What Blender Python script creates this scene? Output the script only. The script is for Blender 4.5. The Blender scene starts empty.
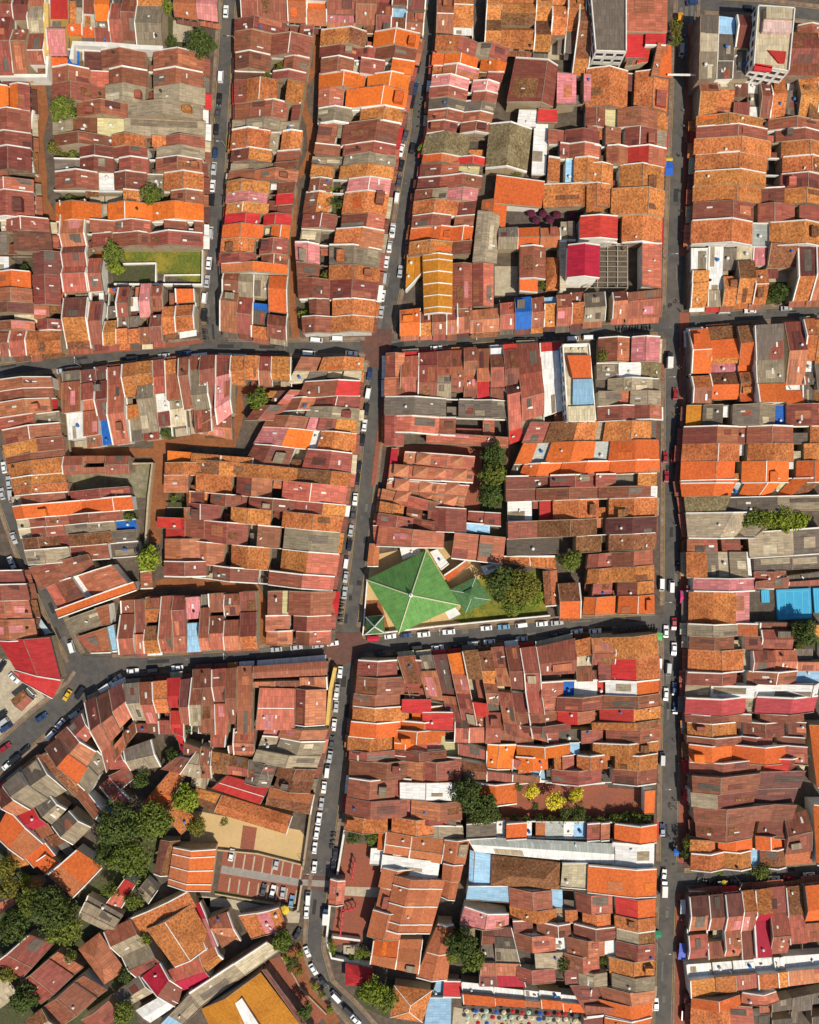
import bpy, math, random
from mathutils import Vector
random.seed(11)
R = random.random
C = bpy.context.scene.collection
H = 300.0                 # flying height in metres
S = 0.36                  # metres on the ground per plan unit
def W(px, py, z=0.0):     # survey plan (units read off the aerial survey) -> metres, at height z
    k = (H - z) / H * S
    return Vector(((px - 409.5) * k, (512 - py) * k, z))
SH = {'A1':(0,0),'A2':(0,230),'A3':(0,460),'A4':(0,690),'A5':(0,768),
      'B1':(200,0),'B2':(200,230),'B3':(200,460),'B4':(200,690),'B5':(200,768),
      'C1':(400,0),'C2':(400,230),'C3':(400,460),'C4':(400,690),'C5':(400,768),
      'D1':(600,0),'D2':(614,230),'D3':(614,460),'D4':(614,690),'D5':(614,768)}
def P(t, p):              # survey sheet coordinates (4 to a unit) -> plan units
    o = SH[t]; return (o[0] + p[0] / 3.995, o[1] + p[1] / 3.995)
def PW(t, p, z=0.0):
    a = P(t, p); return W(a[0], a[1], z)

# ------------------------------------------------------------------ materials
MATS = {}
def nodes(name):
    m = bpy.data.materials.new(name); m.use_nodes = True
    nt = m.node_tree; b = nt.nodes['Principled BSDF']
    b.inputs['Specular IOR Level'].default_value = 0.25
    return m, nt, b
def N(nt, t, **kw):
    n = nt.nodes.new(t)
    for k, v in kw.items():
        if k in n.inputs: n.inputs[k].default_value = v
        else: setattr(n, k, v)
    return n
def mixc(nt, mode, fac, a, b):
    n = nt.nodes.new('ShaderNodeMix'); n.data_type = 'RGBA'; n.blend_type = mode
    for sock, v in ((n.inputs[0], fac), (n.inputs[6], a), (n.inputs[7], b)):
        if hasattr(v, 'is_output'): nt.links.new(v, sock)
        elif isinstance(v, (int, float)): sock.default_value = v
        else: sock.default_value = (*v, 1)
    return n.outputs[2]
def ramp(nt, src, stops):
    n = nt.nodes.new('ShaderNodeValToRGB'); nt.links.new(src, n.inputs[0])
    e = n.color_ramp.elements
    while len(e) < len(stops): e.new(0.5)
    for i, (p, c) in enumerate(stops):
        e[i].position = p; e[i].color = (c, c, c, 1) if isinstance(c, (int, float)) else (*c, 1)
    return n.outputs[0]
def noise(nt, vec, scale, detail=3, rough=0.6):
    n = N(nt, 'ShaderNodeTexNoise', Scale=scale, Detail=detail, Roughness=rough)
    nt.links.new(vec, n.inputs['Vector']); return n.outputs['Fac']
def mapping(nt, vec, sc):
    n = nt.nodes.new('ShaderNodeMapping'); n.inputs['Scale'].default_value = sc
    nt.links.new(vec, n.inputs['Vector']); return n.outputs[0]
def varied(nt, col, lo=0.78, hi=1.2, hue=0.012):
    oi = nt.nodes.new('ShaderNodeObjectInfo')
    mr = N(nt, 'ShaderNodeMapRange'); nt.links.new(oi.outputs['Random'], mr.inputs[0])
    mr.inputs[3].default_value = lo; mr.inputs[4].default_value = hi
    ml = N(nt, 'ShaderNodeMath', operation='MULTIPLY'); nt.links.new(oi.outputs['Random'], ml.inputs[0]); ml.inputs[1].default_value = 7.31
    fr = N(nt, 'ShaderNodeMath', operation='FRACT'); nt.links.new(ml.outputs[0], fr.inputs[0])
    m2 = N(nt, 'ShaderNodeMapRange'); nt.links.new(fr.outputs[0], m2.inputs[0])
    m2.inputs[3].default_value = 0.5 - hue * 0.5; m2.inputs[4].default_value = 0.5 + hue
    hs = nt.nodes.new('ShaderNodeHueSaturation'); nt.links.new(col, hs.inputs['Color'])
    nt.links.new(mr.outputs[0], hs.inputs['Value']); nt.links.new(m2.outputs[0], hs.inputs['Hue'])
    return hs.outputs[0]
def roofmat(name, rgb, kind, rough=0.75, lo=0.78, hi=1.2, stain=0.5, hue=0.012):
    if name in MATS: return MATS[name]
    m, nt, b = nodes(name); MATS[name] = m
    uv = nt.nodes.new('ShaderNodeUVMap').outputs[0]
    pos = nt.nodes.new('ShaderNodeNewGeometry').outputs['Position']
    dark = tuple(c * 0.42 for c in rgb); light = tuple(min(1, c * 1.28 + 0.01) for c in rgb)
    if kind == 'tile':
        f = noise(nt, mapping(nt, uv, (1.0, 1.15, 1)), 1.15, 5, 0.85)
        col = mixc(nt, 'MIX', ramp(nt, f, [(0.38, 0), (0.60, 1)]), tuple(c * 0.40 for c in rgb), tuple(min(1, c * 1.45 + 0.015) for c in rgb))
        f2 = noise(nt, pos, 0.22, 4, 0.65)
        col = mixc(nt, 'MULTIPLY', stain, col, ramp(nt, f2, [(0.36, (0.42, 0.32, 0.28)), (0.58, (1, 1, 1))]))
        f3 = noise(nt, pos, 0.8, 4, 0.8)
        col = mixc(nt, 'MIX', ramp(nt, f3, [(0.57, 0), (0.68, 0.6)]), col, (0.50, 0.27, 0.10))
        wv = N(nt, 'ShaderNodeTexWave', Scale=0.6, Distortion=0.6, bands_direction='Y'); nt.links.new(uv, wv.inputs['Vector'])
        col = mixc(nt, 'MULTIPLY', 0.3, col, ramp(nt, wv.outputs['Fac'], [(0.0, 0.45), (0.6, 1.0)]))
        h = N(nt, 'ShaderNodeTexWave', Scale=1.3, bands_direction='X'); nt.links.new(uv, h.inputs['Vector']); hh = h.outputs['Fac']; bd = 0.06
    elif kind == 'newtile':
        f = noise(nt, mapping(nt, uv, (1.0, 1.2, 1)), 1.0, 4, 0.8)
        col = mixc(nt, 'MIX', ramp(nt, f, [(0.33, 0), (0.66, 1)]), tuple(c * 0.66 for c in rgb), tuple(min(1, c * 1.22) for c in rgb))
        f2 = noise(nt, pos, 0.15, 4, 0.6)
        col = mixc(nt, 'MULTIPLY', stain, col, ramp(nt, f2, [(0.3, (0.6, 0.5, 0.48)), (0.55, (1, 1, 1))]))
        wv = N(nt, 'ShaderNodeTexWave', Scale=0.5, Distortion=0.3, bands_direction='X'); nt.links.new(uv, wv.inputs['Vector'])
        col = mixc(nt, 'MULTIPLY', 0.15, col, ramp(nt, wv.outputs['Fac'], [(0.0, 0.5), (0.5, 1.0)]))
        h = N(nt, 'ShaderNodeTexWave', Scale=1.3, bands_direction='X'); nt.links.new(uv, h.inputs['Vector']); hh = h.outputs['Fac']; bd = 0.05
    else:
        br = N(nt, 'ShaderNodeTexBrick', Scale=1.0, offset=0.0)
        br.inputs['Color1'].default_value = (0.66, 0.64, 0.64, 1); br.inputs['Color2'].default_value = (1.2, 1.2, 1.22, 1)
        br.inputs['Mortar'].default_value = (0.5, 0.44, 0.42, 1); br.inputs['Mortar Size'].default_value = 0.05
        br.inputs['Brick Width'].default_value = 0.95; br.inputs['Row Height'].default_value = 2.3
        br.inputs['Bias'].default_value = 0.1
        nt.links.new(uv, br.inputs['Vector'])
        col = mixc(nt, 'MULTIPLY', {'metal': 0.75, 'asb': 0.55}.get(kind, 0.42), rgb, br.outputs['Color'])
        st = noise(nt, mapping(nt, uv, (2.2, 0.22, 1)), 1.0, 4, 0.7)
        col = mixc(nt, 'MULTIPLY', 0.75 * stain + 0.15, col, ramp(nt, st, [(0.34, 0.45), (0.5, 1.0), (0.7, 1.35)]))
        f2 = noise(nt, pos, 0.3, 5, 0.68)
        grime = (0.16, 0.07, 0.045) if kind == 'metal' else (0.10, 0.09, 0.075)
        if kind == 'clean': grime = tuple(c * 0.7 for c in rgb)
        col = mixc(nt, 'MIX', ramp(nt, f2, [(0.5, 0), (0.72, stain)]), col, grime)
        f3 = noise(nt, pos, 0.55, 4, 0.7)
        col = mixc(nt, 'MIX', ramp(nt, f3, [(0.62, 0), (0.8, stain * 0.8)]), col, light)
        h = N(nt, 'ShaderNodeTexWave', Scale=1.6, bands_direction='X'); nt.links.new(uv, h.inputs['Vector']); hh = h.outputs['Fac']; bd = 0.04
    col = varied(nt, col, lo, hi, hue)
    nt.links.new(col, b.inputs['Base Color'])
    b.inputs['Roughness'].default_value = rough
    bp = N(nt, 'ShaderNodeBump', Strength=0.5, Distance=bd); nt.links.new(hh, bp.inputs['Height'])
    nt.links.new(bp.outputs[0], b.inputs['Normal'])
    return m
def plain(name, rgb, rough=0.8, var=0.25, scale=0.7, metal=0.0, rand=False, spec=None, big=None):
    if name in MATS: return MATS[name]
    m, nt, b = nodes(name); MATS[name] = m
    pos = nt.nodes.new('ShaderNodeNewGeometry').outputs['Position']
    f = noise(nt, pos, scale, 5, 0.7)
    col = mixc(nt, 'MIX', ramp(nt, f, [(0.3, 0), (0.7, 1)]), tuple(c * (1 - var) for c in rgb), tuple(min(1, c * (1 + var * 0.6)) for c in rgb))
    if big:
        f2 = noise(nt, pos, big[0], 4, 0.65)
        col = mixc(nt, 'MIX', ramp(nt, f2, [(0.45, 0), (0.65, big[1])]), col, big[2])
    if rand: col = varied(nt, col, 0.85, 1.15, 0.005)
    nt.links.new(col, b.inputs['Base Color'])
    b.inputs['Roughness'].default_value = rough; b.inputs['Metallic'].default_value = metal
    if spec is not None: b.inputs['Specular IOR Level'].default_value = spec
    return m
ROOF = {  # code: (colour, kind, roughness, stain, words)
 'm': ((0.245, 0.070, 0.044), 'metal', 0.6, 0.55, 'maroon'),
 'd': ((0.128, 0.043, 0.033), 'metal', 0.6, 0.5, 'dark maroon'),  # also put on shaded north slopes
 's': ((0.40, 0.118, 0.066), 'metal', 0.6, 0.5, 'faded red'),  # also put on sunlit slopes of maroon gables
 'p': ((0.56, 0.19, 0.19), 'metal', 0.6, 0.3, 'pink'),
 'r': ((0.46, 0.028, 0.026), 'clean', 0.65, 0.55, 'bright red'),
 'o': ((0.66, 0.150, 0.022), 'newtile', 0.8, 0.5, 'bright orange'),
 'q': ((0.60, 0.125, 0.028), 'newtile', 0.8, 0.35, 'orange'),
 't': ((0.49, 0.160, 0.046), 'tile', 0.9, 0.55, 'terracotta'),
 'n': ((0.21, 0.082, 0.034), 'tile', 0.9, 0.6, 'brown'),
 'g': ((0.30, 0.24, 0.16), 'asb', 0.9, 0.55, 'tan grey'),  # also put on sunlit slopes of grey gables
 'k': ((0.145, 0.115, 0.09), 'asb', 0.9, 0.6, 'dark grey'),  # also put on shaded slopes of grey gables
 'h': ((0.20, 0.16, 0.08), 'tile', 0.95, 0.7, 'mossy grey'),
 'b': ((0.014, 0.11, 0.42), 'clean', 0.6, 0.5, 'blue'),
 'l': ((0.27, 0.46, 0.62), 'clean', 0.5, 0.35, 'pale blue'),
 'w': ((0.70, 0.69, 0.66), 'clean', 0.5, 0.3, 'white'),
 'y': ((0.53, 0.47, 0.24), 'clean', 0.6, 0.45, 'pale yellow'),
 'a': ((0.50, 0.19, 0.018), 'newtile', 0.8, 0.55, 'ochre'),
 'e': ((0.075, 0.165, 0.06), 'newtile', 0.8, 0.3, 'green'),
 'c': ((0.50, 0.42, 0.28), 'asb', 0.9, 0.4, 'cream'),
 'x': ((0.38, 0.012, 0.036), 'clean', 0.65, 0.5, 'crimson'),
 '1': ((0.43, 0.060, 0.066), 'clean', 0.6, 0.3, 'coral red'),
 'i': ((0.60, 0.42, 0.38), 'asb', 0.6, 0.3, 'pale pink'),
 'v': ((0.36, 0.38, 0.34), 'asb', 0.4, 0.3, 'grey glazed'),  # also put on the dim slope of a white shed
 'z': ((0.52, 0.20, 0.105), 'newtile', 0.8, 0.35, 'salmon'),
 'j': ((0.45, 0.145, 0.060), 'newtile', 0.8, 0.45, 'rust orange'),
}
def rm(c):
    d = ROOF[c]
    lo, hi = (0.95, 1.05) if c in 'eawxb1' else (0.70, 1.30) if c in 'msdgk' else (0.8, 1.2)
    return roofmat('roof_' + d[4].replace(' ', '_'), d[0], d[1], d[2], lo, hi, d[3], 0.016 if c in 'mds' else 0.012 if c in 'ptn' else 0.004)
WHITE = lambda: plain('white_plaster', (0.76, 0.73, 0.66), 0.9, 0.22, 0.8, rand=True, big=(0.4, 0.4, (0.42, 0.36, 0.28)))
CREAM = lambda: plain('cream_plaster', (0.40, 0.31, 0.20), 0.9, 0.3, 0.8, rand=True, big=(0.4, 0.5, (0.30, 0.22, 0.14)))
RUSTP = lambda: plain('stained_plaster', (0.24, 0.155, 0.11), 0.95, 0.35, 0.8, rand=True, big=(0.3, 0.5, (0.38, 0.31, 0.23)))
YELP = lambda: plain('yellow_plaster', (0.60, 0.40, 0.12), 0.9, 0.2, 0.8)
BRICK = lambda: plain('red_brick_paving', (0.27, 0.085, 0.05), 0.9, 0.3, 1.4, big=(0.12, 0.5, (0.16, 0.07, 0.05)))
PAVE = lambda: plain('grey_paving', (0.10, 0.08, 0.065), 0.9, 0.35, 0.9, big=(0.25, 0.6, (0.05, 0.04, 0.035)))  # dark tone deepens the shade on light well floors
CPAVE = lambda: plain('pale_paving', (0.42, 0.36, 0.26), 0.9, 0.25, 0.9, big=(0.25, 0.5, (0.26, 0.2, 0.14)))
GRASS = lambda: plain('grass', (0.115, 0.14, 0.022), 0.95, 0.5, 1.2, big=(0.15, 0.7, (0.30, 0.22, 0.035)))
SOIL = lambda: plain('dark_soil', (0.075, 0.07, 0.035), 0.95, 0.5, 1.0, big=(0.3, 0.7, (0.045, 0.075, 0.018)))
SAND = lambda: plain('sand', (0.52, 0.36, 0.17), 0.95, 0.15, 0.8, big=(0.1, 0.4, (0.40, 0.27, 0.13)))
EARTH = lambda: plain('red_earth', (0.25, 0.095, 0.038), 0.95, 0.3, 0.8, big=(0.12, 0.6, (0.15, 0.06, 0.03)))
GLASS = lambda: plain('dark_glass', (0.03, 0.035, 0.045), 0.12, 0.1, 1, spec=0.6)
DARK = lambda: plain('dark_paint', (0.03, 0.03, 0.032), 0.6, 0.2)
GREY = lambda: plain('grey_metal', (0.38, 0.38, 0.37), 0.5, 0.2)
WOOD = lambda: plain('brown_timber', (0.12, 0.06, 0.03), 0.8, 0.3, rand=True)

# ------------------------------------------------------------------ meshes and objects
class MB:
    def __init__(s): s.v = []; s.f = []; s.uv = []; s.mi = []
    def face(s, pts, uv=None, mi=0):
        i = len(s.v); s.v += [tuple(p) for p in pts]; s.f.append(tuple(range(i, i + len(pts)))); s.mi.append(mi)
        s.uv += uv if uv else [(p[0], p[1]) for p in pts]
    def hexa(s, b, t, mi=0, uvt=None):       # four bottom, four top points, both anticlockwise from above
        s.face(t, uvt, mi); s.face(b[::-1], None, mi)
        for i in range(4):
            j = (i + 1) % 4; a = (Vector(b[i]) - Vector(b[j])).length
            s.face([b[i], b[j], t[j], t[i]], [(0, b[i][2]), (a, b[j][2]), (a, t[j][2]), (0, t[i][2])], mi)
    def box(s, c, d, mi=0, rz=0.0):
        ca, sa = math.cos(rz), math.sin(rz)
        q = []
        for x, y in ((-1, -1), (1, -1), (1, 1), (-1, 1)):
            X, Y = x * d[0] / 2, y * d[1] / 2
            q.append((c[0] + X * ca - Y * sa, c[1] + X * sa + Y * ca))
        s.hexa([Vector((x, y, c[2] - d[2] / 2)) for x, y in q], [Vector((x, y, c[2] + d[2] / 2)) for x, y in q], mi)
    def tube(s, p0, p1, r0, r1, n=6, mi=0):
        p0 = Vector(p0); p1 = Vector(p1); a = (p1 - p0).normalized()
        u = a.orthogonal().normalized(); w = a.cross(u)
        A = [p0 + (u * math.cos(6.2832 * i / n) + w * math.sin(6.2832 * i / n)) * r0 for i in range(n)]
        B = [p1 + (u * math.cos(6.2832 * i / n) + w * math.sin(6.2832 * i / n)) * r1 for i in range(n)]
        for i in range(n): s.face([A[i], A[(i + 1) % n], B[(i + 1) % n], B[i]], None, mi)
        s.face(B, None, mi); s.face(A[::-1], None, mi)
    def mesh(s, name, mats):
        me = bpy.data.meshes.new(name); me.from_pydata(s.v, [], s.f)
        ul = me.uv_layers.new(name='UVMap')
        flat = [c for p in s.uv for c in p]; ul.data.foreach_set('uv', flat)
        for m in mats: me.materials.append(m)
        if len(mats) > 1: me.polygons.foreach_set('material_index', s.mi)
        me.update(); return me
    def build(s, name, mats, parent=None, loc=None):
        if not isinstance(mats, (list, tuple)): mats = [mats]
        o = bpy.data.objects.new(name, s.mesh(name, mats)); C.objects.link(o)
        if parent: o.parent = parent
        if loc: o.location = loc
        return o
def tag(o, label, cat, group=None, kind=None):
    if label: o['label'] = label
    if cat: o['category'] = cat
    if group: o['group'] = group
    if kind: o['kind'] = kind
    return o
def empty(name, loc=(0, 0, 0), rz=0.0):
    o = bpy.data.objects.new(name, None); C.objects.link(o); o.location = loc; o.rotation_euler.z = rz
    o.empty_display_size = 0.5; return o
def copy_tree(o, parent=None):
    c = o.copy(); C.objects.link(c)
    if parent: c.parent = parent
    for ch in list(o.children): copy_tree(ch, c)
    return c
def inst(name, mesh, parent, loc, rz=0.0, sc=None):
    o = bpy.data.objects.new(name, mesh); C.objects.link(o); o.parent = parent
    o.location = loc; o.rotation_euler.z = rz
    if sc: o.scale = sc
    return o
def ccw(p):
    a = sum(p[i][0] * p[(i + 1) % len(p)][1] - p[(i + 1) % len(p)][0] * p[i][1] for i in range(len(p)))
    return p if a > 0 else p[::-1]
ORD = ['', 'first', 'second', 'third', 'fourth', 'fifth', 'sixth', 'seventh', 'eighth', 'ninth', 'tenth', 'eleventh', 'twelfth',
       'thirteenth', 'fourteenth', 'fifteenth', 'sixteenth', 'seventeenth', 'eighteenth', 'nineteenth', 'twentieth']
SHM = {}
def shared(key, fn):
    if key not in SHM: SHM[key] = fn()
    return SHM[key]
def m_window():
    b = MB(); b.box((0, 0.0, 0), (1.25, 0.10, 1.7), 0); b.box((0, -0.07, 0), (1.05, 0.06, 1.5), 1)
    for x in (-0.75, 0.75): b.box((x, -0.09, 0), (0.35, 0.06, 1.55), 2)
    return b.mesh('window', [WHITE(), GLASS(), WOOD()])
def m_door():
    b = MB(); b.box((0, 0, 1.15), (2.2, 0.1, 2.3), 0); b.box((0, -0.07, 1.12), (1.9, 0.06, 2.15), 1); return b.mesh('door', [WHITE(), WOOD()])
def m_tank(mat):
    b = MB(); b.tube((0, 0, 0), (0, 0, 1.1), 0.55, 0.55, 10); b.tube((0, 0, 1.1), (0, 0, 1.3), 0.55, 0.2, 10); return b.mesh('water_tank', [mat])
def m_ac():
    b = MB(); b.box((0, 0, 0.4), (0.9, 0.45, 0.7)); b.tube((0, -0.23, 0.4), (0, -0.26, 0.4), 0.26, 0.26, 10, 1)
    for x in (-0.35, 0.35): b.box((x, 0, 0.025), (0.08, 0.45, 0.05), 1)
    return b.mesh('air_conditioner', [plain('offwhite_enamel', (0.62, 0.62, 0.58), 0.5, 0.1), DARK()])
def m_sky(): 
    b = MB(); b.box((0, 0, 0), (0.5, 1.5, 0.06)); return b.mesh('skylight', [plain('skylight_sheet', (0.62, 0.60, 0.55), 0.4, 0.15)])
def m_vent():
    b = MB(); b.tube((0, 0, 0), (0, 0, 0.7), 0.22, 0.2, 8); b.tube((0, 0, 0.7), (0, 0, 0.85), 0.4, 0.1, 8); return b.mesh('roof_vent', [plain('pale_metal', (0.55, 0.55, 0.52), 0.5, 0.15)])

def m_aerial():
    b = MB(); b.tube((0, 0, 0), (0, 0, 2.6), .03, .03, 5); b.tube((-.7, 0, 2.5), (.7, 0, 2.5), .025, .025, 4)
    for k in range(4): b.tube((-.5 + k * .33, -.35, 2.5), (-.5 + k * .33, .35, 2.5), .02, .02, 4)
    return b.mesh('aerial', [GREY()])
# ------------------------------------------------------------------ the house builder
SHRUBS = []; NH = [0]
def parse(code):
    out = []
    for tk in code.split():
        if tk[0] in 'udf': out.append((tk[0], tk[1], float(tk[2:])))
        else: out.append((tk[0], '', float(tk[1:])))
    return out
AWN = 'mmmddstgkmscwmnr'
def house(label, q, code, e=6.0, name='shophouse', cat='shophouse', group=None, wall=None, par=None, parend=False, front=True, seed=None, pitch=0.36, clutter=True, jit=False, fins=0):
    """q: four plan corners (front start, front end, back end, back start) in plan units, traced at roof height."""
    rnd = random.Random(seed if seed is not None else hash(label) % 1000 if False else NH[0] * 17 + 5); NH[0] += 1
    zr = e + 0.6
    F0, F1, B1, B0 = [W(p[0], p[1], zr) for p in q]
    for v in (F0, F1, B1, B0): v.z = 0
    cen = (F0 + F1 + B0 + B1) / 4
    root = empty(name, (cen.x, cen.y, 0)); tag(root, label, cat, group)
    if jit:
        dd = (B0 + B1 - F0 - F1).normalized(); j1 = rnd.uniform(-.5, .5); F0 += dd * j1; F1 += dd * j1; j2 = rnd.uniform(-.5, .5); B0 += dd * j2; B1 += dd * j2
    F0 -= cen; F1 -= cen; B0 -= cen; B1 -= cen
    wid = (F1 - F0).length; dep = ((B0 - F0).length + (B1 - F1).length) / 2
    # handedness: make t run so that (F0,F1,B1,B0) is anticlockwise from above
    flip = ((F1 - F0).cross(B0 - F0)).z < 0
    def pt(t, d, z=0.0):
        if flip: t = 1 - t
        a = F0.lerp(F1, t); b = B0.lerp(B1, t); v = a.lerp(b, d); return Vector((v.x, v.y, z))
    segs = parse(code); tot = sum(s[2] for s in segs)
    if jit:                                  # narrow light slots between the ranges of a deep house
        ns = []
        for a, nx in zip(segs, segs[1:] + [None]):
            ns.append(a)
            if nx and a[0] == 'd' and nx[0] == 'u' and rnd.random() < .38: ns.append(('w', '', min(rnd.uniform(1.0, 2.2) / dep * tot, 24)))
        segs = ns; tot = sum(s[2] for s in segs)
    iw = 0.03 / max(wid, 1)
    uo = rnd.random() * 60
    wb = MB(); prof = []; d = 0.0; drop = 0.0; roofs = []
    i = 0
    SG = []
    while i < len(segs):
        k, c, L = segs[i]; L /= tot
        # a gable is a u directly followed by a d
        if k == 'u' and i + 1 < len(segs) and segs[i + 1][0] == 'd':
            L2 = segs[i + 1][2] / tot
            ee = e - drop + rnd.uniform(-0.25, 0.25)
            ri = ee + min(3.4, max(0.5, pitch * (L + L2) / 2 * dep))
            SG.append((d, d + L, ee, ri, c)); SG.append((d + L, d + L + L2, ri, ee, segs[i + 1][1]))
            if segs[i + 1][1] == c: roofs.append([(d, d + L, ee, ri, c), (d + L, d + L + L2, ri, ee, c)])
            else: roofs.append([(d, d + L, ee, ri, c)]); roofs.append([(d + L, d + L + L2, ri, ee, segs[i + 1][1])])
            d += L + L2; i += 2; drop = min(2.0, drop + rnd.uniform(0.1, 0.7)); continue
        if k in 'udf':
            ee = e - drop + rnd.uniform(-0.4, 0.2)
            sl = {'u': 0.22, 'd': -0.22, 'f': 0.03}[k] * L * dep
            sl = max(-2.2, min(2.2, sl))
            z0, z1 = (ee, ee + sl) if sl >= 0 else (ee - sl, ee)
            if k == 'f': z0 -= 0.9; z1 -= 0.9
            if k == 'u' and i == 0 and len(segs) > 1 and segs[1][0] == 'u': z0 -= 1.2; z1 -= 1.2
            SG.append((d, d + L, z0, z1, c)); roofs.append([(d, d + L, z0, z1, c)])
        else: SG.append((d, d + L, 0, 0, k))
        d += L; i += 1
    wallm = wall or rnd.choice([WHITE, CREAM, CREAM, RUSTP])()
    for (d0, d1, z0, z1, c) in SG:
        if z0 > 0 or z1 > 0:
            a0 = d0 + (0.6 / dep if d0 == 0 else 0.0); a1 = d1 - (0.004 if d1 < 0.999 else 0.3 / dep)
            zz0 = z0 + (z1 - z0) * (a0 - d0) / (d1 - d0) - 0.14; zz1 = z0 + (z1 - z0) * (a1 - d0) / (d1 - d0) - 0.14
            b = [pt(iw, a0), pt(1 - iw, a0), pt(1 - iw, a1), pt(iw, a1)]
            t = [pt(iw, a0, zz0), pt(1 - iw, a0, zz0), pt(1 - iw, a1, zz1), pt(iw, a1, zz1)]
            wb.hexa(b, t)
        elif wb.v: wb.build('wall', wallm, root); wb = MB()
    if wb.v: wb.build('wall', wallm, root)
    cb = MB(); cm = None
    for (d0, d1, z0, z1, c) in SG:
        if z0 == 0 and z1 == 0:
            hz = 0.06
            p = [pt(iw, d0 + 0.004), pt(1 - iw, d0 + 0.004), pt(1 - iw, d1 - 0.004), pt(iw, d1 - 0.004)]
            cb.hexa([v + Vector((0, 0, 0.0)) for v in p], [v + Vector((0, 0, hz)) for v in p], {'w': 0, 'c': 1, 'y': 2}[c])
            if c == 'y' and wid * (d1 - d0) * dep > 8:
                for _ in range(max(1, int(wid * (d1 - d0) * dep / 16))):
                    v = pt(0.2 + 0.6 * rnd.random(), d0 + (d1 - d0) * (0.2 + 0.6 * rnd.random()), 0) + cen
                    SHRUBS.append((v.x, v.y, min(2.3, 0.9 + rnd.random() * 1.3), label.split(', ', 1)[-1]))
    if cb.v: cb.build('courtyard', [PAVE(), CPAVE(), SOIL()], root)
    for (d0, d1, z0, z1, c) in SG:
        L = (d1 - d0) * dep
        if z0 == 0 and z1 == 0 and c in 'wc' and wid > 3.4 and L > 1.8 and rnd.random() < .7:
            ta, tb = (0.03, rnd.uniform(.35, .65)) if rnd.random() < .5 else (rnd.uniform(.35, .65), .97)
            h0 = rnd.uniform(3.0, 4.8); h1 = h0 + rnd.uniform(-.5, .5); a, bb = d0 + .01, d1 - .01
            lb_ = MB(); t_ = [pt(ta, a, h0), pt(tb, a, h0), pt(tb, bb, h1), pt(ta, bb, h1)]
            lb_.hexa([v - Vector((0, 0, .1)) for v in t_], t_, 0, [(uo, 0), (uo + wid / 2, 0), (uo + wid / 2, L), (uo, L)]); lb_.build('lean_to_roof', rm(rnd.choice('mmmkgwsdntkc')), root)
    for k, grp in enumerate(roofs):
        rb = MB(); cols = grp[0][4]; rj = {}
        vv = 0.0
        for (d0, d1, z0, z1, c) in grp:
            sl = math.hypot((d1 - d0) * dep, z1 - z0)
            g = 0.02 / max(wid, 1)
            jd = .22 / max(dep, 1); JJ = lambda: rnd.uniform(-.13, .13); E0, E1 = (rnd.uniform(-jd, 0), rnd.uniform(-jd, 0)) if z0 < z1 else (0, 0)
            E2, E3 = (rnd.uniform(0, jd), rnd.uniform(0, jd)) if z1 < z0 else (0, 0)
            rz_ = rj.setdefault(d1, (JJ(), JJ())); ry_ = rj.setdefault(d0, (JJ(), JJ()))
            t = [pt(g, d0 + E0, z0 + ry_[0]), pt(1 - g, d0 + E1, z0 + ry_[1]), pt(1 - g, d1 + E2, z1 + rz_[1]), pt(g, d1 + E3, z1 + rz_[0])]
            b = [v - Vector((0, 0, 0.12)) for v in t]
            uvt = [(uo, uo + vv), (uo + wid, uo + vv), (uo + wid, uo + vv + sl), (uo, uo + vv + sl)]
            rb.hexa(b, t, 0, uvt); vv += sl
        mats = [rm(cols)]
        if len(grp) == 2:
            (d0, d1, z0, z1, c) = grp[0]
            if rnd.random() < 0.5:
                hw = 0.13 / dep; capm = WHITE() if rnd.random() < 0.15 or cols in 'aeh' or (cols in 'qo' and rnd.random() < .5) else RUSTP()
                mats.append(capm)
                ja, jb = rj[d1]; b = [pt(0.01, d1 - hw, z1 - 0.06 + ja), pt(0.99, d1 - hw, z1 - 0.06 + jb), pt(0.99, d1 + hw, z1 - 0.06 + jb), pt(0.01, d1 + hw, z1 - 0.06 + ja)]
                rb.hexa(b, [v + Vector((0, 0, 0.17)) for v in b], 1)
        ro = rb.build('roof', mats, root)
        if clutter:
            for (d0, d1, z0, z1, c) in grp:
                L = (d1 - d0) * dep
                for _ in range(3):
                    if rnd.random() < (.3 if c not in 'tnoqj' else .05) and L > 2.5 and wid > 3:
                        alt = {'m': 'msdkdn', 's': 'mpsk', 'd': 'mdk', 'p': 'sp', 't': 'tnqt', 'o': 'oqo', 'q': 'oqj', 'n': 'tnk', 'g': 'gkc', 'k': 'gkm', 'w': 'gw', 'j': 'jq'}.get(c)
                        if not alt: continue
                        c3 = rnd.choice(alt); ta = rnd.uniform(0.02, .6); tb = min(.98, ta + rnd.uniform(.18, .5)); u0 = rnd.uniform(0, .5); u1 = min(.98, u0 + rnd.uniform(.3, .9)); u0 = max(u0, .03)
                        qb = [pt(tt, d0 + (d1 - d0) * uu, z0 + (z1 - z0) * uu + .06) for tt, uu in ((ta, u0), (tb, u0), (tb, u1), (ta, u1))]
                        pm_ = MB(); ww = (tb - ta) * wid; pm_.hexa(qb, [v + Vector((0, 0, .04)) for v in qb], 0, [(uo + 7, 0), (uo + 7 + ww, 0), (uo + 7 + ww, (u1 - u0) * L), (uo + 7, (u1 - u0) * L)])
                        pm_.build('patch_sheet', rm(c3), ro); break
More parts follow.
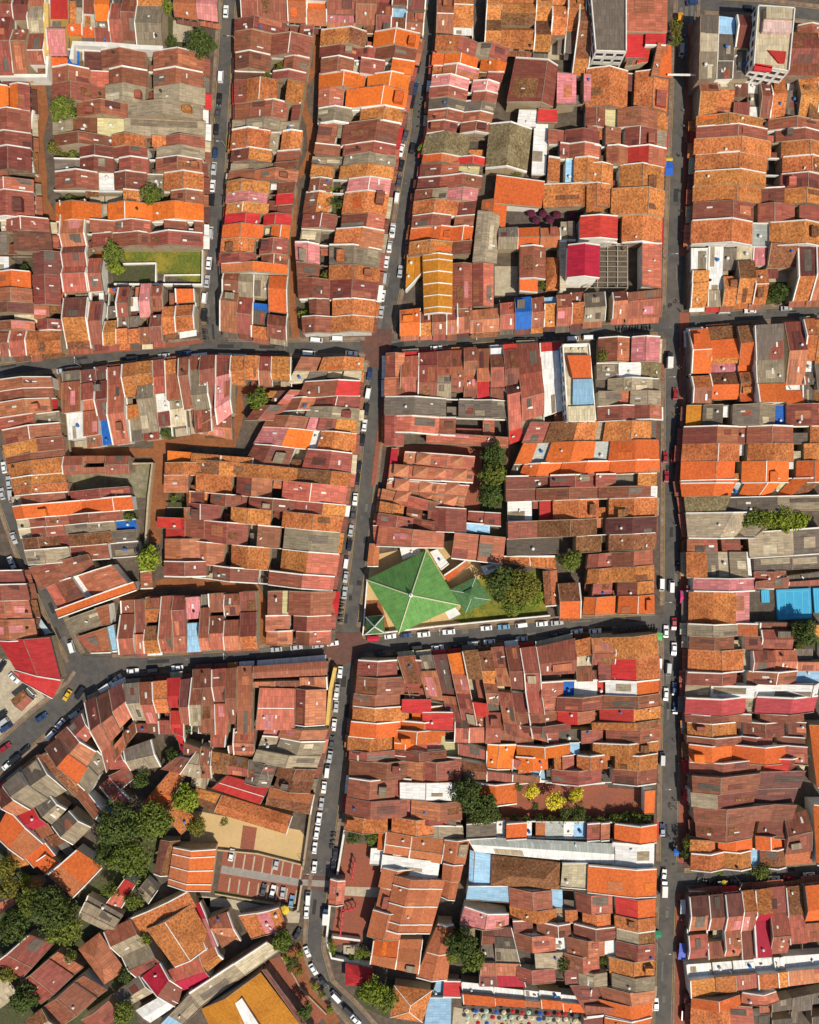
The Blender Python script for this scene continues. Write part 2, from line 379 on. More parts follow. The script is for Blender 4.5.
        if clutter and cols in 'msdpkg' and wid > 3.2:
            for (d0, d1, z0, z1, c) in grp:
                if (d1 - d0) * dep > 3.5 and rnd.random() < 0.3:
                    fr = rnd.uniform(0.35, 0.65); tt = rnd.uniform(0.25, 0.75)
                    v = pt(tt, d0 + (d1 - d0) * fr, z0 + (z1 - z0) * fr + 0.08)
                    du = pt(0.5, d1) - pt(0.5, d0)
                    o = inst('skylight', shared('sky', m_sky), ro, v, math.atan2(du.y, du.x) - math.pi / 2 + (math.pi / 2 if rnd.random() < 0.3 else 0))
                    pz = math.atan2(z1 - z0, (d1 - d0) * dep)
                    if abs(o.rotation_euler.z - (math.atan2(du.y, du.x) - math.pi / 2)) < 0.1: o.rotation_euler.x = pz
                    else: o.rotation_euler.y = -pz
                    o.rotation_mode = 'XYZ'; o.scale = (rnd.uniform(.7, 1.5), rnd.uniform(.5, 1.5), 1)
        if clutter and jit and wid > 4 and len(grp) == 2 and rnd.random() < .22 and (grp[1][1] - grp[0][0]) * dep > 6:
            (d0, d1, z0, z1, c) = grp[rnd.randrange(2)]; L = (d1 - d0) * dep
            ta = rnd.uniform(.03, .5); tb = min(.97, ta + rnd.uniform(.35, .6)); da = d0 + (d1 - d0) * rnd.uniform(.1, .4); db = min(d1, da + rnd.uniform(2, 3.6) / dep); zt = max(z0, z1)
            zb = min(z0, z1); h0 = zt + rnd.uniform(-.1, .4); h1 = h0 + rnd.uniform(-.4, .4)
            jb_ = MB(); t_ = [pt(ta, da, h0), pt(tb, da, h0), pt(tb, db, h1), pt(ta, db, h1)]; wj = (tb - ta) * wid; lj = (db - da) * dep
            jb_.hexa([Vector((v.x, v.y, zb - .05)) for v in t_], t_, 0, [(uo + 3, 0), (uo + 3 + wj, 0), (uo + 3 + wj, lj), (uo + 3, lj)])
            jb_.build('jack_roof', rm(rnd.choice({'m': 'msdkg', 's': 'msg', 'd': 'mdk', 't': 'tnm', 'o': 'oq', 'q': 'qo'}.get(c, 'mgkt'))), root)
        if clutter and wid > 3:
            for (d0, d1, z0, z1, c) in grp:
                if rnd.random() < .2 and (d1 - d0) * dep > 2.5:
                    fr = rnd.uniform(.15, .85); v = pt(rnd.uniform(.12, .88), d0 + (d1 - d0) * fr, z0 + (z1 - z0) * fr - .12); w = rnd.random()
                    if w < .3: inst('water_tank', shared('tank1', lambda: m_tank(plain('offwhite_enamel', (0.62, 0.62, 0.58), 0.5, 0.1))), root, v, 0, (.8, .8, .8))
                    elif w < .38: inst('water_tank', shared('tank2', lambda: m_tank(plain('blue_plastic', (0.03, 0.13, 0.4), 0.5, 0.1))), root, v, 0, (.8, .8, .8))
                    elif w < .48: inst('water_tank', shared('tank3', lambda: m_tank(DARK())), root, v, 0, (.8, .8, .8))
                    elif w < .7: inst('roof_vent', shared('vent', m_vent), root, v)
                    elif w < .85: inst('air_conditioner', shared('ac', m_ac), root, v, rnd.random() * 6)
                    else: inst('aerial', shared('aerial', m_aerial), root, v, rnd.random() * 6)
        if clutter and len(grp) == 1 and rnd.random() < 0.5 and wid > 3 and grp[0][0] > 0.05:
            (d0, d1, z0, z1, c) = grp[0]
            if abs(z1 - z0) < 0.6:
                v = pt(rnd.uniform(0.25, 0.75), (d0 + d1) / 2, (z0 + z1) / 2 - 0.02)
                w = rnd.random()
                if w < 0.4: inst('water_tank', shared('tank1', lambda: m_tank(plain('offwhite_enamel', (0.62, 0.62, 0.58), 0.5, 0.1))), root, v)
                elif w < 0.55: inst('water_tank', shared('tank2', lambda: m_tank(plain('blue_plastic', (0.03, 0.13, 0.4), 0.5, 0.1))), root, v)
                else: inst('air_conditioner', shared('ac', m_ac), root, v, rnd.random() * 6)
    # parapet along the t=0 side (and the other one for the last house of a row)
    wp = (0.40 if par is None else par) * (.95 if (par or 0) < .9 else 1)
    for side in ([0] if not parend else [0, 1]):
        if flip: side_t = 1 - side
        else: side_t = side
        rr = rnd.random()
        pm = WHITE() if rr < wp else (CREAM() if rr < wp + (1 - wp) * 0.3 else RUSTP())
        up = 0.34 if rr < wp else 0.16; th = (rnd.uniform(.13, .23) if rr < wp else 0.09) / max(wid, 1)
        pb = MB(); lastz = None
        pts = []
        for (d0, d1, z0, z1, c) in SG:
            if z0 == 0 and z1 == 0: z0 = z1 = min(4.6, e - 1.6)
            pts.append((d0, z0)); pts.append((d1, z1))
        for j in range(0, len(pts), 2):
            (d0, z0), (d1, z1) = pts[j], pts[j + 1]
            ta, tb = (side_t - th, side_t + th)
            lo0, lo1 = (z0 - 0.9, z1 - 0.9)
            a = d0 + 0.001; bb = d1 - 0.001; up_ = up; up = up_ + rnd.uniform(-.08, .12)
            ta += rnd.uniform(-.3, .3) * th; tb += rnd.uniform(-.3, .3) * th
            b = [pt(ta, a, lo0), pt(tb, a, lo0), pt(tb, bb, lo1), pt(ta, bb, lo1)]
            t = [pt(ta, a, z0 + up), pt(tb, a, z0 + up), pt(tb, bb, z1 + up), pt(ta, bb, z1 + up)]
            pb.hexa(b, t)
        pb.build('parapet', pm, root)
    for k in range(fins):
        ft = (k + .5) / fins; fb_ = MB(); th = .16 / wid
        for (d0, d1, z0, z1, c) in SG:
            if z0 > 0:
                a, bb = d0 + .001, d1 - .001
                fb_.hexa([pt(ft - th, a, z0 - .1), pt(ft + th, a, z0 - .1), pt(ft + th, bb, z1 - .1), pt(ft - th, bb, z1 - .1)], [pt(ft - th, a, z0 + .32), pt(ft + th, a, z0 + .32), pt(ft + th, bb, z1 + .32), pt(ft - th, bb, z1 + .32)])
        fb_.build('fin_wall', WHITE(), root)
    # street front: windows, door, canopy
    if front and SG[0][2] > 3.5 and wid > 3:
        dv = pt(0.5, 0.2) - pt(0.5, 0); rz = math.atan2(dv.y, dv.x) - math.pi / 2
        fd = 0.6 / dep; n = 3 if wid > 5.2 else 2
        for j in range(n):
            v = pt((j + 0.5) / n, fd, SG[0][2] - 1.5) - dv.normalized() * 0.06
            inst('window', shared('win', m_window), root, v, rz)
        v = pt(0.5, fd, 0.02) - dv.normalized() * 0.06
        inst('door', shared('door', m_door), root, v, rz)
        if e < 7.5:
            ab = MB(); ov = (1.0 + 0.7 * rnd.random()) / dep
            t = [pt(0.03, -ov, 2.75), pt(0.97, -ov, 2.75), pt(0.97, fd, 3.2), pt(0.03, fd, 3.2)]
            ab.hexa([v - Vector((0, 0, 0.08)) for v in t], t, 0, [(uo, 0), (uo + wid, 0), (uo + wid, 2), (uo, 2)])
            ab.build('canopy', rm(rnd.choice(AWN)), root)
    return root
WORDS = lambda c: ROOF[c][4]
def describe(code):
    cs = []
    for k, c, L in parse(code):
        if k in 'udf' and c not in cs: cs.append(c)
    if not cs: return 'open court', None
    return WORDS(cs[0]), (WORDS(cs[1]) if len(cs) > 1 else None)
def fit(variants):
    for v in variants:
        if len(v.replace('-', ' ').split()) <= 16: return v
    v = ' '.join(w for w in variants[-1].split() if w not in ('the', 'a', 'of'))
    if len(v.split()) > 16: print('LONG LABEL', v)
    return v
def row(desc, order, t, A, B, Cc, D, lots, e=6.0, par=None, wall=None, group=None, name='shophouse', cat='shophouse', front=True, pitch=0.36, fins=0):
    """A row of houses: front line A->B, back line Cc (behind A) -> D (behind B)."""
    ax = 0 if abs(B[0] - A[0]) > abs(B[1] - A[1]) else 1
    t0 = 0.0; rr = []
    for i, lt in enumerate(lots):
        end, code = lt[0], lt[1]
        t1 = (end - A[ax]) / (B[ax] - A[ax])
        lerp = lambda a, b, u: (a[0] + (b[0] - a[0]) * u, a[1] + (b[1] - a[1]) * u)
        q = [P(t, lerp(A, B, t0)), P(t, lerp(A, B, t1)), P(t, lerp(Cc, D, t1)), P(t, lerp(Cc, D, t0))]
        c1, c2 = describe(code)
        nm, ct = (name, cat) if name != 'shophouse' else (('rear_house', 'rear house') if not front else ('west_shophouse', 'terrace house') if t[0] in 'AB' else ('shophouse', 'shophouse'))  # houses on the western sheets are shophouses too, named apart by sheet
        od = f'{ORD[i + 1]} {order}' if len(lots) > 1 else 'standing'
        if len(lots) == 1: od = 'part of the'
        o2 = od.replace(' the ', ' ')
        sep = ', ' if len(lots) > 1 else ' '
        lab = fit(([f'{c1} roofed {ct} with {c2} rear roof, {od}{sep}{desc}', f'{c1} roofed {ct} with {c2} rear, {o2}{sep}{desc}'] if c2 else []) + [f'{c1} roofed {ct}, {od}{sep}{desc}', f'{c1} roofed {ct}, {o2}{sep}{desc}'])
        h = house(lab, q, code, e=lt[2] if len(lt) > 2 else e + random.uniform(-0.55, 0.55), par=par, wall=wall, parend=(i == len(lots) - 1),
                  group=group or 'houses of the ' + desc.split(',')[0], name=nm, cat=ct, front=front, pitch=pitch, jit=True, fins=fins)
        rr.append(h); t0 = t1
    return rr
def one(label, t, pts, code, **kw):     # a single building: front start, front end, back end, back start
    kw.setdefault('parend', True); kw.setdefault('front', False)
    if t == 'A5':
        cx, cy = sum(p[0] for p in pts) / 4, sum(p[1] for p in pts) / 4; pts = [(cx + (p[0] - cx) * 1.12, cy + (p[1] - cy) * 1.12) for p in pts]
    return house(label, [P(t, p) for p in pts], code, **kw)
def hip(label, t, pts, c, e=5.0, rise=3.0, inset=0.5, name='hall', cat='hall', lines=None, wall=None, over=0.7, group=None):
    """Hipped roof over a quad; the ridge runs between the middles of side 0-1 and side 2-3, pulled in by inset (0.5 = pyramid)."""
    zr = e + 0.4
    q = [W(*P(t, p), zr) for p in pts]
    for v in q: v.z = 0
    if ((q[1] - q[0]).cross(q[2] - q[1])).z < 0: q = [q[1], q[0], q[3], q[2]]
    cen = sum(q, Vector()) / 4
    root = empty(name, (cen.x, cen.y, 0)); tag(root, label, cat, group)
    q = [v - cen for v in q]
    m0 = (q[0] + q[1]) / 2; m1 = (q[2] + q[3]) / 2
    r0 = m0.lerp(m1, inset); r1 = m0.lerp(m1, 1 - inset)
    up = lambda v, z: Vector((v.x, v.y, z))
    E = [up(v, e) for v in q]; r0 = up(r0, e + rise); r1 = up(r1, e + rise)
    wb = MB(); iq = [v * (1 - over / max(2, v.length)) for v in q]
    wb.hexa([up(v, 0) for v in iq], [up(v, e - 0.1) for v in iq]); wb.build('wall', wall or CREAM(), root)
    rb = MB()
    def uvs(pts):
        a = (pts[1] - pts[0]).normalized(); return [((p - pts[0]).dot(a) + 9, ((p - pts[0]) - a * (p - pts[0]).dot(a)).length + 4) for p in pts]
    fs = [[E[0], E[1], r0], [E[2], E[3], r1]]
    if inset >= 0.499: fs += [[E[1], E[2], r0], [E[3], E[0], r0]]
    else: fs += [[E[1], E[2], r1, r0], [E[3], E[0], r0, r1]]
    for f in fs: rb.face(f, uvs(f))
    for f in fs:                              # eave thickness
        a, b = f[0], f[1]; rb.face([a, a - Vector((0, 0, .2)), b - Vector((0, 0, .2)), b])
    rb.face([up(v, e - 0.2) for v in q[::-1]])
    mats = [rm(c)]
    rb.build('roof', mats, root)
    if lines:
        lb = MB(); w = lines
        for a, b in ((E[0], r0), (E[1], r0), (E[2], r1), (E[3], r1)) + (((r0, r1),) if inset < 0.499 else ()):
            lb.tube(a + Vector((0, 0, 0.02)), b + Vector((0, 0, 0.02)), w, w, 5)
        lb.build('ridge_cap', WHITE(), root)
    return root
# ------------------------------------------------------------------ rows of houses, block by block
# top left block
row('row facing the top left street', 'from the top', 'A1', (815,212), (810,985), (196,185), (215,985), [
 (285,'um85 dm95 w30 um85 dm75 fd65 w20 fb40 fq60'), (350,'um100 dm100 um95 dm60 fs80 us75 ds75'),
 (418,'ug90 dg110 w35 ug80 dg75 fm35 um90 dm85'), (475,'ug150 dg150 um100 dm110 y100'), (545,'fg330 fy115 fm100 fg85'),
 (590,'um90 dm60 ut55 w30 ut70 dt60 fm20 um100 dm110'), (635,'ug85 dg110 w40 um65 dm60 um80 dm70 y110'),
 (690,'um100 dm105 w35 um70 dm60 um80 dm70 fk120'), (760,'ut80 dt85 fg75 um80 dm55 fw70 um80 dm100'),
 (812,'um60 dm65 y120 ut60 c100 c60 y120'), (882,'uo110 do100 uo110 do80 c30 uo110 do80'),
 (930,'um35 w30 um80 w55 um65 dm70 um90 c140'), (985,'um125 dm75 um45 dm105 dm80 c140')], par=.5)
row('row by the white wall, top left corner', 'from the left', 'A1', (-15,295), (180,295), (-15,-20), (180,-20), [
 (50,'um110 dm110 um40 dn40'), (112,'um110 dm60 w40 um50 dm40'), (180,'w40 um40 dm70 ug50 dg50 um40')])
row('cluster with yellow parapets, top left', 'from the left', 'A1', (190,222), (322,222), (190,-20), (322,-20), [
 (262,'up90 dp20 c40 fr80'), (322,'c80 fq40 c90')], wall=YELP())
row('group behind the long white wall, top left', 'from the left', 'A1', (322,172), (650,190), (322,-20), (650,-20), [
 (380,'fk30 fq40 c60 fm60'), (440,'um50 fk30 uo45 do40'), (490,'um75 dm75 w20'), (547,'w20 um80 dm70'), (650,'ug80 dg80 ut40')])
row('pair beside the garden trees, top left street', 'from the left', 'A1', (695,55), (870,85), (695,-30), (870,-30), [(785,'uj50 dj50'), (870,'up60 dp60')])
row('row west of the brown alley, upper left', 'from the top', 'A1', (112,335), (132,872), (-60,335), (-60,872), [
 (440,'um48 do45 uo45 do50'), (530,'um70 dm90'), (590,'um90 dm85'), (682,'um70 dm90'), (716,'w80 um70'), (766,'us80 ds70'), (872,'um90 dm90')], par=.6)
row('pair at the alley bend, upper left', 'from the top', 'A1', (196,872), (210,1005), (-60,872), (-60,1010), [(922,'um100 dm70 fc30 w50'), (1005,'ud105 w30 fk60')], par=.6)
row('yard row, left edge above the main lane', 'from the top', 'A2', (118,100), (138,402), (-40,100), (-40,402), [
 (165,'y60 w30 fw60'), (235,'uq60 dq60 fw25'), (290,'um60 dm80'), (332,'ud60 dd50'), (366,'fc60 w60'), (402,'us70 dm80')], par=.55)
row('stepped row beside the long house, left', 'from the top', 'A2', (238,85), (248,400), (132,85), (142,400), [(180,'ud60 dd50'), (298,'um50 dm50'), (356,'w50 us50'), (400,'um55 dm50')])
row('row on the left lane, north side', 'from the left', 'A2', (-20,508), (245,488), (-20,405), (248,400), [(40,'um50 dm45'), (105,'us50 ds40'), (150,'ut50 dt35'), (245,'ut45 dt40')], par=.5)
one('very long narrow maroon roofed shophouse with white walls reaching from the lane to the alley', 'A2', [(262,472),(358,470),(332,-130),(232,-125)], 'un30 ut95 dd90 w25 us75 ds30 um60 dd30 us50 ds90 um60', par=.95, front=True, e=6.4, cat='shophouse')
one('narrow dark maroon roofed shophouse right of the very long one on the left lane', 'A2', [(360,456),(412,452),(404,110),(350,112)], 'um80 dm80 w40 us60 ds60', par=.8, front=True)
row('short row south of the lawn garden', 'from the left', 'A2', (412,458), (648,445), (428,232), (648,214), [
 (460,'ut55 dt50 w20 fk50 w60 fq20'), (507,'ut60 fk50 um50 dm70'), (555,'ut50 fk50 w20 fw50 w40'), (600,'um60 w40 up50 dp70'), (648,'um60 dm60 um60 dm50')])
row('corner house pair south of the lawn garden', 'from the left', 'A2', (648,415), (775,395), (648,240), (775,240), [(702,'ut60 dt45 w60'), (775,'ut55 dt45 uq50')], par=.8)

# block between the first two long streets
row('row on the second block, top', 'from the left', 'B1', (165,72), (505,95), (165,-60), (505,-60), [(232,'um70 dm60'), (352,'um70 dm60'), (425,'uj50 dq60'), (505,'uj50 fq30 dj50')], par=.8, wall=WHITE())
row('row beside the second street, top', 'from the left', 'B1', (508,128), (890,140), (508,-50), (905,-40), [(622,'us40 fp40 um50 dm50'), (702,'w40 um60 dm70'), (762,'um60 dm60 um40'), (820,'um60 fl45 dm60'), (890,'us60 ds70 um60 dm50')])
row('upper row on the first street, east side', 'from the top', 'B1', (138,72), (130,515), (458,98), (388,520), [
 (122,'um85 dm120 w60 um55'), (208,'um75 dm80 um85 dm90'), (275,'um60 dm80 w30 y25 um40 dm60'), (308,'fd110 y30 um60 dm60'),
 (400,'um50 ut50 dt60 w35 dt60'), (470,'um60 um90 dm50 w20 um30'), (515,'fg60 ug80 dg60 fg80')])
row('lower row on the first street, east side', 'from the top', 'B1', (130,515), (78,1015), (408,520), (346,1015), [
 (597,'ut75 dt90 fg35 w15 ut40 dt45'), (645,'um80 dt90 w20 um100'), (676,'fg60 fg90 um80'), (722,'um100 us80 ds80'), (768,'ut55 dt90 w30 um60'),
 (812,'up80 dp60 w30 ur60'), (852,'ut60 dt80 w30 um50'), (897,'ur90 dr50 ur50 dr60'), (952,'uq80 dq85 w35 uq40 dq35'), (1015,'ut75 dt60 w25 um55 dm55')])
row('pair above the rounded corner block, first street', 'from the top', 'B2', (80,93), (82,170), (348,95), (342,176), [(132,'um80 dm60 w20 um50 dm50'), (170,'uj130 dq130')])
row('rounded corner block on the first street', 'from the left', 'B2', (78,402), (345,442), (92,165), (348,182), [
 (146,'us120 ds40 um50 dm30'), (204,'um80 dm80 ug60 dg40'), (270,'ut40 fk60 fb25 y20 fg80'), (345,'um55 dm45 uq90 dq60')], par=.7)
row('top row on the second street, west side', 'from the top', 'B1', (878,132), (805,490), (486,115), (464,490), [
 (192,'uo90 do80 w30 un60 dt110'), (242,'um80 dm70 um30 dm35 um70 dm80'), (300,'uo90 w30 um95 fc30 um60 dm70'),
 (358,'uo90 do110 uo100 do120'), (432,'uo110 do170 us60 ds50'), (490,'ut80 dt100 w40 ug70 dg70')], par=.7)
row('middle row on the second street, west side', 'from the top', 'B1', (802,490), (722,1000), (474,490), (390,985), [
 (578,'um90 dm140 w30 um75'), (622,'us90 dm120 um100'), (665,'ug90 dg85 fg60 fg50'), (716,'ut95 dt100 w25 ut80'), (772,'up100 dp105 c40 y40 um55 dm50'),
 (862,'ut95 dt105 y60 ut60 dm60'), (920,'us70 dm110 um60 dm80'), (1000,'us85 dt110 w60 fg80')], par=.5)
row('lower row on the second street, west side', 'from the top', 'B2', (728,78), (686,405), (382,45), (405,412), [
 (152,'ug105 dg100 w40 up45 dp50'), (207,'ut90 dt95 y40 um80'), (280,'um100 dm85 um70 dm60'), (345,'ut85 dt85 um50 dm30 y40'), (405,'ut80 dt80 um55 dm50')], par=.5)

# block between the second street and the long right street, top
row('top of the third block, second street', 'from the left', 'C1', (145,128), (345,135), (150,-40), (345,-40), [(213,'um60 dm100'), (292,'fw25 ut60 dt60'), (345,'w160')])
row('upper row on the second street, east side', 'from the top', 'C1', (140,135), (106,530), (440,190), (352,530), [
 (198,'ut65 dm50 ug40 dm50'), (250,'uq55 uo70 do75 uo70 do40'), (298,'ut45 us60 ds100 w40 um70'), (345,'up75 dp80 up60 dp50'),
 (387,'um75 dm80 um50 dm50'), (437,'uk80 dk80 uk70 dk60'), (482,'us70 ds60 um60 ds50'), (530,'um60 dm50 um55 dm55')], par=.7)
row('mossy roofed row on the second street', 'from the top', 'C1', (106,530), (82,648), (345,545), (340,660), [(615,'uh80 dh90 w60'), (648,'uq75 dj70 ur60 dr50')], par=.7)
row('lower row on the second street, east side', 'from the top', 'C1', (80,648), (35,1020), (332,650), (278,1015), [
 (702,'um70 us60 fy70 w10'), (752,'um70 us70 dm60'), (802,'um70 ug60 up60 dp60'), (860,'ut70 dt80 um60'), (905,'um80 dm80 um80'), (965,'uq80 uq45 dq45 uq50 dq40'), (1020,'ut75 dt80 um70')], par=.5)
row('terracotta roofed group, top centre', 'from the left', 'C1', (338,188), (730,205), (350,-40), (745,-40), [(400,'ut60 dn50 ut50 dt60'), (535,'ut90 dt20 un50 dt60 ut50'), (600,'ut50 dn60 ut50 dt60'), (660,'c70 ut70 dt60 ut50'), (730,'fk80 ut70 dt80')])
one('long narrow brown roofed shophouse beside the grey apartment block', 'C1', [(692,290),(752,292),(790,-20),(722,-20)], 'ut60 un130 dn120', par=.8, cat='shophouse')
one('big slanted maroon metal hall roof with white edge, top centre', 'C1', [(632,262),(612,425),(428,405),(462,228)], 'um45 dm120', pitch=.35, name='hall', cat='hall', e=7, par=.7, clutter=True)
one('pink roofed house with a dark courtyard slot, top centre', 'C1', [(765,292),(765,400),(625,418),(627,292)], 'up30 w30 up80', e=6.5, name='house', cat='house', par=.4)
one('large mossy grey gabled temple roof with white ridge', 'C1', [(528,512),(508,684),(342,668),(358,492)], 'uh88 dh80', e=6.5, pitch=.5, par=.95, name='temple_hall', cat='temple')
one('long white metal shed running beside the mossy temple roof', 'C1', [(594,478),(584,690),(528,688),(540,475)], 'fw60', e=5.5, name='shed', cat='shed')
one('white and pale blue flat roofed annex above the white shed', 'C1', [(555,430),(545,500),(468,505),(478,430)], 'fw70', e=6, name='annex', cat='annex')
one('bright red roofed lean-to at the head of the white shed', 'C1', [(628,428),(632,482),(550,480),(556,426)], 'fr80', e=7, name='lean_to', cat='lean-to')
row('jumbled back group right of the white shed', 'from the top', 'C1', (800,520), (800,730), (596,515), (585,722), [(575,'um60 dm60 um60'), (632,'us60 dm50 um40 w40'), (730,'ut60 dt60 fl40 w30 ut60')], front=False)
one('long orange tiled house behind the umbrella courtyard', 'C1', [(578,822),(578,728),(840,735),(840,825)], 'ut160 ut60 dt60', e=6, name='house', cat='house')
one('plain bright orange shed roof beside the umbrella courtyard', 'C1', [(580,722),(565,826),(372,818),(384,706)], 'uq190', e=5, name='house', cat='house')
one('small orange hipped house left of the umbrella courtyard', 'C1', [(428,800),(420,912),(322,870),(330,798)], 'uq60 dj50', e=5, name='house', cat='house')
one('long tan grey sheet roofed house behind the yellow temple', 'C2', [(385,132),(398,-60),(312,-80),(290,128)], 'ug50 dg50', e=6, name='house', cat='house')
row('small group by the red roofed white building', 'from the left', 'C1', (392,990), (640,985), (395,912), (640,905), [(470,'ug40 dk40'), (562,'uq40 dq40'), (640,'uj40 dj40')], front=False)
one('dark maroon gabled house with horizontal ridge in the third block', 'C2', [(582,65),(582,196),(480,192),(480,62)], 'um50 dm50', e=6, name='house', cat='house')
one('orange roofed annex below the maroon gabled house', 'C2', [(552,195),(550,248),(476,246),(476,195)], 'uq50', e=4.5, name='annex', cat='annex')
hip('small diamond hipped terracotta roof in the third block', 'C2', [(584,108),(645,108),(645,240),(584,240)], 't', e=5, rise=2.2, inset=.42, name='house', cat='house')
one('left one of two identical red gabled halls beside the yellow temple', 'C2', [(288,132),(288,315),(212,315),(212,132)], 'us36 dm40', e=5.5, name='hall', cat='hall', par=.1)
one('right one of two identical red gabled halls beside the yellow temple', 'C2', [(374,132),(374,305),(292,305),(292,132)], 'us42 dm40', e=5.5, name='hall', cat='hall', par=.1)
one('ochre tiled temple with white ridge bars and a walled forecourt', 'C2', [(210,97),(208,332),(96,335),(92,97)], 'ua56 da56', e=7, par=1, name='temple_hall', cat='temple', pitch=.42, fins=5)
one('low ochre tiled porch in front of the ochre temple', 'C2', [(96,97),(94,160),(22,240),(28,97)], 'fa30 fa30', e=5.5, par=1, name='porch', cat='porch')
one('crimson gabled white town house in the third block', 'C2', [(800,58),(798,190),(668,190),(672,58)], 'ux60 dx60', e=13, par=1, wall=WHITE(), name='town_house', cat='town house', pitch=.4)
one('white terrace wing left of the crimson gabled town house', 'C2', [(668,40),(666,235),(642,235),(642,40)], 'fc40', e=9, par=1, wall=WHITE(), name='annex', cat='annex')
one('bright red roofed white house above the crimson gabled one', 'C1', [(870,862),(870,955),(718,952),(722,862)], 'ur80 dr80', e=9, par=1, wall=WHITE(), name='town_house', cat='town house', pitch=.25)
row('row on the middle lane, north side', 'from the left', 'C2', (0,428), (819,365), (0,316), (819,240), [  # red south and maroon north slopes carry sun and shade in their colours
 (80,'uq50 dq60'), (130,'ut50 dm50 c20'), (186,'us45 dm50 c20'), (230,'us50 dm40 c20'), (280,'us40 dm40'), (400,'us45 ds40 c30'), (460,'us50 ds45 c15'),
 (526,'ub60 db60'), (577,'us55 dm60'), (626,'ut70 fl25'), (686,'us60 dm50'), (736,'ut70 fm40'), (819,'ug50 dk60')], par=.35)
row('pink maroon row end by the long right street', 'from the left', 'D2', (-5,352), (195,340), (-5,252), (195,232), [(52,'us50 dm30'), (195,'us60 um30')], par=.2)
row('top row on the long right street, west side', 'from the top', 'D1', (278,290), (246,975), (-50,272), (-60,962), [
 (442,'ut55 dt60 w25 ut70 dt75'), (516,'ut40 um75 dm90 fy50 um40 dm40'), (590,'ug40 um70 dm50 um60 w30 um40'), (665,'us75 dr75 us40 ds40 um60'),
 (762,'ut95 dt85 w30 ut50 dt60'), (866,'ut80 dt150 w30 ut80'), (975,'ut75 dt65 ur60 dr60')], par=.5)
one('pink maroon shed roof beside the open roof frame', 'D2', [(192,52),(190,232),(110,225),(110,55)], 'us80', e=6, name='house', cat='house')
one('orange roofed house against the long right street, top', 'D1', [(290,170),(290,300),(205,300),(232,170)], 'uq60 us40', e=8, par=.3, name='house', cat='house')
one('red flat roofed shop with pale edges near the top of the long right street', 'D1', [(270,105),(268,172),(185,172),(188,103)], 'fr60', e=8.5, par=1, name='shop', cat='shop')
one('red flat roofed shop left of the pale edged one', 'D1', [(186,125),(185,222),(106,222),(108,122)], 'fr60', e=7.5, name='shop', cat='shop')
one('largest red flat roofed shop at the top of the long right street', 'D1', [(275,-30),(272,120),(104,118),(108,-30)], 'fs60', e=9, name='shop', cat='shop')
one('red striped canopy house below the red flat roofs', 'D1', [(205,180),(195,240),(105,255),(130,190)], 'fr40 fs40', e=6, name='house', cat='house')

# block right of the long right street, top
row('top row on the long right street, east side', 'from the top', 'D1', (388,462), (368,975), (900,480), (905,985), [
 (505,'ut85 dt110 w20 um70 dm90'), (551,'um120 dm105 w30 um80 dm70'), (614,'ut140 dt105 w35 ut80 dt60'), (682,'ut140 dt110 w55 ut90 dt60'),
 (741,'ut140 dt100 w55 um80 dm70'), (806,'ut140 dt95 um75 ut70 dt80'), (880,'um120 dm80 um45 dm75 um80'), (975,'ut120 dt80 fv60 ut100 dt80')], par=.65)
row('row on the right lane, north side', 'from the left', 'D2', (315,302), (860,282), (315,65), (890,55), [
 (380,'ut90 ut45 fw90'), (437,'fg60 fw60 fw100'), (490,'ut60 dt50 w30 fk80'), (555,'ut90 dn75 fc60'), (607,'ut60 dt50 c20 fp60'), (716,'y100 c40 un90'), (785,'ut70 dd110'), (860,'us90 dm120')], par=.65)
row('crowded group below the white tower', 'from the left', 'D1', (395,462), (870,478), (395,312), (870,310), [
 (468,'ut90 dm70'), (535,'um40 ut60 dg50'), (598,'um50 w30 fd60'), (640,'fw40 fk40 fw40'), (682,'um70 dm80'), (740,'ut80 dt70'), (795,'fk40 fk60 w40'), (870,'ut60 dt60')], front=False)
row('tall group under the top road, right', 'from the left', 'D1', (408,45), (622,60), (400,312), (605,305), [(482,'fk60 fc60 fg90', 12.5), (550,'fl60 fk90 fk60', 11.5), (622,'um40 dm60 fk90', 11)], par=.5, front=False)
one('maroon gabled house right of the white tower', 'D1', [(775,120),(880,120),(880,300),(735,300)], 'un30 um60 dm60 um60', e=9, name='house', cat='house')

# left middle block
row('row by the left lane, west end, south side', 'from the top', 'A2', (-30,600), (8,858), (205,585), (245,822), [
 (645,'us130 dm100'), (690,'um130 dm100'), (750,'us130 ds90 fr20'), (800,'us130 fg80'), (858,'um120 dm110')], par=.7)
row('terracotta row on the far left street', 'from the top', 'A2', (10,860), (60,1062), (245,822), (272,1045), [
 (908,'ut150 dm90'), (936,'um110 dm120'), (992,'ut100 dt110'), (1028,'ut90 dt130'), (1062,'ut90 dt130')], par=.4)
row('jumbled maroon group beside the mossy court', 'from the left', 'A3', (250,58), (515,50), (252,-10), (515,-15), [(330,'um30 dm30'), (420,'um30 w20 dm30'), (515,'um30 dm30')], front=False)
row('lower row on the far left street', 'from the top', 'A3', (35,148), (105,420), (510,105), (552,385), [
 (186,'fc50 um100 dm100 um150 dm120'), (238,'uq60 dq240 uq150 dq70'), (276,'fc60 um80 dm80 um100 dm120 y50'), (315,'fc60 um80 dm70 ug120 dg110 fb90'), (362,'un70 dn70 fm40 un70 dn90 fk90'), (420,'ug70 dg70 fm50 um80 fk90')], par=.65)
one('large tilted dark maroon shed roof on the far left street', 'A3', [(112,430),(160,518),(378,428),(352,376)], 'um120 dm120', pitch=.12, e=6, front=True, cat='shophouse')
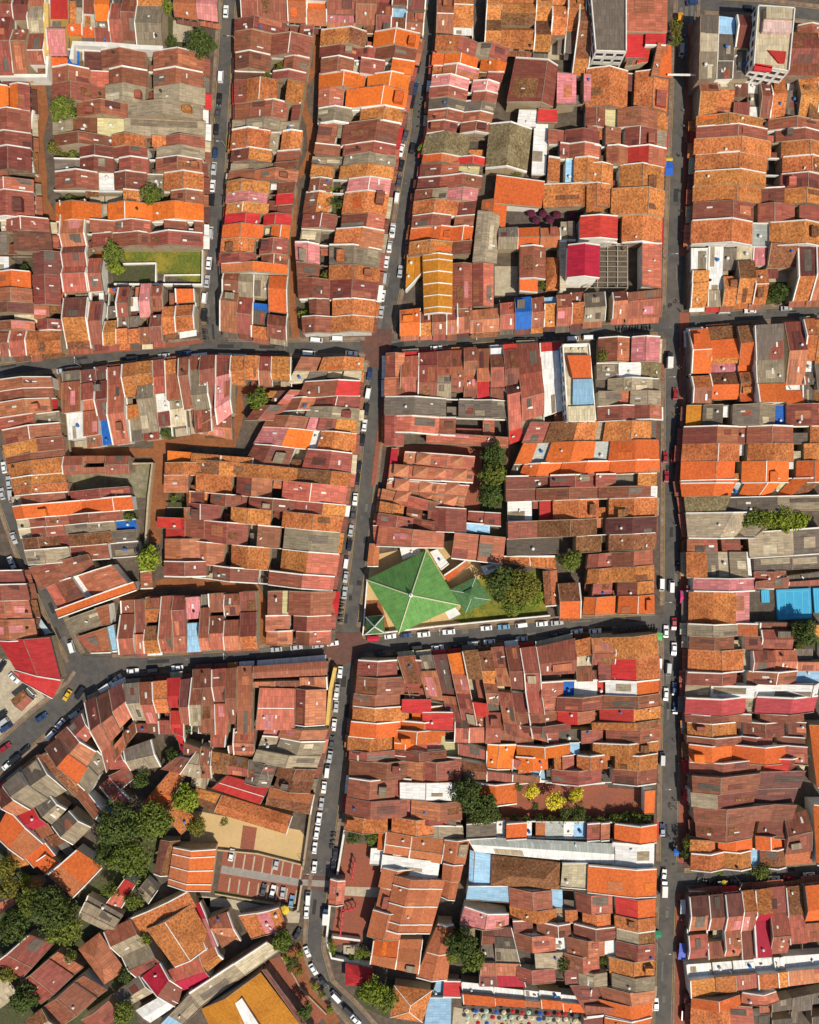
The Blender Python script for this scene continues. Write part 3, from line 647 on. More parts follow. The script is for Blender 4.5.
one('tilted faded red roofed hall with a white sheet strip, far left street', 'A3', [(172,505),(226,598),(508,494),(445,420)], 'us45 um80 fw22 us75 ds70', e=6.5, par=.6, wall=WHITE(), name='hall', cat='hall')
one('long tilted orange strip roofed house at the far left junction', 'A3', [(218,600),(232,632),(545,520),(532,488)], 'uq140 dq140', e=6, par=.9, wall=WHITE(), front=True)
one('tilted tan grey twin gabled house at the far left junction', 'A3', [(255,640),(288,700),(404,662),(388,592)], 'ug60 dg60', e=6, par=.4, name='house', cat='house')
one('small pink red roofed house behind the tan grey twin gables', 'A3', [(374,594),(400,664),(442,655),(434,576)], 'us40', e=6, name='house', cat='house')
one('pink red corner house with a pale blue terrace at the far left junction', 'A3', [(298,712),(355,775),(462,768),(448,660)], 'us60 us40 fl20', e=6.5, par=.5, front=True, name='corner_house', cat='corner house')
row('row on the left lane, south side', 'from the left', 'A2', (240,565), (819,497), (270,880), (850,800), [
 (312,'fk40 us110 fw90 c40'), (372,'fd50 um60 fs40 us90 fm40'), (420,'fd60 um80 dm80 fb60 fb40'), (486,'um80 us130 ds130'), (540,'ut50 dt70 w30 ut50 fg40 fk40'),
 (602,'ut50 dt40 ug60 dg130 um30'), (652,'um60 us60 fw60 fm50 y40'), (712,'ut50 us90 fg30 fc60 c30'), (752,'um50 dm80 c60'), (819,'um50 ug90 dg50 um80')], par=.5)
row('pink pair on the left lane, south side', 'from the left', 'B2', (0,502), (122,502), (12,825), (128,735), [(60,'um60 dm140 um50 dm40'), (122,'um90 up130 dp60')], par=.7)
row('terracotta four on the left lane, south side', 'from the left', 'B2', (122,500), (362,506), (122,612), (362,622), [(178,'ut60 dt50'), (235,'ut50 dt40 w20'), (285,'us60 dm60'), (362,'ut60 dt20 w20')], par=.7)
one('maroon cottage pair in the yard behind the pink pair', 'B2', [(20,815),(125,835),(125,745),(20,745)], 'us40 um40', e=5, name='house', cat='house')
row('upper row on the second street, below the lane', 'from the top', 'B2', (652,510), (632,712), (402,508), (290,725), [
 (560,'ut80 dt90 um80'), (602,'fc60 w60 fk60 fc60'), (662,'ur80 dm130 w60'), (712,'um100 dm100 us60 dm60 fd40')], par=.35)
row('middle row on the second street, below the lane', 'from the top', 'B2', (632,712), (605,975), (300,700), (175,925), [
 (758,'ug100 dg100 fg70 fg60'), (812,'ut100 um85 up50 um100 dm110'), (892,'ut25 ut75 dt65 fw40 uo110 dp130'), (975,'um90 dm110 c60 um100 dm80')], par=.45)
row('long row on the second street, above the lower lane', 'from the top', 'B3', (602,52), (528,522), (-40,-5), (-40,470), [
 (106,'ut70 dn130 ut140 dt90 ut60 dn110'), (180,'us130 ds110 w45 us70 dm60 ut130 w20'), (227,'ut80 dm100 um80 dm90 um70 dm60 ut60'), (290,'ut105 dt115 w45 ut80 dt65 w40 um70 dm40'),
 (376,'ug95 dg105 um80 c40 um70 dm100 y40'), (466,'us110 dt100 w45 ut75 dt65 w30 us60 ds60'), (522,'us115 dm130 w40 um100 dm70 c80')], par=.4)
row('back row behind the long row, left middle', 'from the top', 'A3', (655,10), (655,465), (820,10), (820,465), [
 (60,'ut60 dt60'), (130,'us80 c50'), (190,'y50 um40'), (232,'y40 us50'), (315,'ur40 um40'), (405,'us60 ds60 w20'), (465,'um70 dm60')], front=False)
row('row on the second street, by the lower crossing', 'from the top', 'B3', (528,525), (518,738), (265,525), (262,742), [(620,'us85 dm95 fy30 um60'), (682,'us100 dm60 us100'), (738,'us90 dm60 us60 ds50')], par=.3)
row('row on the lower lane, north side, left half', 'from the left', 'A3', (475,778), (1028,752), (482,560), (1022,528), [
 (536,'us60 dm80 um50'), (576,'us80 um140'), (640,'ut70 dn70 w20 ut70 dt60'), (690,'us70 dm200'), (742,'us70 um120 dm60'), (800,'fl70 fl60 w20 up100'),
 (836,'us60 dm130 fk60'), (896,'us70 dm70 um80'), (962,'us70 dm70 um50 dm50'), (1028,'ut50 dm90 um80')], par=.45)
one('bright red roofed shed in the alley, left middle', 'A3', [(628,228),(625,270),(730,275),(728,232)], 'ur40', e=4.5, name='shed', cat='shed')
one('faded pink shed between the alley tree and the lower lane row', 'A3', [(558,448),(560,515),(612,512),(606,442)], 'us40', e=4.5, name='shed', cat='shed')

# centre block
row('row on the middle lane, south side', 'from the left', 'C2', (5,488), (422,462), (0,662), (425,672), [
 (76,'ur20 us80 ds70'), (150,'um60 us80 dm60'), (205,'um60 us30 ug30 dg50'), (256,'um60 us50 dm40 w20'), (308,'um50 ds50 us50 dm30'), (362,'um60 us40 fr50'), (422,'fw30 um50 ds80 dm40')], par=.25)
row('deep houses on the middle lane, south side', 'from the left', 'C2', (412,458), (648,445), (440,852), (662,765), [
 (468,'fr20 um80 dm60 ud40 ds140 fr50'), (562,'um130 us100 ds90 fg70'), (648,'fr30 fw100 fw120 w40')], par=.25)
row('west end pair of the centre block', 'from the top', 'B2', (742,490), (738,862), (815,490), (815,862), [(590,'um40 ds40'), (662,'us40 dm30'), (732,'us40 dk40'), (862,'um40 dm40')])
one('long dark grey tiled shophouse with white edges, centre block', 'C2', [(-60,665),(-62,738),(436,750),(434,682)], 'uk100 dk110 w45 uk50 uk60 dk60', e=6, par=.8, cat='shophouse')
one('faded red roofed shophouse under the long dark grey one, centre block', 'C2', [(-55,742),(-62,806),(436,832),(436,756)], 'us90 ds100 um60 w100 fs40 w50', e=5.5, par=.7, cat='shophouse')
one('long red tiled temple roof, first band above the palm trees', 'C2', [(108,806),(105,850),(430,870),(432,830)], 'us100', e=5, name='temple_hall', cat='temple')
def band(label, t, pts, n, e):
    o = one(label, t, pts, 'uz40 us70 ds70', e=e, name='temple_hall', cat='temple', pitch=.12)
    q = [W(*P(t, p), e + .8) for p in pts]; b_ = o.location
    for k in range(n):
        hb = MB(); u = (k + .6) / n * .92; c0 = q[0].lerp(q[3], u) * .62 + q[1].lerp(q[2], u) * .38; ax = (q[3] - q[0]).normalized(); ay = (q[1] - q[0]).normalized(); r = 2.6
        E = [Vector(c0 + ax * sx * r + ay * sy * r * .8) - b_ for sx, sy in ((-1, -1), (1, -1), (1, 1), (-1, 1))]
        for v in E: v.z = e + .75
        E = ccw(E); tp = sum(E, Vector()) / 4; tp.z = e + 2.3
        for m in range(4): hb.face([E[m], E[(m + 1) % 4], tp], [(0, 0), (3, 0), (1.5, 3)])
        hb.build('hip_roof', rm('z'), o)
band('long red tiled temple roof, second band with pale hips', 'C2', [(20,885),(12,945),(290,965),(300,905)], 2, 5.5)
band('long red tiled temple roof, third band with a row of hips', 'C2', [(-40,935),(-45,992),(292,1010),(298,965)], 4, 5.8)
band('long red tiled temple roof, fourth band', 'C3', [(-50,78),(-55,122),(262,145),(278,102)], 3, 5.6)
band('long red tiled temple roof, lowest band with three hips', 'C3', [(-40,122),(-55,165),(250,205),(262,148)], 3, 5.2)
one('crimson end bay of the red tiled temple beside the street', 'B2', [(765,870),(748,1010),(785,1012),(790,872)], 'fx40', e=5, name='annex', cat='annex')
row('row on the second street beside the green roof', 'from the top', 'C3', (-68,115), (-100,345), (182,180), (172,352), [
 (165,'us60 us70 dm50'), (212,'ut50 dt40 um60 w20 dm60'), (262,'um60 dm50 um60 dm40'), (345,'us120 ds110')], par=.4)
one('maroon gabled house above the big pink maroon slope', 'C3', [(110,185),(110,285),(265,290),(265,195)], 'um70 dm80', e=5.5, name='house', cat='house')
one('maroon lean-to house beside the temple palms', 'C3', [(275,205),(270,255),(402,265),(402,212)], 'um60 um60', e=4.5, name='house', cat='house')
one('pale blue metal roofed shed above the big pink maroon slope', 'C3', [(238,250),(235,286),(360,294),(360,258)], 'fl60', e=4.8, name='shed', cat='shed')
one('big plain pink maroon sloping roof next to the green pyramid', 'C3', [(425,310),(412,418),(204,392),(218,290)], 'us105 us105', e=6, name='hall', cat='hall', par=.1)
row('pink houses on the long right street below the crossing', 'from the top', 'D2', (185,425), (180,526), (-60,428), (-60,526), [(526,'up60 dp50 w8 us50 dm70')], par=.4)
row('upper row on the long right street, below the crossing', 'from the top', 'D2', (190,528), (190,758), (20,528), (10,758), [(592,'fh85 fw100'), (642,'fg35 ug110 dg60'), (700,'ug70 dg80 us60'), (758,'us70 dm120 us40')], par=.7)
row('orange row on the long right street, west side', 'from the top', 'D2', (175,762), (182,968), (-330,768), (-425,992), [
 (838,'fk20 ut80 dt90 fg30 ut80 dn95 um80'), (916,'uq100 dq90 fv60 uq90 dq90 fv55 uq60'), (968,'uq100 dq90 uq100 dq90 uq90 dq60 fk40')], par=.75)
row('middle row on the long right street, west side', 'from the top', 'D3', (178,52), (165,355), (-430,65), (-425,385), [
 (102,'ut75 fk80 um80 um80 dm90 fm80 um90'), (148,'fw15 um70 dm80 um90 dm90 um90'), (225,'ut95 dt85 w40 ut80 dt90 fr50 w30 fw90'),
 (290,'ud95 dd85 w35 un100 dn110 um110'), (355,'un90 dn85 w30 un100 w60 fk200')], par=.35)
row('short row on the long right street above the lower lane', 'from the top', 'D3', (162,358), (162,612), (-100,378), (-130,620), [
 (420,'us85 dm80 um60 dm40'), (482,'ut80 dt80 ut60 dt40'), (538,'ut80 dm80 um90 w30'), (612,'uq80 dq80 uq90 dq50')], par=.6)
one('terracotta strip house along the top of the walled garden', 'C3', [(415,385),(415,412),(625,440),(620,385)], 'ut60 dt60', pitch=.1, e=4.5, name='house', cat='house')
one('brown tiled side wing right of the walled garden', 'C3', [(572,445),(582,585),(632,580),(628,440)], 'un60 dj60', pitch=.1, e=4.5, name='annex', cat='annex')
one('orange tiled house right of the walled garden on the lower lane', 'C3', [(640,632),(722,632),(716,490),(632,495)], 'uq60 dn60', e=5.5, front=True, name='house', cat='house')

# bottom centre block
row('first row on the second street, below the lower crossing', 'from the top', 'B3', (633,800), (612,995), (880,800), (880,1000), [(866,'um75 dm70 w30 um60'), (935,'um80 dm100 um60'), (995,'um85 dm100 um60')], par=.7)
row('orange row on the second street, below the lower crossing', 'from the top', 'B4', (608,66), (590,280), (972,66), (985,280), [
 (126,'ut85 dt130 uo60 do60'), (186,'uq100 dq90 uq90 dq80'), (242,'ut85 dt80 w20 us110 fy70'), (280,'um60 dm90 um80 dm90')], par=.85)
row('maroon row on the second street, below the orange row', 'from the top', 'B4', (605,282), (578,562), (1040,282), (1050,588), [
 (352,'um90 dm60 um60 dm60'), (432,'um80 dm90 us60 fw90 fw90'), (502,'um70 dm100 us80 dm60'), (562,'ut60 dt80 ut80 dt60 fg90')], par=.2)
one('dirty white metal roofed warehouse behind the maroon row', 'C4', [(0,372),(0,438),(205,445),(208,372)], 'uw100 dw100', pitch=.08, e=7.8, name='warehouse', cat='warehouse')
one('maroon gabled house below the dirty white warehouse', 'C4', [(20,435),(15,530),(225,545),(222,455)], 'us40 um50 dm50 us50', e=6, name='house', cat='house')
one('grey tan sheet roofed house below the maroon gabled one', 'C4', [(52,535),(52,578),(255,610),(250,545)], 'ug80 dg80', pitch=.1, e=5, name='house', cat='house')
row('row on the lower lane, south side, west half', 'from the left', 'C3', (-10,792), (545,742), (60,1010), (590,1130), [
 (62,'um90 w20 um60 fk30'), (130,'fk60 us110 c20 um60'), (190,'fd170 us30 um70'), (250,'uo80 us80 um60 dm70'), (312,'un130 c120 ur60 us50'),
 (366,'un80 dt60 um40 dm50 uk40 us80'), (422,'um80 us70 w30 um50 us70 dm50'), (480,'um100 dm80 um80 us100'), (545,'um100 dm80 us90 us110')], par=.2)
one('flat red L shaped hall roof, left part', 'C4', [(8,42),(8,95),(125,100),(125,42)], 'fr60', e=9.2, name='hall', cat='hall')
one('flat red L shaped hall roof, right part', 'C4', [(90,92),(92,165),(215,168),(212,92)], 'fr60', e=9.3, name='hall', cat='hall')
row('orange group below the red L shaped hall', 'from the top', 'C4', (172,158), (155,262), (-20,160), (-20,262), [(210,'uq90 dq80'), (262,'up90 uq40 dq40')], front=False, par=.9)
one('pale corrugated court roof right of the orange group', 'C4', [(150,210),(150,265),(232,268),(232,212)], 'fy60', e=4, name='shed', cat='shed')
one('maroon back house under the orange group', 'C4', [(0,265),(0,365),(245,372),(245,270)], 'us90 dm40 w20 um90', e=5.5, name='house', cat='house')
row('row on the lower lane, south side, east half', 'from the left', 'C3', (545,752), (765,705), (552,890), (770,885), [(702,'um80 dm60 w30'), (765,'ut70 fc50 um60')], par=.4)
row('east back row on the lower lane, south side', 'from the left', 'C3', (765,710), (860,705), (770,880), (860,880), [(860,'us70 dm60 w30 um40')])
row('upper row on the long right street, below the lower lane', 'from the top', 'D3', (172,695), (182,878), (-60,712), (-60,884), [
 (785,'ut95 dt120'), (878,'ut90 dr80 um50')], par=.6)
row('second row on the long right street, below the lower lane', 'from the top', 'D3', (182,878), (188,985), (-292,886), (-300,1010), [
 (935,'uq85 dw100 fr30 fw80 fb40 us80'), (985,'um85 dm110 um80 dm80 us60')], par=.6)
row('middle row on the long right street, below the lower lane', 'from the top', 'D4', (188,60), (172,375), (-400,92), (-380,378), [
 (120,'ut95 dr100 us60 dr60 um60 dm80'), (150,'un60 dt100 w50 um70 dm60'), (205,'us80 dm110 um80 fk80 um60 w30 dm60'), (255,'ut95 dt100 w40 fl30 uo80 do80'),
 (315,'ut100 dt110 w40 ut90 dt60 us60 ut40 w30 uo80 do80'), (375,'um95 dm100 w50 um110 dm110 w30 fl60 ut60')], par=.65)
one('orange gabled cottage at the west end of the tree courtyard', 'C4', [(465,375),(468,456),(298,458),(302,375)], 'uq90 dq80', e=5, name='cottage', cat='cottage', pitch=.35, par=.7)
one('orange lean-to at the street end of the tree courtyard', 'D4', [(165,402),(162,496),(120,494),(122,402)], 'uq40', e=4.5, name='lean_to', cat='lean-to')
row('patchwork roofed row below the tree courtyard', 'from the top', 'D4', (172,540), (170,612), (-592,530), (-592,590), [(612,'uq80 dq100 w20 us40 um60 fl50 fw45 fv80 fj40 w20 fw20 uq90 fw40 uk130')], par=.4, front=True)
row('white shed by the long right street, below the patchwork roofs', 'from the top', 'D4', (162,616), (160,712), (0,612), (0,705), [(712,'uw70 dw90')], par=.3, pitch=.15)
one('long narrow white gabled shed below the patchwork roofed row', 'C4', [(302,650),(858,702),(858,618),(270,588)], 'uw50 dv40', e=6, pitch=.3, name='shed', cat='shed', par=.2)  # north slope coloured grey to stand for its dim, unlit side
one('pale blue tiled shed, upper of two left of the brown temple', 'C4', [(372,660),(362,782),(275,778),(282,642)], 'ul80 dl20', pitch=.1, e=5.5, name='shed', cat='shed')
one('pale blue tiled shed, lower of two above the orange pair', 'C4', [(440,785),(440,852),(262,828),(270,776)], 'ul160', e=5, name='shed', cat='shed')
hip('brown hipped temple hall with a white dish on the roof', 'C4', [(365,660),(362,782),(640,800),(640,690)], 'n', e=6, rise=3.6, inset=.25, name='temple_hall', cat='temple')
one('cream flat roofed house with a dark stairwell', 'C4', [(755,700),(752,805),(645,795),(652,700)], 'fc60 fc40', e=8, par=1, wall=CREAM(), name='house', cat='house')
one('large plain orange tiled house on the long right street, white fin walls', 'D4', [(172,718),(170,830),(-105,812),(-100,705)], 'uq90 dq190', e=8, pitch=.15, par=.9, front=True, name='town_house', cat='town house')
row('lower row on the long right street, west side', 'from the top', 'D5', (170,525), (162,890), (-420,482), (-385,850), [
 (600,'uq85 dr90 us100 dm60 w60 fl50 um90 dm100'), (652,'ut90 dt100 w20 ut70 dt60 ut60 fg40 ut90 dt130'), (705,'un80 dg90 um100 dm90 um60 dm90 w20 um90'),
 (770,'us85 dm90 fw50 us80 dm90 fw50 us110 dm80'), (835,'ut90 dt90 y40 us70 dm70 ug120 fk80'), (890,'ug90 dg90 ug60 dg60 um60 w40 um100 dm60')], par=.55)
row('last pair on the long right street, west side', 'from the top', 'D5', (162,890), (158,1000), (-180,862), (-110,990), [(942,'us85 dm90 um90'), (1000,'uq80 dq90 um70')], par=.6)
one('pink gabled shop on the white ridged lane corner', 'C5', [(435,585),(432,640),(240,630),(258,555)], 'up90 dp90', e=5.6, name='shophouse', par=.7, cat='shophouse')
row('plaza row with white rear strip, bottom edge', 'from the left', 'C5', (255,945), (880,990), (248,868), (870,935), [(382,'uq60 fw50'), (505,'uq60 fw55'), (568,'uj45 fw55'), (655,'uq60 fw40'), (745,'uq60 fw35'), (880,'us60 fm50')], par=.5)
row('bottom end of the long right street, west side', 'from the top', 'D5', (145,1000), (140,1060), (-120,1000), (-120,1060), [(1060,'uq80 dq90 um80')], par=.7)
one('teal roofed stall shed, bottom edge', 'C5', [(176,858),(172,925),(128,920),(150,855)], 'fl40', e=4.5, name='shed', cat='shed')
one('bright red roofed shop beside the teal shed, bottom edge', 'C5', [(246,860),(244,925),(172,922),(176,858)], 'fr60', e=5.5, name='shop', cat='shop')
one('pale blue roofed shop at the bottom edge', 'C5', [(205,928),(202,1060),(95,1060),(110,925)], 'fl80', e=5.5, name='shop', cat='shop')
hip('weathered terracotta hipped house at the bottom, left of the blue shop', 'C5', [(-25,870),(130,890),(90,1020),(-40,1000)], 't', e=5.5, rise=3, inset=.4, name='house', cat='house', lines=.14)
# temple complex
row('temple complex, front range', 'from the top', 'B4', (735,712), (670,985), (850,720), (795,1000), [(790,'uj45 dj45'), (880,'uj45 dj45'), (985,'uj45 dj45')], par=.95, name='temple_range', cat='temple', front=False)
one('great rust orange temple hall roof with low white ridge bars', 'C4', [(180,770),(120,985),(-70,960),(-20,745)], 'uj55 uj75 dj60', e=8, par=.6, name='temple_hall', cat='temple', pitch=.28, fins=3)
row('temple complex, north range', 'from the left', 'C4', (-65,655), (165,690), (-55,570), (180,600), [(35,'uj40 dj45'), (165,'uj40 dj45')], par=.9, name='temple_range', cat='temple', front=False)
one('white metal roof between the temple ranges', 'C4', [(160,685),(150,752),(-78,725),(-68,660)], 'uw30 dw90', e=5.5, par=.4, name='shed', cat='shed', pitch=.1)
one('white metal gate shelter west of the temple ranges', 'B4', [(756,640),(754,710),(676,705),(682,638)], 'fw60', e=4.5, name='shelter', cat='shelter')
row('temple complex, east range', 'from the top', 'C4', (276,600), (222,845), (176,600), (160,828), [(700,'uj45 dj45'), (770,'uj45 dj45'), (845,'uj45 dj45')], par=.95, name='temple_range', cat='temple', front=False)
row('temple complex, lower east range', 'from the top', 'C5', (215,630), (190,850), (150,625), (60,840), [(745,'uj45 dj45'), (850,'uj45 dj45')], par=.95, name='temple_range', cat='temple', front=False)
row('temple complex, south range', 'from the left', 'C5', (-120,790), (72,830), (-105,690), (90,690), [(-20,'uj40 dq45'), (72,'uj40 dj45 dj30')], par=.95, name='temple_range', cat='temple', front=False)
one('rust tiled gate roof with white ridges on the second street', 'B4', [(520,758),(512,862),(572,862),(580,765)], 'us30 ds30', e=5, par=1, name='gatehouse', cat='gatehouse')
hip('bright red hipped pavilion below the temple forecourt', 'B5', [(580,782),(694,805),(690,880),(580,870)], 'r', e=4, rise=2.2, inset=.42, name='pavilion', cat='pavilion')
one('small orange house above the temple forecourt trees', 'B4', [(715,562),(708,640),(768,640),(772,566)], 'uq30 dj30', e=5, par=.9, name='house', cat='house')
one('orange house right of the small forecourt one', 'B4', [(782,560),(770,660),(822,660),(830,560)], 'uq30 dj30', e=5.4, par=.9, name='house', cat='house')

# bottom left block
row('tilted row at the far left junction', 'from the left', 'A4', (335,55), (490,-25), (430,330), (545,172), [(380,'ud100 dm90 us70'), (432,'ud110 ds90 us60'), (490,'ud100 ds90 w30 um60')], par=.5)
row('row on the lower lane, south side, left end', 'from the left', 'A4', (490,-25), (819,-50), (548,172), (800,180), [
 (550,'uk90 dg90 um40'), (606,'um80 ds80 um40'), (666,'ut80 dt70 w40 um60'), (720,'ur80 dr60 w20 ur60 dr50'), (765,'ud80 dm60 y30'), (819,'um80 dg70 w30')], par=.65)
one('dark grey and cream twin gabled house in the lower left yards', 'A4', [(490,240),(600,200),(640,310),(520,325)], 'uk40 dg40', e=5.5, name='house', cat='house')
one('small maroon house left of the twin gables in the lower left yards', 'A4', [(410,270),(470,235),(520,315),(440,320)], 'um40 dm40', e=5, name='house', cat='house')
one('bright red roofed strip house running toward the yards', 'A4', [(685,120),(732,112),(748,280),(720,240)], 'ur60 dr40 ux40', e=5, name='house', cat='house')
row('row on the lower lane, south side, near the crossing', 'from the left', 'B3', (-30,842), (210,826), (0,1090), (210,1095), [(45,'um70 dm80 um100'), (100,'us60 dm60 us110'), (145,'um90 dm90 w30'), (210,'us80 us130')], par=.3)
one('long corrugated maroon roofed building along the lower lane by the crossing', 'B3', [(212,826),(508,805),(506,860),(212,872)], 'um50 dm50', e=6, pitch=.35, front=True, cat='shophouse', par=.3)
row('courtyard band behind the long corrugated building', 'from the left', 'B3', (212,912), (508,915), (212,872), (506,862), [(300,'us30 w20'), (400,'um40 w20'), (508,'us40')], front=False)
one('very large flat maroon roofed hall with a pale skylight square', 'B3', [(238,912),(380,915),(378,1080),(222,1080)], 'us80 ds90', e=7, pitch=.06, name='hall', cat='hall', par=.1)
one('maroon roofed range along the yellow edged street wall', 'B3', [(503,918),(500,1060),(380,1060),(384,915)], 'us80 dm40', e=6.5, par=.2, name='hall', cat='hall')
row('mixed row on the second street, left of the lower crossing', 'from the top', 'B4', (515,160), (432,415), (260,145), (175,375), [
 (207,'us90 ds80 fp60'), (266,'ug75 dg70 fg60'), (318,'ug90 dg100'), (365,'un90 dn80 uk60 dk60'), (415,'un90 dn80 uk60 dk60')], par=.35)
one('long narrow faded red roof in the lower left yards', 'B4', [(40,5),(108,5),(102,225),(45,225)], 'us90 us90', pitch=.05, e=5.5, name='house', cat='house')
one('dark maroon twin slope cottage in the lower left yards', 'B4', [(135,155),(220,158),(218,268),(135,262)], 'us50 ds50', e=5, name='house', cat='house')
row('low brown roofed row in the lower left yards', 'from the left', 'B4', (30,330), (272,360), (40,250), (272,290), [(110,'un40 dn40'), (190,'um40 dn40'), (272,'un40 dk40')], front=False)
one('bright red stepped gable roof above the sand yard', 'B4', [(45,395),(240,458),(275,392),(108,345)], 'ur50 dr50', e=5.5, name='hall', cat='hall', pitch=.25)
one('rust tiled pair of roofs at the street end of the red gable', 'B4', [(440,500),(262,462),(278,392),(456,420)], 'un50 dj45', e=5, name='hall', cat='hall', pitch=.3)
one('long tiled hall with hipped end facing the sand yard', 'B4', [(55,490),(345,578),(368,505),(88,420)], 'ut50 dt48', e=5, name='hall', cat='hall', pitch=.4)
one('left wing of the tiled hall above the sand yard', 'B4', [(-50,440),(58,492),(85,420),(-20,395)], 'un40 dt40', e=4.8, name='hall', cat='hall', pitch=.4)
one('salmon tiled hall with white ridge bars beside the car park', 'A4', [(862,640),(840,808),(668,782),(690,632)], 'uq95 dj80', e=6, par=1, name='hall', cat='hall', pitch=.3, fins=3)
one('dark brown lean-to left of the salmon tiled hall', 'A4', [(718,605),(668,745),(612,738),(640,602)], 'un40 dd40', e=4.5, name='house', cat='house')
one('large terracotta gabled house behind the big trees', 'A4', [(555,470),(650,500),(735,350),(690,312)], 'uq60 dt70', e=5.5, pitch=.08, name='house', cat='house')
one('lower wing of the terracotta house behind the big trees', 'A4', [(638,478),(722,580),(785,520),(700,440)], 'ut50 dt50', e=5, name='house', cat='house', pitch=.3)
row('row on the diagonal street, upper pair', 'from the left', 'A4', (172,232), (270,150), (345,420), (420,280), [(222,'ud70 dq80 fg50'), (270,'ud90 ds80 fg60')], par=.5)
one('white edged narrow house at the diagonal street corner', 'A4', [(268,150),(325,95),(370,175),(340,210)], 'ud40 ds40', e=6, par=.8, front=True)
one('pink roofed shed beyond the diagonal row', 'A4', [(390,392),(430,355),(520,435),(480,475)], 'us60 us60', pitch=.05, e=4.8, name='shed', cat='shed')
row('grey gabled row on the diagonal street', 'from the left', 'A4', (10,385), (150,272), (125,475), (260,400), [(78,'uk60 dg90'), (150,'uk70 dg90')], par=.85, wall=WHITE())  # shade in the colour: dark north-west slopes, paler sunny south-east ones
one('long narrow brown roofed range beside the grey gables', 'A4', [(140,265),(185,255),(412,478),(380,512)], 'un60 dn60 um60', pitch=.04, e=5.5, name='range', cat='house')
one('small grey gabled house behind the grey row', 'A4', [(140,470),(198,425),(262,480),(205,540)], 'uk50 dg50', e=6, par=.8, name='house', cat='house')  # dark front slope and paler rear slope stand for shade and sun
one('larger grey gabled house behind the grey row', 'A4', [(205,545),(272,485),(362,550),(290,620)], 'uk60 dg60', e=6.2, par=.9, name='house', cat='house')  # sun and shade coloured in: north-west slope dark, south-east slope pale
one('red and maroon roofed house left of the grey gables', 'A4', [(60,505),(130,470),(215,575),(150,600)], 'ur40 dx30 us40', e=5.5, name='house', cat='house')
one('maroon corner house at the left edge of the diagonal street', 'A4', [(-30,430),(10,385),(120,480),(60,505)], 'ud60 ds60', e=6, par=.7, front=True)
one('long bright orange roof with white edge, lower left', 'A4', [(-25,580),(30,475),(222,662),(135,712)], 'uq60 dj60 uq40', pitch=.1, e=6, par=.95, wall=WHITE(), name='hall', cat='hall')
one('big bright orange gabled house with white edges, lower left', 'A4', [(408,710),(305,640),(190,738),(290,832)], 'uq70 dj70', e=6.5, par=.95, wall=WHITE(), name='house', cat='house', pitch=.35)
one('orange link roof between the two bright orange roofs', 'A4', [(130,695),(180,740),(240,690),(185,655)], 'uq40', e=5.6, par=.9, name='annex', cat='annex')
one('bare brown open yard building between grey and orange roofs', 'A4', [(170,600),(240,570),(300,650),(240,680)], 'un30 w40', e=4.5, name='house', cat='house')
hip('round looking terracotta hipped cottage under the lower left trees', 'A4', [(25,640),(90,630),(115,700),(40,720)], 't', e=4, rise=2, inset=.45, name='cottage', cat='cottage')
hip('terracotta hipped cottage right of the round looking one', 'A4', [(80,760),(165,755),(170,790),(85,800)], 't', e=4, rise=2, inset=.4, name='cottage', cat='cottage')
one('red roofed shed with a white ramp at the left edge', 'A4', [(-30,830),(40,815),(62,855),(-30,915)], 'fw40 us60', e=4.5, name='shed', cat='shed')
one('red strip roof running diagonally under the big trees', 'A5', [(425,545),(480,560),(540,465),(500,445)], 'us40 ur50', e=4, name='shed', cat='shed')
one('grey tan roofed hut group beside the red strip', 'A5', [(320,600),(440,655),(480,590),(355,520)], 'ug40 dg40 uk30', e=4.2, name='hut', cat='hut')
one('small grey hut right of the palm', 'A5', [(545,500),(590,540),(625,490),(585,450)], 'ug30 dk30', e=4, name='hut', cat='hut')
one('terracotta tiled long house, upper of the lower left pair', 'A5', [(522,612),(560,668),(768,560),(738,505)], 'ut60 ut80 dt60', pitch=.1, e=5.5, par=.5, name='house', cat='house')
one('terracotta tiled large house, lower of the lower left pair', 'A5', [(840,700),(760,560),(600,650),(700,785)], 'ut85 dt70', e=5.8, par=.5, name='house', cat='house', pitch=.35)
one('dark maroon pair of roofs at the left edge, lower left corner', 'A5', [(-10,780),(80,840),(200,710),(110,680)], 'um50 dm60', e=5, name='house', cat='house')
one('maroon gabled cottage, second of the lower left diagonal', 'A5', [(85,860),(165,935),(320,800),(230,745)], 'um60 dm60 us40', e=5, name='house', cat='house')
one('maroon gabled cottage, third of the lower left diagonal', 'A5', [(188,950),(255,1020),(415,890),(330,840)], 'um60 dm60 um40', e=5, name='house', cat='house')
one('maroon cottage cut by the bottom edge, lower left', 'A5', [(330,1010),(400,1060),(470,990),(430,940)], 'um50 dm50', e=5, name='house', cat='house')
hip('faded red hipped house in the lower left cottages', 'A5', [(310,725),(395,660),(500,810),(415,868)], 's', e=5, rise=2.8, inset=.35, name='house', cat='house')
one('green grey patched house right of the faded red hipped one', 'A5', [(425,665),(520,620),(635,785),(540,830)], 'um40 dg40 ug40 dm30', e=4.8, name='house', cat='house')
one('crimson and maroon roofed house beside the concrete walkway', 'A5', [(575,840),(640,790),(720,880),(700,950)], 'ux50 dm50', e=5, name='house', cat='house')
one('crimson roofed house right of the crimson and maroon one', 'A5', [(665,820),(790,770),(840,850),(700,895)], 'us50 dx50', e=5, name='house', cat='house')
one('dark grey shed left of the white ribbed roof, lower left', 'A5', [(460,905),(550,840),(600,900),(510,950)], 'uk50 dg40', e=4.5, name='shed', cat='shed')
one('white ribbed roof beside the concrete walkway', 'A5', [(548,972),(655,910),(706,945),(600,1015)], 'uw50 dw40', e=5, name='shed', cat='shed', pitch=.2)
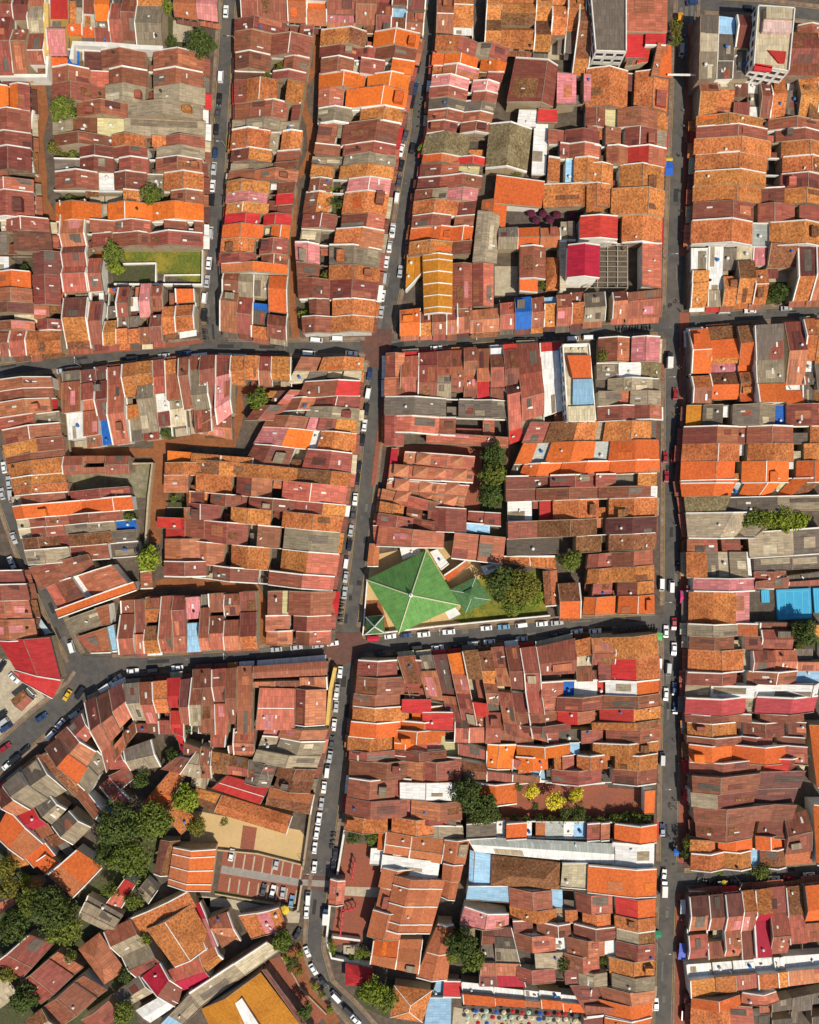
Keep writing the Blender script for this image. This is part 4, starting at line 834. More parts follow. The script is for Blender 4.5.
one('cream flat roofed house at the lower left corner', 'A5', [(-30,860),(20,850),(65,910),(-30,980)], 'fc50', e=4.5, name='house', cat='house')
one('weathered shed at the bottom edge, lower left', 'A5', [(110,1010),(165,970),(225,1040),(170,1060)], 'un30 dg30', e=4.5, name='shed', cat='shed')
row('pair by the small lane above the concrete walkway', 'from the left', 'B5', (55,660), (160,690), (30,610), (110,580), [(160,'us50 dm50')], front=False)
one('maroon gabled house by the yellow umbrella lane', 'B5', [(35,615),(105,575),(155,670),(90,715)], 'um50 us50', e=5, name='house', cat='house')
one('terracotta and pink roofed house by the yellow umbrella', 'B5', [(200,695),(150,600),(315,560),(345,640)], 'ut70 up50 dt40', pitch=.05, e=5.2, par=.5, name='house', cat='house')
one('pink roofed house at the left end of the concrete walkway', 'B5', [(-50,562),(-5,545),(78,700),(32,718)], 'ux55 up100', pitch=.05, e=4.8, name='house', cat='house')
one('small orange tiled house above the concrete walkway', 'B5', [(-5,745),(60,715),(92,765),(25,822)], 'uj40 dt40', e=5, name='house', cat='house')
one('huge ochre tiled roof cut by the bottom edge', 'B5', [(420,1060),(240,822),(5,965),(60,1090)], 'ua140 da110', e=6.5, par=.1, name='hall', cat='hall', pitch=.25)

# left edge
row('red roofed group at the far left', 'from the top', 'A3', (88,440), (150,720), (-60,440), (-60,720), [(495,'um70 dm60'), (560,'um70 dm60'), (635,'us80 ds80'), (720,'us80 ds100')], par=.7)
one('large bright red roofed hall with fan shape at the far left', 'A3', [(195,710),(240,880),(60,840),(-10,720)], 'ur60 dr70', e=7, par=.7, name='hall', cat='hall', pitch=.2)
one('lower red roof wedge of the fan shaped hall', 'A3', [(240,885),(205,955),(90,880),(60,842)], 'ur60', e=5, name='annex', cat='annex')
one('small brown hipped hut beside the left car park', 'A3', [(40,960),(90,920),(130,960),(85,1005)], 'un40 dm40', e=3.5, name='hut', cat='hut')

# right blocks
row('row on the right lane, south side', 'from the left', 'D2', (300,392), (860,352), (318,690), (860,690), [
 (378,'uq90 dq90 ut50 dm60'), (497,'un60 uq80 dt20 fp40 un50 dq60 w20'), (570,'un70 dq80 fq30 ut40 dt40 uq30'), (685,'fk150 fg100 uq80', 9.5), (760,'um110 ds120 fw20 uq50'), (805,'ut60 dt80 fw40 uk40 fk60'), (860,'ut60 dt80 uk90 w40')], par=.6)
row('row on the long right street, east side, mid block', 'from the top', 'D2', (292,698), (272,1012), (860,695), (860,1008), [
 (785,'fa60 uk70 w40 uk90 dg70 fb45 um80 dm80'), (855,'um100 ds80 fm30 um70 dm80 w60 ut60'), (925,'ut115 dt85 w30 ut80 dt80 w40 ut80'), (1012,'uq120 dq85 w30 uq80 dq100 w30 uq60 dq60')], par=.7)
row('orange and grey row, long right street, east side', 'from the top', 'D3', (272,82), (296,312), (860,70), (560,312), [(146,'uq105 dq80 fv35 uq70 dq50 fy30 uq50 dn60'), (212,'uh130 fg130 fg100'), (312,'ug100 dg60 ug70')], par=.6)
one('long grey gabled warehouse above the trees, right', 'D3', [(440,150),(440,205),(860,200),(860,140)], 'uk60 dg60', pitch=.06, e=6, name='warehouse', cat='warehouse')
one('long grey gabled warehouse with skylights below the trees, right', 'D3', [(860,268),(860,372),(545,392),(538,290)], 'uk50 dg60', pitch=.05, e=6, name='warehouse', cat='warehouse')
one('dark grey long warehouse below the skylight one, right', 'D3', [(860,375),(860,430),(565,445),(562,395)], 'uk80 dk80', pitch=.05, e=6, name='warehouse', cat='warehouse')
row('patched row on the long right street, east side', 'from the top', 'D3', (298,315), (300,470), (545,315), (560,470), [(368,'us60 dm60 um70 w40'), (470,'ut70 fk50 fc40 ug60 fw20')], par=.3)
one('pink roofed shophouse between terracotta ones, long right street', 'D3', [(298,472),(298,525),(565,522),(562,472)], 'w20 up120 dp110', e=6, par=.8, front=False, cat='shophouse')
one('maroon back house behind the pink roofed shophouse', 'D3', [(690,445),(692,482),(565,490),(562,448)], 'us50 dm60', e=5.5, name='house', cat='house')
row('rear green and maroon sheds above the blue court', 'from the left', 'D3', (565,512), (860,505), (565,482), (860,440), [(700,'um30'), (860,'um30 fk40')], front=False)
row('terracotta group on the long right street, east side', 'from the top', 'D3', (302,528), (298,845), (590,528), (590,845), [(655,'ut85 ut80 fp60 w40'), (705,'ug80 dg100 uj70 w20'), (758,'um80 dm80 w40 um60'), (845,'ut115 dt95 fc40 w30')], par=.4)
row('maroon rear row below the blue court', 'from the left', 'D3', (590,755), (860,760), (590,655), (860,655), [(715,'um40 dm40 um30'), (860,'y40 ut40')], front=False)
row('maroon rear row right of the terracotta group', 'from the left', 'D3', (555,845), (860,845), (555,762), (860,762), [(642,'um40 dm40'), (732,'us40 ds40'), (860,'us30 w40')], front=False)
row('white roofed row, long right street, east side', 'from the top', 'D3', (292,848), (286,1020), (840,842), (800,1008), [
 (900,'um110 dm60 w40 um90 dm80 fl90'), (952,'fg100 uw160 dw30 uw200 dw40'), (1020,'u1125 d1105 fg40 u1120 d1110')], par=.85)
row('row under the red roofed white row, long right street', 'from the top', 'D4', (290,98), (300,285), (762,95), (772,300), [(130,'um60 dm60 um60 w30 um60 dm60'), (185,'ut80 dt100 w30 um70 dm80 um60'), (218,'um80 dm90 um40 dm60 um80'), (285,'uq80 dq90 uq120 dq100 um80')], par=.6)
row('big maroon range on the long right street, east side', 'from the top', 'D4', (305,288), (325,600), (790,270), (680,590), [(345,'um110 dm150 ur80 dm40 w40'), (412,'um110 dm190 fd200', 8), (470,'ug110 dm190 fd200', 8), (530,'um110 dm190 um80', 8), (600,'um110 dm130 um120')], par=.3)
row('maroon back group beside the white walled house, right', 'from the left', 'D4', (690,702), (800,695), (682,510), (770,480), [(800,'uj50 um80 dm70')], front=False)
one('white walled orange roofed house at the right edge', 'D4', [(812,700),(800,460),(880,460),(880,700)], 'uq60 dq60', e=8, par=1, wall=WHITE(), name='house', cat='house')
one('long orange roofed building cut by the right edge', 'D4', [(782,140),(815,390),(880,390),(880,140)], 'uq60 dq60', e=7, par=.6, name='house', cat='house')
row('last two on the long right street above the right hand lane', 'from the top', 'D4', (308,600), (305,722), (682,580), (688,712), [(655,'ut80 dj30 uq70 dq80 uq60 dq60'), (722,'ut70 dt60 ut60 dt50 fl40 un60 dn40')], par=.6)
row('row on the lower right lane, south side', 'from the left', 'D5', (305,520), (880,465), (300,772), (880,730), [  # front gables: north slopes coloured darker for shade, south slopes paler for sun
 (382,'ud80 ds80 us60 dm50'), (448,'ud80 ds60 w50 us60'), (512,'ud80 ds70 us70 ds40'), (566,'ut60 ds80 um90'), (628,'ut80 dx30 ux120'), (698,'um90 us80 ds80'), (765,'un90 us90 w40'), (880,'uq80 dq50 us60 w40')], par=.7)
row('white stripped rear row, bottom right', 'from the left', 'D5', (310,920), (880,850), (295,790), (860,752), [
 (412,'ut80 fw50'), (495,'ut80 fw50'), (582,'us70 fw50'), (662,'ut70 fw50'), (700,'ut70 fw50'), (880,'us70 fw50')], par=.6, front=False)
row('last row on the long right street, bottom right', 'from the top', 'D5', (312,922), (308,1060), (540,905), (560,1060), [(962,'uq75 dq75 w30'), (1060,'ut120 dt40 us90')], par=.6)
one('faded red gabled house beside the dark yards, bottom right', 'D5', [(515,900),(512,948),(665,935),(650,895)], 'us70 ds60', e=5.5, name='house', cat='house')
row('dark yard sheds at the bottom right corner', 'from the left', 'D5', (560,1050), (880,1040), (560,960), (880,890), [(640,'fk40 w40'), (720,'fk30 w30 fk40'), (800,'w40 fk40'), (880,'fk40 w50 fk40')], front=False)

# houses deep inside the blocks
row('back row above the tree courtyard cottage', 'from the left', 'C4', (238,362), (560,372), (232,215), (565,300), [(348,'um50 dm40 w30 um60'), (450,'um40 w20 uo60'), (560,'um40 w20 fl20 um40')], front=False)
one('bright orange L shaped roof above the tree courtyard', 'C4', [(465,220),(440,318),(350,315),(350,218)], 'uo60 do40', e=6.5, pitch=.2, name='house', cat='house', par=.7)
row('upper back row of the bottom centre block', 'from the left', 'C4', (218,212), (560,208), (220,100), (560,90), [(276,'us50 dd40'), (342,'us60 fr50'), (402,'us60 ds50'), (466,'um50 dm50 w15'), (560,'um40 w30 dm50')], front=False)
row('back row beside the plaza trees, bottom centre', 'from the left', 'C5', (318,880), (505,885), (330,635), (445,640), [(390,'fd50 us60 fk70 um40 dd40'), (505,'fx55 us60 ug70 dk40 ud50')], front=False)
one('small tan grey roofed house above the plaza trees', 'C5', [(300,625),(298,685),(240,680),(240,622)], 'ug30 dg30', e=5, name='house', cat='house')
row('back row right of the white apartment house', 'from the top', 'C2', (960,528), (960,760), (790,530), (795,765), [(592,'fw60 fk60'), (642,'ug60 dg50 fk40'), (700,'fk40 ug70'), (760,'um50 dm60')], front=False)
row('back row by the square yard, left middle', 'from the top', 'B2', (415,640), (300,760), (275,640), (180,760), [(702,'us50 fd40 w30'), (760,'um60 dm50')], front=False)
row('back row above the brown square, left middle', 'from the left', 'A2', (665,960), (1010,985), (670,880), (1010,905), [(760,'um40 uo40'), (880,'un40 dt40'), (1010,'ut40 dt40')], front=False)
row('back row above the sand yard hall', 'from the left', 'B4', (-70,345), (45,350), (-60,180), (45,225), [(0,'us60 um40 w20'), (45,'um50 dm50 w20')], front=False)
row('back row right of the long narrow red roof', 'from the left', 'B4', (112,270), (215,275), (112,225), (215,225), [(215,'un40 um40')], front=False)
row('back group beside the crimson strip roof, lower left', 'from the left', 'A4', (640,320), (800,350), (745,235), (830,245), [(720,'um40 w20'), (800,'ug40 dg40')], front=False)
one('maroon hut between the pink shed and the dark tree, lower left', 'A4', [(430,345),(480,400),(540,350),(500,310)], 'um40 dm40', e=4.5, name='hut', cat='hut')
one('tan grey shed behind the terracotta gabled house', 'A4', [(760,385),(819,400),(830,330),(775,320)], 'ug50', e=4.5, name='shed', cat='shed')
one('grey tan shed right of the umbrella courtyard', 'C1', [(700,880),(705,955),(645,955),(645,880)], 'fk30 fg30', e=6, name='shed', cat='shed')
row('top right corner back row', 'from the top', 'D1', (905,100), (905,480), (790,100), (800,480), [(200,'um50 dm40'), (300,'um50 dm40'), (400,'ut50 dt40'), (480,'un50 w30')], front=False)

one('white flat terrace strip set in the huge ochre roof', 'B5', [(122,965),(165,932),(250,1060),(195,1090)], 'fw60', e=10.6, name='terrace', cat='terrace', clutter=False)
one('narrow maroon eave roof along the right side of the huge ochre roof', 'B5', [(244,815),(262,812),(450,1060),(428,1062)], 'fd20', e=6.4, name='lean_to', cat='lean-to', clutter=False)

one('pale speckled concrete roof running beside the huge ochre roof', 'B5', [(265,705),(312,742),(0,962),(-45,905)], 'fc60 fg80', e=7, name='covered_walk', cat='covered walk')
one('lower end of the pale concrete roof, cut by the bottom edge', 'A5', [(765,905),(800,962),(690,1062),(630,1045)], 'fg60 fl30', e=6.8, name='covered_walk', cat='covered walk')
# ------------------------------------------------------------------ ground, streets, pavements, yards
def sheet(name, pts, z, mat):
    pts = ccw([tuple(p) for p in pts]); b = MB()
    b.face([Vector((p[0], p[1], z)) for p in pts]); o = b.build(name, mat); o['kind'] = 'structure'; return o
GM = plain('town_ground', (0.115, 0.088, 0.066), 0.95, 0.45, 0.5, big=(0.2, 0.6, (0.06, 0.05, 0.042)))
sheet('ground', [(-900, -900), (900, -900), (900, 900), (-900, 900)], 0.0, GM)
ASPH = plain('asphalt', (0.080, 0.075, 0.071), 0.9, 0.32, 0.5, big=(0.1, 0.8, (0.115, 0.10, 0.086)))
KERB = plain('kerb_paving', (0.19, 0.125, 0.09), 0.9, 0.3, 0.8, big=(0.2, 0.5, (0.30, 0.24, 0.17)))
YEL = plain('yellow_paint', (0.48, 0.32, 0.05), 0.8, 0.3)
WPAINT = plain('white_paint', (0.55, 0.54, 0.5), 0.8, 0.3)
def offs(pl, d):
    out = []
    for i, p in enumerate(pl):
        a = pl[max(0, i - 1)]; b = pl[min(len(pl) - 1, i + 1)]
        t = (b - a).normalized(); out.append(Vector((p.x - t.y * d, p.y + t.x * d, 0)))
    return out
def trim(pl, a, b):
    pl = [p.copy() for p in pl]
    if a: pl[0] = pl[0] + (pl[1] - pl[0]).normalized() * min(a, (pl[1] - pl[0]).length * .9)
    if b: pl[-1] = pl[-1] + (pl[-2] - pl[-1]).normalized() * min(b, (pl[-2] - pl[-1]).length * .9)
    return pl
def strip(name, pl, d0, d1, z, mat, h=0.0):
    L, Rr = offs(pl, d1), offs(pl, d0); b = MB(); up = Vector((0, 0, z))
    for i in range(len(pl) - 1):
        q = [Rr[i], Rr[i + 1], L[i + 1], L[i]]
        if h: b.hexa([v + Vector((0, 0, 0.001)) for v in q], [v + Vector((0, 0, h)) for v in q])
        else: b.face([v + up for v in q])
    o = b.build(name, mat); o['kind'] = 'structure'; return o
ZR = [0.012]
def road(pts, w, mat=ASPH, walk=1.3, t0=6, t1=6, edge=True, name='road', ywide=0.1):
    """pts in plan units, w in plan units."""
    pl = [W(*p) for p in pts]; ZR[0] += 0.004; z = ZR[0]
    # subdivide so that bends stay smooth
    hw = w * S / 2
    strip(name, pl, -hw, hw, z, mat)
    if walk:
        tp = trim(pl, t0, t1)
        strip('pavement', tp, hw, hw + walk, 0, KERB, 0.14); strip('pavement', tp, -hw - walk, -hw, 0, KERB, 0.14)
        if edge:
            strip('road_marking', tp, hw - .35, hw - .35 + ywide, z + .012, YEL); strip('road_marking', tp, -hw + .25, -hw + .25 + ywide, z + .012, YEL)
V1 = [(231,-20),(228,10),(221,120),(215,230),(211,300),(214,338)]
V2a = [(431,-20),(428,10),(419,128),(404,220),(392,290),(380,345)]
V2b = [(379,345),(370,455),(359,560),(347,645)]
V2c = [(346,645),(342,700),(334,780),(322,868)]
V2d = [(322,868),(316,920),(314,950),(324,985),(348,1008),(385,1050)]
V3a = [(688,-20),(684,60),(679,180),(674,322)]
V3b = [(674,322),(673,480),(672,622)]
V3c = [(672,622),(671,720),(668,878)]
V3d = [(668,878),(665,960),(662,1050)]
E1a = [(-20,374),(0,371),(50,364),(100,357),(150,351),(214,347)]
E1b = [(214,347),(290,348),(379,347)]
E1c = [(379,347),(400,343),(500,336),(600,330),(674,326)]
E1d = [(674,323),(740,316),(840,309)]
E0a = [(688,4),(760,8),(840,18)]
E2a = [(96,666),(150,664),(240,658),(347,648)]
E2b = [(347,648),(400,642),(500,633),(600,625),(672,622)]
E3 = [(668,880),(740,876),(840,871)]
LW = [(-4,452),(6,500),(24,550),(48,600),(66,640),(84,672)]
DG = [(96,666),(78,692),(40,722),(0,758),(-20,775)]
road(V1, 15, t1=5); road(V2a, 17.5, t1=5); road(V2b, 16, t0=6, t1=7); road(V2c, 18, t0=7); road(V2d, 17, t0=0)
road(V3a, 20); road(V3b, 18); road(V3c, 18); road(V3d, 18)
road(E1a, 13, t0=0, t1=5); road(E1b, 13.5, t0=5, t1=5); road(E1c, 12.5); road(E1d, 12.5, t1=0); road(E0a, 14, t1=0)
road(E2a, 16, t0=6); road(E2b, 17); road(E3, 15, t1=0); road(LW, 15, t0=0, t1=6); road(DG, 25, t0=6, t1=0)
# repairs, drain covers and worn centre lines in the asphalt
rpr = random.Random(3); PATCHM = [plain('asphalt_repair_dark', (0.035, 0.034, 0.035), .9, .2), plain('asphalt_repair_pale', (0.13, 0.12, 0.105), .9, .2)]
for pts, w in ((V1, 15), (V2a, 17), (V2b, 16), (V2c, 18), (V2d, 17), (V3a, 20), (V3b, 18), (V3c, 18), (V3d, 18), (E1a, 13), (E1b, 13), (E1c, 12), (E1d, 12), (E2a, 16), (E2b, 17), (E3, 15), (LW, 15), (DG, 25)):
    pl = [W(*p) for p in pts]; L = sum((pl[i + 1] - pl[i]).length for i in range(len(pl) - 1))
    for k in range(int(L / 11)):
        i = rpr.randrange(len(pl) - 1); a, b_ = pl[i], pl[i + 1]; d = (b_ - a).normalized(); n = Vector((-d.y, d.x, 0)); c = a.lerp(b_, rpr.random()) + n * rpr.uniform(-.36, .36) * w * S
        l, h = rpr.uniform(.5, 4), rpr.uniform(.3, .9); bb = MB(); zz = Vector((0, 0, .105 + .0004 * len(bpy.data.objects) % .004))
        if k % 4 == 0: l = h = .35
        bb.face([c - d * l - n * h + zz, c + d * l - n * h + zz, c + d * l + n * h + zz, c - d * l + n * h + zz]); o = bb.build('drain_cover' if k % 4 == 0 else 'asphalt_repair', PATCHM[rpr.randrange(2)]); o['kind'] = 'structure'
# junction patches
def patch(name, t, pts, z, mat): return sheet(name, [PW(t, p) for p in pts], z, mat)
REDJ = plain('red_brick_road', (0.135, 0.062, 0.048), 0.9, 0.3, 0.6, big=(0.15, 0.5, (0.09, 0.06, 0.05)))
patch('brick_crossing', 'B2', [(640,445),(700,395),(768,395),(758,548),(672,548)], 0.115, REDJ)
patch('brick_crossing', 'B3', [(495,760),(540,690),(640,690),(668,740),(620,800),(540,830),(505,800)], 0.115, REDJ)
patch('brick_crossing', 'B4', [(415,740),(520,748),(515,800),(405,795)], 0.115, REDJ)
patch('grey_crossing', 'B4', [(408,756),(520,762),(515,788),(405,780)], 0.119, plain('grey_brick', (0.27, 0.24, 0.21), 0.9, 0.25))
patch('road_junction', 'A3', [(255,790),(330,780),(480,790),(470,870),(330,940),(230,980),(250,900)], 0.117, ASPH)
patch('brick_walk', 'D1', [(352,95),(392,95),(352,1023),(318,1023)], 0.112, BRICK())
patch('brick_walk', 'D2', [(262,330),(300,330),(292,1020),(258,1020)], 0.112, BRICK())
patch('brick_walk', 'D3', [(262,90),(300,90),(300,1023),(262,1023)], 0.16, BRICK())
patch('brick_walk', 'D4', [(264,90),(305,90),(305,690),(258,690)], 0.165, BRICK())
patch('brick_walk', 'D5', [(248,500),(310,500),(310,1050),(240,1050)], 0.16, BRICK())
patch('brick_walk', 'B2', [(738,560),(757,560),(700,1020),(682,1020)], 0.17, BRICK())
patch('brick_walk', 'A2', [(270,478),(420,470),(640,455),(790,440),(810,440),(810,452),(640,474),(420,492),(270,505)], 0.16, BRICK())
def alley(pts, w, t): 
    pl = [PW(t, p) for p in pts]; ZR[0] += 0.004
    strip('alley', pl, -w * S / 2, w * S / 2, ZR[0], EARTH())
alley([(150,320),(165,450),(142,560),(158,700),(160,800),(205,880),(222,1060)], 15, 'A1'); alley([(175,848),(250,870),(350,880),(400,1010),(410,1100)], 9, 'A1')
alley([(468,90),(470,180),(465,270),(412,340),(410,420),(440,500),(445,600),(425,660),(378,720),(372,820),(362,1030)], 8, 'B1')
alley([(362,0),(365,280),(385,440)], 8, 'B2'); alley([(220,590),(262,870),(330,890),(560,890),(640,890)], 9, 'A2')
alley([(640,830),(645,900),(640,1100)], 15, 'A2'); alley([(645,870),(820,830)], 12, 'A2'); alley([(-20,850),(130,850),(160,720),(160,640),(360,640)], 10, 'B2')
alley([(640,-20),(630,200),(610,330)], 15, 'A3'); alley([(470,560),(560,520),(660,490),(830,490)], 9, 'A3'); alley([(-20,495),(120,505),(225,520),(245,570),(240,750)], 11, 'B3')
patch('lawn', 'A2', [(488,70),(805,68),(800,215),(490,135)], 0.03, GRASS()); patch('yard', 'A2', [(452,135),(620,135),(620,215),(452,215)], 0.034, SOIL())
patch('sand_yard', 'B4', [(-30,480),(400,560),(425,590),(410,690),(90,640),(-40,610)], 0.03, SAND())
patch('brick_path', 'B4', [(172,540),(228,550),(215,640),(160,632)], 0.04, BRICK())
patch('car_park', 'B4', [(95,630),(415,690),(395,860),(70,800)], 0.036, BRICK())
patch('car_park_lane', 'B4', [(88,700),(402,755),(402,785),(82,732)], 0.042, plain('grey_brick', (0.27, 0.24, 0.21), 0.9, 0.25))
patch('verge', 'B4', [(60,800),(395,862),(388,880),(58,818)], 0.045, GRASS())
for i in range(8):
    x0 = 140 + i * 38; y0 = 650 + i * 6.5
    patch('parking_line', 'B4', [(x0,y0),(x0+6,y0+1),(x0-4,y0+62),(x0-10,y0+61)], 0.048, CPAVE())
    x0 = 118 + i * 38; y0 = 750 + i * 7
    patch('parking_line', 'B4', [(x0,y0),(x0+6,y0+1),(x0-2,y0+55),(x0-8,y0+54)], 0.048, CPAVE())
patch('temple_forecourt', 'B4', [(580,605),(700,620),(740,720),(640,1010),(520,1020),(545,860),(560,720)], 0.03, BRICK())
patch('forecourt_path', 'B4', [(570,785),(740,790),(735,830),(565,820)], 0.036, CPAVE())
patch('tree_court', 'C4', [(410,372),(830,378),(820,525),(400,525)], 0.03, BRICK()); patch('tree_court', 'D4', [(-30,390),(165,400),(160,535),(-30,535)], 0.034, BRICK())
patch('hedge_bed', 'C4', [(240,505),(830,505),(830,535),(240,530)], 0.04, SOIL()); patch('hedge_bed', 'D4', [(-30,490),(160,490),(160,535),(-30,535)], 0.044, SOIL())
patch('walled_garden', 'C3', [(325,460),(560,440),(590,590),(570,625),(250,650),(210,640)], 0.03, GRASS())
patch('mosque_yard', 'B3', [(655,480),(690,380),(1010,320),(1180,470),(1180,640),(650,700)], 0.026, SAND())
patch('mosque_yard', 'B3', [(655,560),(720,560),(760,690),(650,700)], 0.032, EARTH())
patch('mossy_court', 'A3', [(270,60),(600,15),(590,150),(275,150)], 0.05, plain('mossy_concrete', (0.23, 0.20, 0.13), 0.95, 0.4, 0.6, big=(0.2, 0.7, (0.09, 0.10, 0.04)))); patch('umbrella_court', 'C1', [(425,828),(819,835),(819,862),(640,905),(425,905)], 0.03, PAVE())
patch('grey_court', 'C2', [(378,145),(470,145),(470,262),(378,262)], 0.03, CPAVE())
patch('car_park', 'A3', [(-40,790),(60,800),(190,960),(60,1040),(-40,1060)], 0.03, CPAVE()); patch('car_park', 'A4', [(-40,0),(95,20),(150,80),(20,190),(-40,190)], 0.036, CPAVE())
patch('plaza', 'C5', [(215,955),(380,985),(520,990),(819,1010),(819,1120),(200,1120)], 0.03, CPAVE())
patch('garden_ground', 'A4', [(-40,600),(120,720),(290,840),(420,720),(380,500),(560,470),(690,590),(600,800),(480,900),(300,1000),(-40,1040)], 0.03, SOIL())
patch('garden_ground', 'A5', [(-40,560),(320,640),(520,830),(560,1060),(-40,1060)], 0.035, SOIL())
patch('lane', 'A4', [(560,760),(640,740),(760,830),(840,830),(840,870),(700,830),(600,830)], 0.045, PAVE())
patch('lane', 'B4', [(-20,820),(120,835),(400,890),(395,930),(330,930),(120,870),(-20,860)], 0.045, CPAVE())

patch('brick_terrace', 'B5', [(268,770),(320,750),(400,850),(500,990),(470,1020),(440,1010)], 0.05, BRICK())
patch('verge', 'B5', [(325,745),(400,690),(450,830),(560,1010),(520,1040),(400,880)], 0.04, EARTH())
patch('garden_ground', 'C4', [(200,930),(330,940),(330,1100),(190,1090)], 0.03, SOIL()); patch('garden_ground', 'B5', [(620,870),(780,840),(750,1000),(660,960)], 0.03, SOIL())
patch('garden_ground', 'A1', [(650,70),(819,70),(819,205),(650,200)], 0.03, SOIL()); patch('temple_garden', 'C2', [(330,870),(428,860),(420,1180),(315,1180)], 0.056, SOIL())
patch('court_slab', 'A1', [(692,82),(770,82),(768,172),(690,165)], 0.05, CPAVE())

patch('temple_court', 'C2', [(-55,860),(440,865),(420,1180),(-80,1160)], 0.05, BRICK())
# ------------------------------------------------------------------ boundary walls
def bwall(label, t, pts, mat=None, h=2.6, th=0.45, name='boundary_wall'):
    pl = [PW(t, p, h) for p in pts]
    for v in pl: v.z = 0
    L, Rr = offs(pl, th / 2), offs(pl, -th / 2); b = MB()
    for i in range(len(pl) - 1):
        q = [Rr[i], Rr[i + 1], L[i + 1], L[i]]; b.hexa(q, [v + Vector((0, 0, h)) for v in q])
    o = b.build(name, mat or WHITE()); tag(o, label, 'wall'); return o
bwall('long white wall with stains behind the top left houses', 'A1', [(285,235),(292,172),(440,178),(560,188),(650,192)], h=7.5, th=1.6)
bwall('short white wall below the corner row at top left', 'A1', [(-10,302),(185,302),(188,218)], h=5.5, th=1.3)
bwall('yellow wall between the two top left groups', 'A1', [(183,10),(186,215)], YELP(), h=7, th=1.6)
bwall('white wall curving along the brown alley at upper left', 'A1', [(132,440),(112,560),(132,690)], h=4, th=.8)
bwall('white garden wall round the lawn', 'A2', [(490,65),(808,62),(806,218),(455,216)], h=2.4, th=.7)
bwall('low white wall dividing the lawn garden', 'A2', [(490,135),(622,132),(622,212)], h=1.2, th=.6)
bwall('low white planter wall in the lawn garden', 'A2', [(655,205),(655,180),(800,178)], h=1, th=.4)
bwall('pale rounded wall at the corner of the left lane', 'A2', [(650,408),(740,398),(778,350),(775,240)], h=3, th=1, mat=CREAM())
bwall('pale stained wall round the mossy court', 'A3', [(515,15),(608,12),(592,150),(580,335)], h=3, th=.7, mat=CREAM())
bwall('long pale wall along the lower lane south of the green roof', 'C3', [(-60,690),(150,665),(400,640),(600,622)], h=2.2, th=.5)
bwall('white wall west of the green roof along the second street', 'B3', [(668,480),(650,700),(740,690)], h=2.2, th=.4)
bwall('white street wall of the temple forecourt', 'B4', [(580,545),(548,740)], h=2.4, th=.7)
bwall('white street wall below the temple gatehouse', 'B5', [(518,550),(505,690),(525,760),(680,790)], h=2.4, th=.7)
bwall('inner white wall beside the temple pond', 'B5', [(525,675),(640,690)], h=2, th=.8)
bwall('pale yellow wall between the sand yard and the street', 'B4', [(475,300),(440,500),(410,720)], CREAM(), h=2.4, th=.7)
bwall('pale wall between the car park and the second street', 'B4', [(405,780),(390,880),(370,890)], CREAM(), h=2.2, th=.6)
bwall('yellow wall along the second street by the maroon range', 'B3', [(540,830),(520,920),(508,1060)], YELP(), h=4, th=1.2)
bwall('white wall around the car park and garden edge', 'B4', [(70,640),(230,655),(410,700)], CREAM(), h=1.2, th=.5)
bwall('pale green wall at the car park bottom edge', 'B4', [(60,815),(388,872)], h=1, th=.4, mat=CREAM())
bwall('white wall along the top of the tree courtyard', 'C4', [(465,360),(560,362),(660,380),(819,372)], h=4, th=.7)
bwall('dark kerb wall above the brick terrace', 'B5', [(325,755),(380,840),(400,880),(505,985)], CREAM(), h=1, th=.5)
bwall('pale wall between the two grey sheds and garden top right', 'D3', [(560,512),(640,515)], h=3, th=.5)
bwall('blue painted wall strip beside the deep houses of the centre block', 'C2', [(640,470),(655,640)], plain('blue_wall', (0.02, 0.25, 0.45), 0.8, 0.2), h=6.5, th=1.0)

# ------------------------------------------------------------------ landmark buildings
def mosque():
    z = 9.5
    base = [W(*P('C3', p), 6.0) for p in [(105,360),(240,580),(-5,692),(-135,478)]]
    apex = W(*P('C3', (44,540)), 15.0)
    for v in base: v.z = 6.0
    cen = sum(base, Vector()) / 4; cen.z = 0
    root = empty('mosque', cen); tag(root, 'large green pyramid roofed mosque with pale hip lines beside the central crossing', 'mosque')
    base = [v - cen for v in base]; apex = apex - cen
    wb = MB(); iq = [Vector((v.x * .88, v.y * .88, 0)) for v in base]; iq2 = ccw(iq)
    wb.hexa(iq2, [v + Vector((0, 0, 6.1)) for v in iq2]); wb.build('wall', WHITE(), root)
    rb = MB(); m = roofmat('roof_green_tile', (0.125, 0.285, 0.075), 'clean', 0.75, .95, 1.05, 0.5, 0.003)
    for i in range(4):
        a, b = base[i], base[(i + 1) % 4]; f = [a, b, apex]
        nn = (b - a).cross(apex - a)
        if nn.z < 0: f = [b, a, apex]
        d = (f[1] - f[0]).normalized(); rb.face(f, [((p - f[0]).dot(d) + 9, ((p - f[0]) - d * (p - f[0]).dot(d)).length + 4) for p in f])
        rb.face([a, b, b - Vector((0, 0, .4)), a - Vector((0, 0, .4))])
    ro = rb.build('roof', m, root)
    lb = MB()
    for v in base: lb.tube(v + Vector((0, 0, .1)), apex + Vector((0, 0, .1)), .22, .22, 6)
    lb.build('ridge_cap', plain('pale_green_cap', (0.55, 0.55, 0.36), 0.7, 0.1), root)
    fb = MB(); fb.tube(apex, apex + Vector((0, 0, 2.2)), .35, .08, 8); fb.tube(apex + Vector((0, 0, .2)), apex + Vector((0, 0, .9)), .8, .7, 8); fb.build('finial', plain('offwhite_enamel', (0.62, 0.62, 0.58), 0.5, 0.1), root)
mosque()
hip('smaller green hipped pavilion attached to the mosque', 'C3', [(196,520),(304,466),(364,560),(262,612)], 'e', e=5, rise=1.6, inset=.42, name='prayer_pavilion', cat='pavilion', lines=.1)
